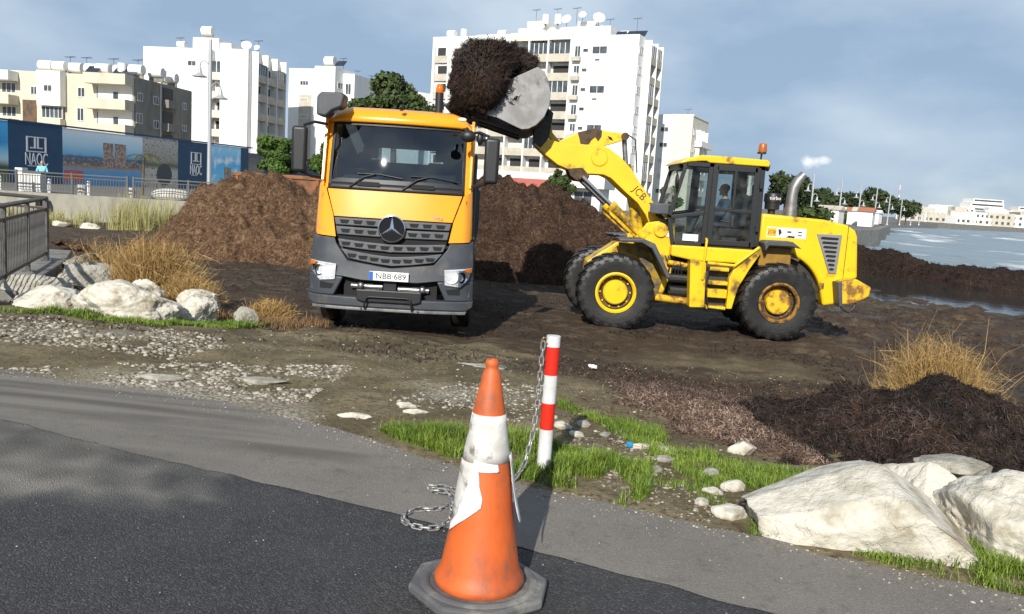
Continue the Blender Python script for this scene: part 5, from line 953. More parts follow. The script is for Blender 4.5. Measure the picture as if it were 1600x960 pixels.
hpanel(-12, -6, NAVY); hpanel(-6, .6, poster('print_pool', 'pool')); hpanel(.6, 5.4, NAVY, 4.5); hpanel(5.4, 14.0, poster('print_bay', 'bay'), 4.4); hpanel(14.0, 18.5, poster('print_villa', 'villa')); hpanel(18.5, 23.0, NAVY); hpanel(23.0, 27.9, poster('print_cloud', 'cloud')); hpanel(27.9, 29.2, NAVY); hpanel(29.2, 32, poster('print_stone', 'stone'), 4.0); hpanel(32, 48, NAVY, 4.0)
MB().box(off - 12, off + 30, -.07, .07, 4.47, 4.60).build('top_rail', NAVY, Hh)
def emblem(u, sc):
    e = MB(); w = .9 * sc; z0 = 2.35; z1 = 3.5; t = .075 * sc; uc = u + off
    e.box(uc - w, uc + w, -.058, -.041, z1 - t, z1); e.box(uc - w, uc + w, -.058, -.041, z0, z0 + t)
    for s in (-1, 1): e.box(uc + s * (w - t) - t, uc + s * (w - t) + t, -.058, -.041, z0 + t, z1 - t)
    e.box(uc - .13 * sc - t, uc - .13 * sc + t, -.058, -.041, z0 + .27, z1 - t); e.box(uc - .55 * sc, uc - .13 * sc - t, -.058, -.041, z0 + .27, z0 + .35)
    e.box(uc + .13 * sc - t, uc + .13 * sc + t, -.058, -.041, z0 + .27, z1 - t); e.box(uc + .13 * sc + t, uc + .55 * sc, -.058, -.041, z0 + .27, z0 + .35)
    e.build('emblem', HW, Hh); text('lettering', 'NAOC', 1.35, HW, Hh, (uc, -.05, 1.78), (R(90), 0, 0), .008, .52 * sc)
    MB().box(uc - .8 * sc, uc + .2 * sc, -.055, -.041, 1.28, 1.33).build('underline', HW, Hh)
emblem(3.0, 1.0); emblem(21.0, .82)
tw = M('printed_tower', (.42, .30, .22), .6, col2=(.16, .14, .14), scale=5, lo=.45, hi=.55)
for u0, u1 in ((9.5, 10.6), (10.75, 12.0)): MB().box(u0 + off, u1 + off, -.046, -.041, 1.55, 3.55).build('print', tw, Hh)
MB().box(25.2 + off, 26.3 + off, -.046, -.041, .5, 2.3).build('print', tw, Hh)
MB().box(5.5 + off, 7.4 + off, -.046, -.041, .25, 1.15).build('print', M('printed_red', (.45, .09, .07), .6), Hh)
MB().lathe([(0, -.046), (.9, -.046), (1.0, -.041)], 20, 'y', (16.7 + off, 0, 1.2)).build('print', M('printed_arch', (.05, .06, .07), .6), Hh)

# ================================================================ promenade fence, street things
FEN = M('fence_metal', (.10, .10, .10), .5, .3); FENL = M('fence_bars', (.10, .10, .10), .5, .3)
def promfence(x0, y0, x1, y1, n, label):
    f = thing('fence', label, 'fence', (x0, y0, .16), math.atan2(y1 - y0, x1 - x0)); L_ = math.hypot(x1 - x0, y1 - y0)
    MB().box(0, L_, -.03, .03, 1.0, 1.06).build('top_rail', FEN, f); MB().box(0, L_, -.02, .02, .84, .88).build('rail', FEN, f); MB().box(0, L_, -.02, .02, .10, .14).build('rail', FEN, f)
    for k in range(n + 1): MB().box(k * L_ / n - .05, k * L_ / n + .05, -.05, .05, 0, 1.1).build('post', FEN, f)
    b = MB(); k = .12
    while k < L_: b.box(k - .012, k + .012, -.012, .012, .14, .84); k += .14
    b.build('balusters', FENL, f, kind='stuff'); return f
promfence(-34, 42.3, -20.2, 43.2, 5, 'dark metal promenade railing above the retaining wall in front of the hoarding')
promfence(-19.9, 43.25, -9, 44.4, 4, 'dark metal promenade railing half hidden by the long brown heap')
for k, x in enumerate((-29.6, -26.1, -23.2, -20.6, -18.9, -31.5)):
    o = MB(); o.lathe([(0, 0), (.24, 0), (.24, .52), (.22, .55), (0, .55)], 14, 'z'); tag(o.build('bollard', M('bollard_stone', (.40, .38, .34), .85), smooth=40, loc=(x, 44.2 + .04 * (x + 30), .1)), 'short round stone bollard on the promenade behind the railing', 'bollard', 'stone bollards on the promenade')
for k, x in enumerate((-27.0, -24.5, -22.5, -32.0)):
    o = MB(); o.lathe([(0, 0), (.08, 0), (.08, .72), (.05, .78), (0, .78)], 10, 'z'); tag(o.build('marker_post', WHITEP, smooth=40, loc=(x, 43.4 + .05 * (x + 30), .1)), 'thin white marker post standing behind the promenade railing', 'post', 'white marker posts')
cbx = thing('utility_cabinet', 'white utility cabinet with slatted grey doors on the promenade', 'cabinet', (-25.75, 44.2, .1), R(5))
MB().box(-.68, -.3, -.3, .3, 0, 1.25).build('side_pillar', TANKM, cbx, bevel=.02); MB().box(-.28, .62, -.28, .3, .05, 1.0).build('body', M('cabinet_grey', (.50, .50, .49), .6), cbx); MB().box(-.3, .66, -.32, .32, 1.0, 1.12).build('lid', M('cabinet_lid', (.10, .10, .10), .7), cbx, bevel=.01)
for k in range(7): MB().box(-.24 + k * .125, -.16 + k * .125, -.31, -.281, .1, .95).build('slat', TANKM, cbx)
o = MB(); o.ico((0, 0, 0), 1, 3, (1.15, .7, .38), .04); tag(o.build('boulder', M('pale_stone', (.58, .56, .50), .9, col2=(.48, .46, .40), scale=2, bump=.4), smooth=180, loc=(-18.6, 44.9, .35)), 'smooth pale boulder lying behind the promenade railing', 'boulder')
# street lamp with two arms
def lamp(x, y, h, label, group=None, z=.1, az=0., cat='street lamp'):
    l = thing('street_lamp', label, cat, (x, y, z), az, group); GM = M('lamp_grey', (.42, .43, .44), .45, .3)
    o = MB(); o.cyl((0, 0, 0), (0, 0, .25), .22, .16, 12).cyl((0, 0, .25), (0, 0, h), .13, .09, 12); o.build('pole', GM, l, smooth=40)
    for s, zz in ((-1, h - 1.5), (1, h - 2.7)):
        o = MB(); o.tube([(0, 0, zz - .3), (s * .12, 0, zz + .1), (s * .35, 0, zz + .3), (s * .55, 0, zz + .2), (s * .62, 0, zz - .1)], .035, 6); a = o.build('arm', GM, l, smooth=60)
        o = MB(); o.lathe([(.03, zz - .05), (.09, zz - .12), (.12, zz - .4), (.2, zz - .52), (.42, zz - .62), (.42, zz - .66), (0, zz - .64)], 16, 'z', (s * .62, 0, 0)); o.build('lamp_shade', GM, a, smooth=40)
    return l
lamp(-18.5, 50, 9.3, 'tall grey street lamp with two bell shades in front of the hoarding')
for k, (px_, Y_) in enumerate(((1213, 105), (1257, 118), (1287, 128), (1312, 140), (1333, 152), (1352, 165), (1369, 178), (1382, 192))):
    lamp((px_ - 800) / 1300 * Y_ + .03 * Y_, Y_, 6.2, 'slim grey lamp post along the far tree-lined sea front', 'lamp posts on the far sea front', .1)

# ================================================================ trees
LEAF = M('leaf_green', (.020, .034, .008), .6, col2=(.075, .105, .028), attr='rnd', spec=.3); PINE = M('pine_green', (.016, .028, .010), .7, col2=(.058, .078, .026), attr='rnd', spec=.25); BARK = M('bark', (.12, .09, .06), .9, col2=(.07, .05, .035), scale=6, bump=.6, bscale=20); PALML = M('palm_green', (.03, .045, .012), .6, col2=(.12, .13, .04), attr='rnd')
LBRI = M('leaf_bright', (.028, .060, .010), .6, col2=(.10, .17, .030), attr='rnd', spec=.3)
def leaves(n, cl, size, seed, flat=.0):
    """n leaf faces spread through clump ellipsoids cl = (x,y,z,rx,ry,rz)"""
    g = np.random.default_rng(seed); cl = np.array(cl, float); w = cl[:, 3] * cl[:, 4] * cl[:, 5]; k = g.choice(len(cl), n, p=w ** .75 / (w ** .75).sum())
    d = g.normal(size=(n, 3)); d /= np.linalg.norm(d, axis=1, keepdims=True); r = (.45 + .6 * g.random(n) ** .6)[:, None]; P = cl[k, :3] + d * r * cl[k, 3:]
    a = g.normal(size=(n, 3)); a /= np.linalg.norm(a, axis=1, keepdims=True); b = np.cross(a, d + .3 * g.normal(size=(n, 3))); b /= np.linalg.norm(b, axis=1, keepdims=True) + 1e-9
    s = (size * (.5 + g.random(n)))[:, None]; V = np.stack([P - a * s, P + b * s * .55, P + a * s, P - b * s * .55], 1).reshape(-1, 3)
    rn = np.clip(.25 + .5 * g.random(n) + .35 * g.random(len(cl))[k] - .2, 0, 1); return V, np.arange(4 * n).reshape(-1, 4), np.repeat(rn, 4)
def tree(name, label, loc, h, cr, nclump, n, size, seed, mat, trunk_h=.4, flat=.7, group=None, sub='crown', spread=1.):
    g = random.Random(seed); t = thing(name, label, 'tree', loc, 0, group); tr = MB(); r0 = h * .028
    top = (g.uniform(-.1, .1) * h * .3, 0, h * trunk_h); tr.tube([(0, 0, -.2), (top[0] * .4, 0, top[2] * .5), top], [r0 * 1.3, r0, r0 * .8], 8); cl = []
    for k in range(nclump):
        a = 2 * math.pi * k / nclump + g.uniform(-.4, .4); q = g.uniform(.2, 1) ** .6; z = h * (trunk_h + (1 - trunk_h) * g.uniform(.18, .88)); shr = 1 - .6 * ((z / h - trunk_h) / (1 - trunk_h)) ** 2
        c = (cr * q * .72 * math.cos(a) * shr * spread, cr * q * .72 * math.sin(a) * shr, z); rr = cr * g.uniform(.26, .46); cl.append(c + (rr, rr, rr * flat)); tr.tube([top, ((top[0] + c[0]) / 2, c[1] / 2, (top[2] + c[2]) / 2 - .02 * h), c], [r0 * .6, r0 * .35, r0 * .12], 5)
    tr.build('trunk', BARK, t, smooth=60); V, F, r = leaves(n, cl, size, seed); np_mesh(sub, V, F, 4, mat, rnd=r, parent=t); return t
tree('broadleaf_tree', 'large round green tree above the orange truck roof', (-16.5, 110, .1), 15.6, 5.0, 20, 9000, .30, 3, LEAF, .45, .75)
tree('broadleaf_tree', 'dark leafy tree lower left of the round tree', (-20.6, 112, .1), 13, 3.2, 9, 3500, .30, 4, LEAF, .45, .75)
tree('umbrella_tree', 'bright green umbrella shaped tree beside the truck mirror', (-12.98, 44.6, .1), 3.65, 1.35, 16, 6500, .10, 5, LBRI, .42, .6)
tree('young_tree', 'bushy green tree just left of the orange cab behind the mirror', (-10.6, 46, .1), 4.0, 1.1, 10, 3000, .12, 6, LBRI, .35, .8)
tree('young_tree', 'small street tree with a pale trunk beside the dark heap', (3.0, 60, .1), 3.6, 1.15, 10, 2600, .13, 7, LEAF, .45, .8)
tree('young_tree', 'small round tree under the loader headlamp', (13.2, 74, .1), 2.9, 1.35, 10, 2600, .14, 8, LBRI, .35, .8)
g_ = random.Random(9)
PT = [((1198, 272), 118, 2.6), ((1216, 280), 128, 2.6), ((1236, 292), 150, 3.0), ((1258, 297), 150, 3.0), ((1284, 302), 152, 2.7), ((1306, 304), 158, 2.8), ((1336, 298), 160, 3.0), ((1352, 306), 166, 2.7), ((1378, 307), 178, 3.4), ((1390, 316), 190, 2.8), ((1320, 312), 168, 3.0), ((1272, 310), 146, 2.7)]
for k, ((px_, py_), Y_, c_) in enumerate(PT):
    z_ = 1.65 + ((302.27 + (px_ - 811) * .0629) - py_) / 1300 * Y_ ; x_ = (px_ - 800) / 1300 * Y_ - (480 - py_) / 1300 * Y_ * -.063
    tree('pine_tree', 'dark green pine in the row along the far sea front', (x_, Y_, .1), z_, c_ * 1.25, 11, 2200, .30, 40 + k, PINE, .35, .85, 'pines along the far sea front')
def palm(loc, h, n, L_, label, seed):
    g = random.Random(seed); t = thing('palm_tree', label, 'palm', loc); MB().tube([(0, 0, -.2), (.05, 0, h * .5), (.1, 0, h)], [.10, .08, .07], 8).build('trunk', BARK, t, smooth=60)
    for k in range(n):
        a = 2 * math.pi * k / n + g.uniform(-.2, .2); up = g.uniform(-.2, .9); l = L_ * g.uniform(.75, 1.1); m = MB(); pts = [Vector((.1 + math.cos(a) * l * t_, math.sin(a) * l * t_, h + up * l * t_ - (.5 + .4 * up) * l * t_ * t_)) for t_ in np.linspace(0, 1, 7)]
        m.tube(pts, .012, 4)
        for i in range(1, 6):
            for q in np.linspace(0, 1, 4)[:-1]:
                p = pts[i].lerp(pts[i + 1], q); d = (pts[i + 1] - pts[i]).normalized(); sd = d.cross(Vector((0, 0, 1))).normalized()
                for s in (-1, 1): e = p + sd * s * l * .22 + d * l * .12 - Vector((0, 0, l * .08)); m.add([p - d * .012, p + d * .02, e], [(0, 1, 2)])
        m.build('frond', M('palm_frond', (.05, .06, .018), .6, col2=(.14, .13, .05), scale=4), t)
palm((-22.7, 50.5, .1), 2.3, 12, 1.15, 'thin young palm in front of the printed hoarding panel', 3)
# far town across the bay
g_ = random.Random(11)
for k in range(110):
    Y_ = g_.uniform(430, 760); px_ = g_.uniform(1385, 1680); x_ = (px_ - 800) / 1300 * Y_ + .012 * Y_
    yl = np.interp(x_, [p[0] for p in shore], [p[1] for p in shore])
    if Y_ < yl + 12: Y_ = yl + 12 + g_.random() * 120; x_ = (px_ - 800) / 1300 * Y_ + .012 * Y_
    w = g_.uniform(7, 16); d = g_.uniform(7, 12); h = g_.choice([3.2, 4, 6, 6.5, 8, 9]) * (.75 + .5 * g_.random())
    m = MB(); m.box(-w / 2, w / 2, -d / 2, d / 2, 0, h)
    if g_.random() < .5: m.box(-w / 4, w / 4, -d / 4, d / 4, h, h + 2)
    nz_ = int(h // 3)
    o = tag(m.build('house', (WHT, WHT, CRM2, TANKM, BEI)[g_.randrange(5)], loc=(x_, Y_, .1), rot=(0, 0, g_.uniform(-.4, .4))), 'small pale house in the far town across the bay', 'house', 'houses of the far town')
    for fz in range(max(1, nz_)):
        wn = MB()
        for j in range(int(w // 3)): wn.box(-w / 2 + 1 + j * 3, -w / 2 + 2.3 + j * 3, -d / 2 - .06, -d / 2 + .1, fz * 3 + 1, fz * 3 + 2.4)
        if int(w // 3): wn.build('window_row', PANE, o, kind='stuff')
Q = Bld('hotel', 'big white stepped hotel in the far town across the bay', (322, 600), (349, 604), 'hotel')
for k in range(6): Q.box('storey', -6 + 1.8 * k * (k > 2), 29 - .4 * k, k * .5, 14, .1 + 3.05 * k, 3.0 + 3.05 * k, WHT); Q.box('window_band', -5 + 1.8 * k * (k > 2), 28 - .4 * k, k * .5 - .1, k * .5 - .01, 1.2 + 3.05 * k, 2.4 + 3.05 * k, PANE)
Q2 = Bld('hotel', 'white terraced block right of the big hotel in the far town', (366, 620), (400, 622), 'hotel')
for k in range(5): Q2.box('storey', k * .8, 34, k * .5, 14, .1 + 3.0 * k, 2.9 + 3.0 * k, WHT); Q2.box('window_band', 1 + k * .8, 33, k * .5 - .1, k * .5 - .01, 1.2 + 3.0 * k, 2.3 + 3.0 * k, PANE)
mst = thing('radio_mast', 'thin red and white lattice mast in the far town', 'mast', (315, 700, .1)); 
for k in range(8): MB().cyl((0, 0, k * 4), (0, 0, k * 4 + 4), .7 - .06 * k, .64 - .06 * k, 4).build('mast_section', M('mast_red', (.5, .25, .22), .6) if k % 2 else TANKM, mst)
# white stalls and parasols under the pines
for k in range(16):
    Y_ = g_.uniform(108, 190); yy = Y_; xs_ = np.interp(Y_, [p[1] for p in shore], [p[0] for p in shore]) - g_.uniform(1, 9); s_ = thing('beach_stall', 'small white stall under the pines on the far sea front', 'stall', (xs_, yy, .1), R(60) + g_.uniform(-.2, .2), 'stalls on the far sea front')
    w = g_.uniform(1.6, 3.2); MB().box(-w / 2, w / 2, -.9, .9, 0, 2.0).build('wall', TANKM, s_); MB().prism([(-w / 2 - .2, 2.0), (w / 2 + .2, 2.0), (0, 2.6)], -1.1, 1.1).build('roof', (TANKM, BEI, M('tile_red', (.35, .14, .08), .8))[k % 3], s_)
for k in range(8):
    Y_ = 100 + 12 * k; xs_ = np.interp(Y_, [p[1] for p in shore], [p[0] for p in shore]) - 9; V, F, r = leaves(700, [(g_.uniform(-1, 1), g_.uniform(-2, 2), 1.0, 1.6, 2.2, 1.2) for _ in range(4)], .3, 90 + k)
    b_ = tag(np_mesh('shrub', V, F, 4, LEAF, rnd=r), 'leafy shrub below the pines on the far sea front', 'shrub', 'shrubs on the far sea front'); b_.location = (xs_, Y_, .1)
# orange skip seen between the mirror and the heap
sk = thing('orange_skip', 'rusty orange steel skip behind the long brown heap', 'skip', (-9.4, 34, -1.25), R(4))
OR2 = M('skip_orange', (.24, .085, .022), .6, col2=(.10, .045, .02), scale=2, bump=.2)
MB().prism([(-2.0, 1.2), (3.6, 1.2), (3.6, 3.0), (-2.0, 2.9)], -.6, -.5).build('side', OR2, sk); MB().box(-2.05, 3.65, -.66, -.46, 2.9, 3.05).build('rim', OR2, sk, bevel=.02); MB().box(-2, 3.6, -.5, 1.6, 1.0, 1.2).build('floor', OR2, sk); MB().prism([(-2.0, 1.2), (3.6, 1.2), (3.6, 3.0), (-2.0, 2.9)], 1.5, 1.6).build('side', OR2, sk)
for k in range(6): MB().box(-1.9 + k * 1.05, -1.78 + k * 1.05, -.68, -.6, 1.2, 2.9).build('rib', OR2, sk)
# ================================================================ traffic cone
CO = M('cone_orange', (.60, .115, .020), .55, col2=(.50, .09, .018), scale=5, bump=.08, bscale=40, col3=(.20, .085, .045), scale3=7, lo3=.47, hi3=.74, stretch=(1, 1, .6))
CSL = M('cone_sleeve', (.66, .64, .60), .5, col2=(.50, .48, .44), scale=9, bump=.06, bscale=40, col3=(.18, .17, .15), scale3=11, lo3=.54, hi3=.66)
PAP = M('torn_sheet', (.80, .79, .76), .6, col2=(.70, .69, .66), scale=6)
CBS = M('cone_base_rubber', (.085, .085, .088), .8, col2=(.15, .148, .14), scale=5, bump=.25, bscale=50, col3=(.24, .23, .21), scale3=7, lo3=.55, hi3=.72)
cone = thing('traffic_cone', 'tall orange traffic cone with torn white sleeve on a grey rubber base', 'traffic cone', (-.065, 3.27, .004), R(-8))
CP = [(.178, .045), (.186, .055), (.186, .075), (.172, .095), (.160, .13), (.126, .33), (.0985, .55), (.067, .76), (.036, .925), (.029, .94), (.024, .95), (.027, .958), (.028, .972), (.022, .982), (.014, .982), (.012, .95)]
def crad(z): return float(np.interp(z, [p[1] for p in CP[3:10]], [p[0] for p in CP[3:10]]))
MB().lathe(CP, 48, 'z').build('cone_body', CO, cone, smooth=50)
MB().lathe([(crad(z) + .0025, z) for z in np.linspace(.575, .765, 6)], 48, 'z').build('sleeve', CSL, cone, smooth=60, solid=.001)
bs = MB(); oc = [(.285 * math.cos(R(a)) * (1.0), .285 * math.sin(R(a))) for a in (20, 70, 110, 160, 200, 250, 290, 340)]; bs.prism([(x * 1.03, y * 1.0) for x, y in oc], 0, .045, 'z'); bso = bs.build('cone_base', CBS, cone, bevel=.012)
MB().lathe([(.205, .046), (.215, .056), (.235, .056), (.245, .046)], 40, 'z').build('base_ring', CBS, bso, smooth=50)
def patch(name, poly, mat, off, curl=0.):
    bm = bmesh.new(); bm.faces.new([bm.verts.new((a, 0, z)) for a, z in poly]); xs = [p[0] for p in poly]; zs = [p[1] for p in poly]
    for i in range(1, 14): bmesh.ops.bisect_plane(bm, geom=bm.verts[:] + bm.edges[:] + bm.faces[:], plane_co=(min(xs) + (max(xs) - min(xs)) * i / 14, 0, 0), plane_no=(1, 0, 0))
    for i in range(1, 8): bmesh.ops.bisect_plane(bm, geom=bm.verts[:] + bm.edges[:] + bm.faces[:], plane_co=(0, 0, min(zs) + (max(zs) - min(zs)) * i / 8), plane_no=(0, 0, 1))
    for v in bm.verts:
        a, z = v.co.x, v.co.z; r = crad(z) + off + curl * max(0, (max(zs) - z) / (max(zs) - min(zs))) ** 2 + .0015 * math.sin(a * .4 + z * 60); v.co = (r * math.sin(R(a)), -r * math.cos(R(a)), z)
    bmesh.ops.recalc_face_normals(bm, faces=bm.faces); me = bpy.data.meshes.new(name); bm.to_mesh(me); bm.free(); o = link(name, me, mat, cone, smooth=180, solid=.0012); return o
patch('torn_sleeve', [(-85, .57), (-15, .575), (-8, .52), (-18, .43), (-34, .36), (-40, .33), (-85, .34)], CSL, .0035)
patch('torn_sheet', [(-20, .59), (38, .575), (42, .545), (-6, .545), (-2, .49), (6, .44), (4, .405), (-14, .37), (-35, .33), (-62, .275), (-64, .31), (-48, .355), (-40, .42), (-26, .50)], PAP, .006, .004)
patch('torn_sheet', [(78, .60), (98, .605), (112, .58), (112, .34), (98, .315), (86, .32), (80, .40)], PAP, .009, .02)
# ================================================================ bollard and chain
bol = thing('bollard', 'thin red and white striped steel post with a chain hook', 'bollard', (.25, 4.84, -.01)); bol.rotation_euler = (R(-1), R(.5), 0)
RED = M('bollard_red', (.62, .022, .008), .35, col2=(.55, .02, .01), scale=8, col3=(.3, .08, .05), scale3=12, lo3=.64, hi3=.75); BWH = M('bollard_white', (.60, .60, .60), .45, col2=(.50, .50, .49), scale=9, col3=(.3, .28, .25), scale3=9, lo3=.62, hi3=.75)
for z0, z1, m_ in ((-.1, .275, BWH), (.275, .435, RED), (.435, .605, BWH), (.605, .775, RED), (.775, .84, BWH)): MB().cyl((0, 0, z0), (0, 0, z1), .042, n=28).build('band', m_, bol, smooth=40)
MB().tube([(-.03, -.02, .79), (-.055, -.03, .80), (-.07, -.03, .815), (-.06, -.03, .83), (-.045, -.02, .825)], .006, 8).build('hook', M('hook_brass', (.30, .20, .08), .4, .7), bol, smooth=60)
lk = MB(); pth = []
for k in range(20):
    a = 2 * math.pi * k / 20; x = .0115 * math.cos(a); y = .0115 * math.sin(a) + (.0165 if math.sin(a) > 0 else -.0165); pth.append(Vector((x, y, 0)))
vs_ = []; fs_ = []; nS = 6
for k, p in enumerate(pth):
    d = (pth[(k + 1) % 20] - pth[k - 1]).normalized(); nrm = Vector((d.y, -d.x, 0))
    for j in range(nS): b = 2 * math.pi * j / nS; vs_.append(p + nrm * .0052 * math.cos(b) + Vector((0, 0, .0052 * math.sin(b))))
for k in range(20):
    for j in range(nS): fs_.append((k * nS + j, k * nS + (j + 1) % nS, ((k + 1) % 20) * nS + (j + 1) % nS, ((k + 1) % 20) * nS + j))
lk.add(vs_, fs_); CHM = M('chain_galvanised', (.33, .33, .32), .45, .5, col2=(.20, .19, .18), scale=40, bump=.1, bscale=90)
chain = thing('chain', 'galvanised steel chain hanging from the striped post to the ground', 'chain', (.12, 4.6, 0))
cpts = [(.195, 4.79, .80), (.19, 4.785, .62), (.185, 4.775, .42), (.165, 4.74, .24), (.13, 4.67, .09), (.08, 4.60, .03), (.0, 4.52, .014), (-.10, 4.43, .014), (-.2, 4.38, .014), (-.31, 4.43, .014), (-.40, 4.43, .016), (-.39, 4.36, .018), (-.30, 4.33, .03), (-.24, 4.26, .018), (-.25, 4.17, .014), (-.32, 4.10, .014), (-.42, 4.09, .014), (-.475, 4.02, .014), (-.47, 3.92, .014), (-.40, 3.86, .014), (-.31, 3.85, .014), (-.255, 3.92, .016), (-.235, 4.02, .022), (-.25, 4.12, .036), (-.22, 4.2, .03), (-.16, 4.3, .02)]
dense = []
for a, b in zip(cpts[:-1], cpts[1:]): dense += [Vector(a).lerp(Vector(b), t_) for t_ in np.linspace(0, 1, 25)[:-1]]
acc = 0; last = dense[0]; k_ = 0; first = None
marks = [dense[0]]
for p in dense[1:]:
    acc += (p - last).length; last = p
    if acc >= .0415: marks.append(p); acc = 0
for k in range(len(marks) - 1):
    a, b = marks[k], marks[k + 1]; d = (b - a).normalized(); up = Vector((0, 0, 1)) if abs(d.z) < .9 else Vector((0, -1, 0)); sx_ = d.cross(up).normalized(); n_ = sx_.cross(d)
    tw_ = R(90 * (k % 2) + (45 if k % 2 == 0 else 40) * 0 + random.uniform(-14, 14)) + (R(30) if k > 22 else 0); c_, s_ = math.cos(tw_), math.sin(tw_); x2 = sx_ * c_ + n_ * s_; z2 = x2.cross(d)
    mt = Matrix(((x2.x, d.x, z2.x, 0), (x2.y, d.y, z2.y, 0), (x2.z, d.z, z2.z, 0), (0, 0, 0, 1))); pos = (a + b) / 2 - Vector((.12, 4.6, 0))
    if first is None: first = lk.build('link', CHM, chain, smooth=60); o = first
    else: o = bpy.data.objects.new('link', first.data); COL.objects.link(o); o.parent = chain
    o.matrix_local = Matrix.Translation(pos) @ mt

# ================================================================ rocks
ROCK = M('limestone', (.58, .545, .465), .92, col2=(.40, .365, .29), scale=7, lo=.42, hi=.68, bump=2.0, bscale=8, col3=(.24, .19, .115), scale3=3.2, lo3=.55, hi3=.70, detail=10, crack=3.2)
ROCK2 = M('limestone_grey', (.38, .36, .30), .9, crack=3.0, col2=(.26, .24, .20), scale=7, bump=1.8, bscale=14, col3=(.20, .18, .13), scale3=3, lo3=.55, hi3=.72)
def rock(name, label, loc, size, seed, mat=ROCK, sub=6, planes=16, rough=.10, group=None, rz=0., cat='boulder', sharp=None):
    g = np.random.default_rng(seed); bm = bmesh.new(); bmesh.ops.create_icosphere(bm, subdivisions=sub, radius=1); V = np.array([v.co[:] for v in bm.verts]); F = np.array([[v.index for v in f.verts] for f in bm.faces]); bm.free()
    N = g.normal(size=(planes, 3)); N /= np.linalg.norm(N, axis=1, keepdims=True); D = g.uniform(.62, 1.0, planes)
    q = V @ N.T; rad = np.where(q > .05, D[None] / np.maximum(q, .05), 9).min(1); rad = np.minimum(rad, 1.12)
    if sub > 3:
        rad = rad * (1 + rough * .55 * (fbm(V[:, 0] * 16 + seed, V[:, 1] * 16, V[:, 2] * 16, 3, s=seed + 9) - .5) + rough * (fbm(V[:, 0] * 2 + seed, V[:, 1] * 2, V[:, 2] * 2, 4, s=seed) - .5) * 2.4 + rough * .5 * (fbm(V[:, 0] * 7 + seed, V[:, 1] * 7, V[:, 2] * 7, 4, s=seed + 3) - .5) - rough * .35 * np.abs(fbm(V[:, 0] * 4 + seed, V[:, 1] * 4, V[:, 2] * 9, 3, s=seed + 5) - .5))
    P = V * rad[:, None] * np.array(size)
    if sharp is not None: P = sharp(P)
    o = np_mesh(name, P, F, 3, mat, smooth=180 if sub > 3 else 0); o.location = loc; o.rotation_euler = (0, 0, rz); return tag(o, label, cat, group)
def ridge(P):   # the big boulder: long slope on the left, peak right of centre
    x, y, z = P[:, 0], P[:, 1], P[:, 2]; top = np.interp(x, [-.75, -.35, .0, .12, .35, .66], [.05, .20, .33, .35, .22, -.04]); return np.stack([x, y, np.where(z > 0, np.minimum(z, top - .22 * np.abs(y) + .03 * z), z)], -1)
rock('boulder', 'large white limestone boulder with a long slope beside the footpath', (1.86, 4.22, .0), (.70, .46, .52), 5, rough=.08, planes=20, sharp=ridge)
rock('boulder', 'white boulder with deep cast shadows on the grass, beyond the large sloping boulder', (2.72, 4.18, -.02), (.44, .46, .34), 12, rough=.13)
rock('boulder', 'cream boulder wedged between the two white boulders', (2.42, 4.58, .02), (.30, .30, .25), 14, rough=.1)
rock('boulder', 'flat grey slab lying on top of the cream boulder', (2.62, 4.66, .25), (.22, .16, .05), 15, ROCK2)
rock('boulder', 'small white stone at the foot of the large sloping boulder', (1.25, 4.3, .02), (.10, .075, .05), 16, sub=4)
rock('boulder', 'white stone at the edge of the dry seaweed drift', (1.67, 5.65, th(1.67, 5.65) + .03), (.10, .08, .065), 17, sub=4)
rock('boulder', 'flat grey stone lying in the dry seaweed drift', (1.84, 6.0, th(1.84, 6.0) + .03), (.10, .07, .03), 18, ROCK2, sub=4)
for k, (x, y, s) in enumerate(((1.30, 5.0, .06), (1.38, 4.72, .07), (1.22, 4.62, .05), (1.05, 5.2, .05), (1.45, 4.5, .06), (1.12, 4.45, .04), (.6, 6.1, .05), (.42, 5.95, .06), (.35, 6.2, .045), (.72, 5.8, .04), (.52, 5.75, .05), (.28, 5.8, .05), (.95, 4.95, .035), (1.6, 4.55, .045))):
    rock('stone', 'fist sized pale stone lying in the grass strip beside the bollard', (x, y, th(x, y) + s * .25), (s * 1.2, s, s * .6), 20 + k, ROCK2 if k % 3 == 0 else ROCK, 3, group='stones in the grass strip', cat='stone')
LRK = [('big white boulder with an ochre end, largest of the pile by the railing', (-4.86, 10.35, -.02), (.68, .45, .40), 31, ROCK), ('long low white boulder in front of the railing platform', (-6.0, 10.6, -.12), (.58, .42, .27), 32, ROCK), ('grey boulder leaning against the railing platform', (-6.62, 11.5, -.08), (.48, .36, .34), 33, ROCK2), ('boulder striped by the shadow of the railing bars', (-6.55, 12.6, -.04), (.46, .42, .34), 34, ROCK2), ('far slab striped by railing shadows beside the platform corner', (-7.9, 15.4, -.15), (.75, .6, .36), 35, ROCK2), ('white boulder with a dark hollow beside the largest boulder', (-4.22, 11.0, -.18), (.40, .33, .26), 36, ROCK), ('small grey boulder at the end of the pile beside the grass', (-3.72, 11.5, -.27), (.24, .22, .20), 37, ROCK2), ('white boulder under the dry golden bush', (-4.75, 12.6, -.22), (.40, .34, .24), 38, ROCK), ('small cream boulder behind the largest boulder', (-5.5, 12.2, -.12), (.36, .3, .26), 39, ROCK), ('pale boulder between the striped boulders', (-6.9, 13.7, -.12), (.42, .36, .26), 40, ROCK2), ('white boulder lying at the frame edge below the platform', (-6.75, 10.35, -.2), (.36, .3, .2), 41, ROCK), ('flat pale boulder among the dry stalks', (-6.0, 13.6, -.22), (.4, .34, .2), 42, ROCK2)]
for lb, lo, sz, sd, mt in LRK: rock('boulder', lb, (lo[0], lo[1], lo[2] - .05), tuple(q * .88 for q in sz), sd, mt, rough=.15)
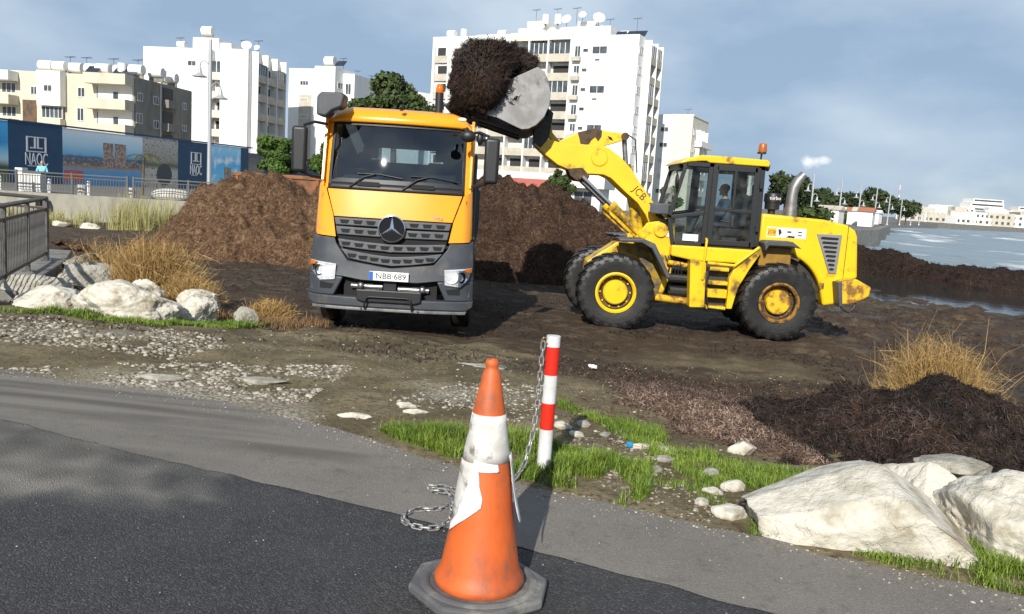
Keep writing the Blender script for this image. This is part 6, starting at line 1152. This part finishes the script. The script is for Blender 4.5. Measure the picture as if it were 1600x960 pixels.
for k, (x, y, s) in enumerate(((-22.3, 38.5, .8), (-20.8, 38.0, .45), (-19.3, 37.6, .5), (-23.5, 39.5, .5))): rock('boulder', 'white rock at the foot of the retaining wall', (x, y, th(x, y) + .1), (s, s * .6, s * .4), 50 + k, ROCK, 4, group='white rocks below the retaining wall')
# pale slabs poking through the mud
for k, (x, y, sx_, sy_, lb) in enumerate(((-1.05, 5.75, .13, .04, 'long flat white slab at the mud edge beside the grass'), (-.66, 5.98, .10, .045, 'short flat white slab at the mud edge beside the grass'), (-.74, 6.12, .09, .03, 'narrow white slab sunk in the mud behind the other slabs'), (1.0, 5.5, .20, .055, 'flat white driftwood like slab in the grass strip'), (-.3, 9.15, .28, .12, 'pale slab in the mud in front of the truck wheel'), (-2.0, 6.62, .24, .10, 'broad cream slab sunk in the mud at the asphalt edge'), (-2.75, 6.5, .2, .07, 'cracked cream slab at the asphalt edge near the pebbles'))):
    rock('slab', lb, (x, y, th(x, y) + .006), (sx_, sy_, .03), 60 + k, ROCK2 if x < -1.5 or y > 9 else ROCK, 4, rz=random.uniform(-.3, .1), cat='stone slab')
o = MB(); o.ico((0, 0, 0), .05, 2, (1.4, .8, .5), .25); tag(o.build('litter', WHITEP, loc=(1.09, 10.55, th(1.09, 10.55) + .05), rot=(.3, .2, 0)), 'crumpled white litter on the mud below the loader wheel', 'litter')
o = MB(); o.cyl((0, 0, 0), (0, 0, .018), .022, n=14); tag(o.build('bottle_cap', M('cap_blue', (.02, .25, .55), .4), loc=(.86, 5.5, th(.86, 5.5) + .012), rot=(.3, 0, 0)), 'blue plastic bottle cap in the grass strip', 'bottle cap')

# pebbles
def pebbles(name, n, samp, smin, smax, label, seed, zf=None):
    g = np.random.default_rng(seed); bm = bmesh.new(); bmesh.ops.create_icosphere(bm, subdivisions=1, radius=1); V = np.array([v.co[:] for v in bm.verts]); F = np.array([[v.index for v in f.verts] for f in bm.faces]); bm.free()
    x, y = samp(g, n); n = len(x); z = TH(x, y) if zf is None else zf(x, y); s = (smin + (smax - smin) * g.random(n) ** 3); sc = np.stack([s * (.8 + .7 * g.random(n)), s * (.7 + .4 * g.random(n)), s * (.4 + .3 * g.random(n))], -1)
    a = g.random(n) * 6.283; c, sn = np.cos(a), np.sin(a); jit_ = 1 + .25 * (g.random((n, len(V), 1)) - .5); Q = V[None] * sc[:, None] * jit_; Xr = Q[..., 0] * c[:, None] - Q[..., 1] * sn[:, None]; Yr = Q[..., 0] * sn[:, None] + Q[..., 1] * c[:, None]
    P = np.stack([Xr + x[:, None], Yr + y[:, None], Q[..., 2] + (z + sc[:, 2] * .02)[:, None]], -1).reshape(-1, 3); FF = (F[None] + (np.arange(n) * len(V))[:, None, None]).reshape(-1, 3)
    return np_mesh(name, P, FF, 3, M('pebble', (.11, .092, .066), .9, col2=(.44, .40, .33), attr='rnd'), rnd=np.repeat(g.random(n) ** 1.6, len(V)), kind='stuff', label=label, category='pebbles')
def inpoly(x, y, poly):
    r = np.zeros(len(x), bool); j = len(poly) - 1
    for i in range(len(poly)):
        (xi, yi), (xj, yj) = poly[i], poly[j]; r ^= ((yi > y) != (yj > y)) & (x < (xj - xi) * (y - yi) / (yj - yi + 1e-12) + xi); j = i
    return r
def polysamp(poly, thr=0., s=0, fs=2.5):
    def f(g, n):
        xs = [p[0] for p in poly]; ys = [p[1] for p in poly]; X = []; Y = []; c = 0
        for _ in range(40):
            x = g.uniform(min(xs), max(xs), n); y = g.uniform(min(ys), max(ys), n); k = inpoly(x, y, poly) & (fbm(x * fs, y * fs, s=s) > thr + .12 * (g.random(n) - .5)); X.append(x[k]); Y.append(y[k]); c += k.sum()
            if c > n: break
        return np.concatenate(X)[:n], np.concatenate(Y)[:n]
    return f
pebbles('pebbles', 4600, polysamp([(-5.9, 7.6), (-3.2, 7.5), (-2.8, 8.2), (-3.3, 9.3), (-5.2, 9.4), (-6.3, 9.3)], .40, 3, 1.6), .006, .036, 'band of white pebbles in front of the boulder pile', 1)
pebbles('pebbles', 3000, polysamp([(-4.1, 6.5), (-2.6, 6.2), (-1.5, 6.0), (-1.4, 7.6), (-2.6, 7.3), (-3.4, 6.9)], .42, 5, 1.8), .005, .030, 'pebbles along the asphalt edge in the wheel tracks', 2)
pebbles('pebbles', 1300, polysamp([(-1.0, 6.2), (.2, 6.0), (.4, 7.7), (-.5, 7.5)], .40, 7, 1.8), .004, .022, 'pale pebbles on the mud behind the traffic cone', 3)
pebbles('pebbles', 1500, polysamp([(.25, 5.3), (.8, 6.2), (1.5, 5.2), (2.0, 4.7), (1.7, 3.95), (1.1, 4.15), (.7, 4.4)], .38, 9), .004, .020, 'small pebbles scattered through the grass strip', 4)
pebbles('pebbles', 4000, lambda g, n: (g.uniform(-4, 7, n), g.uniform(5.5, 12, n)), .004, .018, 'tiny pale stones and shells scattered over the mud', 5)

def edge_crumbs(g, n):
    x = g.uniform(-4, 3, n); return x, ye(x) - np.abs(g.normal(0, .13, n)) + .03
pebbles('gravel', 1600, edge_crumbs, .0025, .010, 'fine gravel spilled along the edge of the footpath', 6, lambda x, y: np.full(len(x), .005))
pebbles('gravel', 700, lambda g, n: (g.uniform(-3.2, 2.4, n), g.uniform(2.4, 5.0, n)), .002, .006, 'tiny loose stones scattered over the asphalt', 7, lambda x, y: np.full(len(x), .005))
# ================================================================ grass, reeds, dry bushes
GRS = M('grass_green', (.035, .085, .008), .55, col2=(.22, .30, .04), attr='rnd', spec=.3); DRY = M('dry_stalk', (.22, .125, .035), .7, col2=(.55, .37, .14), attr='rnd'); REED = M('reed_yellow', (.20, .19, .06), .7, col2=(.50, .46, .20), attr='rnd')
def blades(x, y, z, h, w, lean, seed, curl=.6):
    g = np.random.default_rng(seed); n = len(x); a = g.random(n) * 6.283; d = np.stack([np.cos(a), np.sin(a), np.zeros(n)], -1); sd = np.stack([-np.sin(a), np.cos(a), np.zeros(n)], -1); H = (h * (.45 + .8 * g.random(n)))[:, None]; l = (lean * (.2 + g.random(n)))[:, None]; W = (w * (.6 + .7 * g.random(n)))[:, None]; B = np.stack([x, y, z], -1); up = np.array([[0, 0, 1.]])
    m = B + up * H * .55 + d * H * l * .35; t = B + up * H * (1 - .25 * l) + d * H * l
    V = np.stack([B - sd * W * .5, B + sd * W * .5, m + sd * W * .42, m - sd * W * .42, t + sd * W * .06, t - sd * W * .06], 1).reshape(-1, 3); o = np.arange(n)[:, None] * 6; F = np.concatenate([o + np.array([0, 1, 2, 3]), o + np.array([3, 2, 4, 5])], 0); return V, F, np.repeat(g.random(n), 6)
def grass(name, samp, n, h, w, lean, mat, seed, label, cat='grass', hs=None):
    g = np.random.default_rng(seed); x, y = samp(g, n); hh = h * (.15 + 1.7 * fbm(x * 4.5, y * 4.5, s=seed + 200)); V, F, r = blades(x, y, TH(x, y) - .01, hh, w, lean, seed); r = np.clip(r * .6 + np.repeat(fbm(x * 3, y * 3, s=seed + 400), 6) * .9 - .2, 0, 1); return np_mesh(name, V, F, 4, mat, rnd=r, kind='stuff', label=label, category=cat)
grass('grass', polysamp([(-.85, 5.45), (-.62, 5.2), (-.2, 4.85), (.1, 4.66), (.3, 4.55), (.72, 4.30), (.86, 4.6), (.92, 5.0), (.6, 5.25), (.3, 5.4), (-.2, 5.5)], .37, 1, 3), 15000, .095, .0055, .8, GRS, 1, 'lush green grass around the striped bollard')
grass('grass', polysamp([(.4, 6.8), (.85, 6.75), (1.15, 6.0), (1.5, 5.5), (2.1, 5.2), (1.75, 4.7), (1.2, 4.75), (1.0, 5.3), (.8, 5.9)], .45, 2, 2.4), 11000, .06, .0045, .9, GRS, 2, 'short patchy grass between the footpath and the dry seaweed')
grass('grass', polysamp([(.7, 4.35), (1.15, 4.12), (1.5, 3.98), (1.5, 4.7), (1.0, 5.0)], .56, 8, 3.5), 2200, .04, .004, .9, GRS, 12, 'sparse weeds on the gravel beside the footpath')
grass('grass', polysamp([(1.7, 3.86), (2.0, 3.72), (2.6, 3.44), (2.9, 3.6), (2.5, 4.1), (2.2, 4.05), (1.95, 3.95)], .34, 3, 3), 6000, .065, .0045, .9, GRS, 3, 'bright green grass below the white boulders')
grass('grass', polysamp([(2.15, 4.3), (2.35, 4.2), (2.45, 4.45), (2.3, 4.7)], .2, 3, 3), 700, .14, .005, .7, GRS, 13, 'tuft of grass between the two white boulders')
grass('grass', polysamp([(-6.8, 9.7), (-5.4, 9.65), (-4.2, 9.6), (-3.5, 10.2), (-3.4, 11.6), (-3.75, 11.7), (-4.1, 10.6), (-4.6, 10.1), (-6.8, 10.2)], .44, 4, 1.6), 12000, .085, .008, .8, GRS, 4, 'strip of green grass in front of the boulder pile')
grass('reeds', polysamp([(-20.2, 37.5), (-16.2, 36.5), (-15.2, 39), (-19.5, 41)], .46, 5, .8), 1900, 1.25, .016, .35, REED, 5, 'tall yellow reeds growing below the retaining wall', 'reeds')
grass('reeds', polysamp([(-25.5, 38.5), (-21, 37.5), (-20.5, 41), (-25, 41)], .50, 6, .8), 1700, .6, .016, .5, REED, 6, 'low yellow green weeds at the foot of the retaining wall', 'weeds')
def dry_bush(loc, rx, ry, rz, n, label, seed, w=.006, flop=.5):
    g = np.random.default_rng(seed); a = g.random(n) * 6.283; el = g.uniform(.05, 1.45, n); base = np.stack([g.normal(0, rx * .28, n), g.normal(0, ry * .28, n), np.zeros(n)], -1)
    d = np.stack([np.cos(a) * np.cos(el) * rx, np.sin(a) * np.cos(el) * ry, np.sin(el) * rz], -1) * (.55 + .5 * g.random(n))[:, None]; t1 = base + d * .5 + g.normal(0, .05, (n, 3)) * rz; t2 = base + d + g.normal(0, .10, (n, 3)) * rz - np.array([0, 0, 1]) * (flop * .12 * rz * g.random(n))[:, None]; t3 = t2 + g.normal(0, .16, (n, 3)) * rz
    V = []; pts = [base, t1, t2, t3]; sd = g.normal(size=(n, 3)); sd /= np.linalg.norm(sd, axis=1, keepdims=True)
    for k, p in enumerate(pts): ww = w * (1.2, .9, .7, .3)[k]; V += [p - sd * ww * .5, p + sd * ww * .5]
    V = np.stack(V, 1).reshape(-1, 3); o = np.arange(n)[:, None] * 8; F = np.concatenate([o + np.array([2 * k, 2 * k + 1, 2 * k + 3, 2 * k + 2]) for k in range(3)], 0); V[:, 2] = np.maximum(V[:, 2], -.05)
    b = tag(np_mesh('dry_bush', V, F, 4, DRY, rnd=np.repeat(g.random(n), 8)), label, 'dry bush'); b.location = loc; return b
dry_bush((4.72, 9.0, th(4.72, 9.0)), .55, .48, .82, 5000, 'round golden dry bush behind the black seaweed heap', 1, .005)
dry_bush((-5.95, 13.6, -.45), .68, .6, .92, 5200, 'tall golden dry bush rising from the boulder pile', 2, .008)
dry_bush((-5.1, 13.0, -.45), .45, .4, .5, 1800, 'low golden dry bush at the end of the boulder pile', 3, .008)
dry_bush((-3.7, 12.6, -.5), .36, .36, .30, 1500, 'brown dry bush between the boulder pile and the truck', 4, .008)
dry_bush((-7.3, 14.6, -.4), .5, .5, .8, 900, 'sparse dry stalks beside the striped boulders', 5, .007)
grass('dry_grass', polysamp([(-4.4, 11.4), (-3.0, 11.2), (-2.9, 13.2), (-4.2, 13.6)], .45, 7, 1.5), 2500, .16, .007, 1.0, M('dry_brown', (.10, .055, .022), .8, col2=(.30, .18, .08), attr='rnd'), 7, 'matted brown dry grass beside the truck wheel', 'dry grass')

# ================================================================ platform with railing on the left
PLM = CONC_D
pf = MB(); pf.prism([(-8.32, 15.35), (-6.95, 11.75), (-6.75, 11.2), (-16, 10.2), (-20, 16.5), (-9.2, 17.2)], -1.2, -.10, 'z'); tag(pf.build('concrete_platform', PLM, bevel=.02), 'raised concrete platform carrying the grey railing beside the boulders', 'platform')
RAILM = M('railing_metal', (.23, .225, .22), .38, .75, col2=(.13, .125, .12), scale=5, col3=(.08, .06, .045), scale3=5, lo3=.6, hi3=.75); RAILT = M('railing_dark', (.09, .08, .072), .45, .5)
def railing(pts, label, step=2.2):
    a, b = Vector(pts[0] + (0,)), Vector(pts[1] + (0,)); L_ = (b - a).length; r = thing('railing', label, 'railing', (a.x, a.y, -.10), math.atan2(b.y - a.y, b.x - a.x))
    n = max(1, round(L_ / step))
    for k in range(n + 1):
        x = k * L_ / n; p = MB(); p.box(x - .045, x - .02, -.03, .03, 0, 1.12); p.box(x + .02, x + .045, -.03, .03, 0, 1.12).box(x - .02, x + .02, -.02, .02, .5, .56); po = p.build('post', RAILM, r); MB().box(x - .1, x + .1, -.08, .08, 0, .015).build('base_plate', RAILM, po)
    MB().cyl((-.03, 0, 1.13), (L_ + .03, 0, 1.13), .035, n=14).build('handrail', RAILT, r, smooth=40); MB().box(0, L_, -.02, .02, .92, .96).build('rail', RAILT, r); MB().box(0, L_, -.02, .02, .12, .17).build('rail', RAILT, r)
    m = MB(); m.cyl((0, 0, .17), (0, 0, .92), .009, n=6); f = None; k = .11
    while k < L_ - .05:
        if f is None: f = m.build('baluster', RAILM, r, smooth=60); f.location = (k, 0, 0)
        else: o = bpy.data.objects.new('baluster', f.data); COL.objects.link(o); o.parent = r; o.location = (k, 0, 0)
        k += .115
    return r
railing(((-6.55, 10.0), (-8.52, 15.05)), 'grey metal railing with thin bars along the platform edge', 1.8)
railing(((-8.6, 15.2), (-13.5, 17.5)), 'grey metal railing turning away along the back of the platform', 2.2)

# ================================================================ people
def skin(name, pts, edges, rad, mat, parent, sub=2, extra=None):
    me = bpy.data.meshes.new(name); me.from_pydata(pts, edges, []); o = bpy.data.objects.new(name, me); COL.objects.link(o); q = o.modifiers.new('s', 'SKIN'); q.use_smooth_shade = True
    if not me.skin_vertices: pass
    for i, r in enumerate(rad): v = me.skin_vertices[0].data[i]; v.radius = (r, r) if not isinstance(r, tuple) else r; v.use_root = i == 0
    o.modifiers.new('u', 'SUBSURF').levels = sub; dg = bpy.context.evaluated_depsgraph_get(); dg.update(); m2 = bpy.data.meshes.new_from_object(o.evaluated_get(dg)); bpy.data.objects.remove(o); m2.name = name
    if extra:
        bm = bmesh.new(); bm.from_mesh(m2)
        for c, sc in extra: r_ = bmesh.ops.create_icosphere(bm, subdivisions=3, radius=1); bmesh.ops.scale(bm, vec=sc, verts=r_['verts']); bmesh.ops.translate(bm, vec=c, verts=r_['verts'])
        bm.to_mesh(m2); bm.free()
    m2.materials.clear(); return link(name, m2, mat, parent, smooth=180)
SKN = M('skin', (.50, .30, .20), .55)
def person(label, loc, rz, J, top, bottom, hair, sc=1.):
    """J: joints (facing -y): pelvis chest neck head, shoulder elbow wrist (l,r), hip knee ankle toe (l,r)"""
    p = thing('person', label, 'person', loc, rz); p.scale = (sc, sc, sc); H = Vector(J['head'])
    pts = [J['pelvis'], J['chest'], J['neck'], J['head']]; ed = [(0, 1), (1, 2), (2, 3)]; rad = [.12, .13, .055, .07]
    for s in 'lr':
        n = len(pts); pts += [J['sh' + s], J['el' + s], J['wr' + s]]; ed += [(1, n), (n, n + 1), (n + 1, n + 2)]; rad += [.055, .042, .028]; w = Vector(J['wr' + s]); d = (w - Vector(J['el' + s])).normalized(); sd = d.cross(Vector((0, 0, 1))).normalized(); pm = len(pts); pts.append(tuple(w + d * .06)); ed.append((n + 2, pm)); rad.append(.034)
        for f, ln in zip((-.03, -.01, .01, .03), (.07, .085, .08, .06)): k = len(pts); pts += [tuple(w + d * .10 + sd * f), tuple(w + d * (.10 + ln * .8) + sd * f - Vector((0, 0, .03)))]; ed += [(pm, k), (k, k + 1)]; rad += [.009, .008]
        k = len(pts); pts += [tuple(w + d * .06 + sd * .05)]; ed.append((pm, k)); rad.append(.011)
        n = len(pts); pts += [J['hip' + s], J['kn' + s], J['an' + s], J['to' + s]]; ed += [(0, n), (n, n + 1), (n + 1, n + 2), (n + 2, n + 3)]; rad += [.085, .06, .042, .035]
    ex = [(tuple(H + Vector((0, -.005, .03))), (.075, .095, .115)), (tuple(H + Vector((0, -.10, .015))), (.014, .025, .022)), (tuple(H + Vector((.076, .01, .02))), (.012, .022, .032)), (tuple(H + Vector((-.076, .01, .02))), (.012, .022, .032)), (tuple(H + Vector((0, -.085, -.04))), (.028, .014, .010)), (tuple(H + Vector((0, -.07, -.07))), (.04, .03, .025))]
    b = skin('body', pts, ed, rad, SKN, p, 2, ex)
    ep = MB()
    for s in (-.03, .03): ep.ico(tuple(H + Vector((s, -.090, .04))), .010, 1)
    ep.build('eyes', VOID, p, kind='stuff')
    skin('top', [J['pelvis'], tuple((Vector(J['pelvis']) + Vector(J['chest'])) / 2), J['chest'], tuple(Vector(J['neck']) - Vector((0, 0, .05))), J['shl'], J['ell'], J['wrl'], J['shr'], J['elr'], J['wrr']], [(0, 1), (1, 2), (2, 3), (2, 4), (4, 5), (5, 6), (2, 7), (7, 8), (8, 9)], [(.17, .13), (.165, .13), (.18, .14), .075, .085, .062, .045, .085, .062, .045], top, p)
    skin('trousers', [J['pelvis'], J['hipl'], J['knl'], J['anl'], J['hipr'], J['knr'], J['anr']], [(0, 1), (1, 2), (2, 3), (0, 4), (4, 5), (5, 6)], [.14, .105, .078, .06, .105, .078, .06], bottom, p)
    for s in 'lr': skin('shoe', [J['an' + s], tuple(Vector(J['to' + s]))], [(0, 1)], [.055, .045], BLACKP, p, 1)
    hm = MB(); hm.ico(tuple(H + Vector((0, .018, .065))), .09, 3, (.95, 1.05, .95)); ho = hm.build('hair', hair, p, smooth=180)
    for v in ho.data.vertices:
        if v.co.y < H.y - .045 and v.co.z < H.z + .10: v.co.y = H.y - .04
    return p
DH = M('dark_hair', (.025, .018, .013), .6); LH = M('fair_hair', (.35, .22, .10), .6)
JS = dict(pelvis=(0, 0, .22), chest=(0, -.02, .60), neck=(0, -.03, .80), head=(0, -.06, .92), shl=(.19, -.03, .70), ell=(.24, -.12, .44), wrl=(.14, -.36, .44), shr=(-.19, -.03, .70), elr=(-.24, -.12, .44), wrr=(-.14, -.36, .44), hipl=(.10, -.05, .18), knl=(.14, -.46, .22), anl=(.13, -.58, -.16), tol=(.13, -.72, -.19), hipr=(-.10, -.05, .18), knr=(-.14, -.46, .22), anr=(-.13, -.58, -.16), tor=(-.13, -.72, -.19))
person('driver in a blue jacket seated in the yellow loader cab', (3.45 + .62, 16.5, -.77 + 1.84), R(-90), JS, M('jacket_blue', (.035, .075, .13), .8), M('trouser_grey', (.05, .05, .06), .8), DH, .95)
JP = dict(pelvis=(0, 0, .92), chest=(0, -.02, 1.30), neck=(0, -.02, 1.47), head=(0, -.04, 1.60), shl=(.20, 0, 1.40), ell=(.27, -.02, 1.12), wrl=(.20, -.20, 1.0), shr=(-.20, 0, 1.40), elr=(-.28, -.02, 1.12), wrr=(-.22, -.18, 1.0), hipl=(.10, 0, .88), knl=(.11, -.03, .48), anl=(.11, .02, .09), tol=(.12, -.13, .04), hipr=(-.10, 0, .88), knr=(-.11, -.01, .48), anr=(-.11, .04, .09), tor=(-.12, -.11, .04))
person('person in a light blue top and dark trousers standing behind the white cabinet', (-26.75, 47.0, .1), R(20), JP, M('top_light_blue', (.22, .55, .66), .8), M('trouser_dark', (.02, .02, .025), .8), LH, .96)
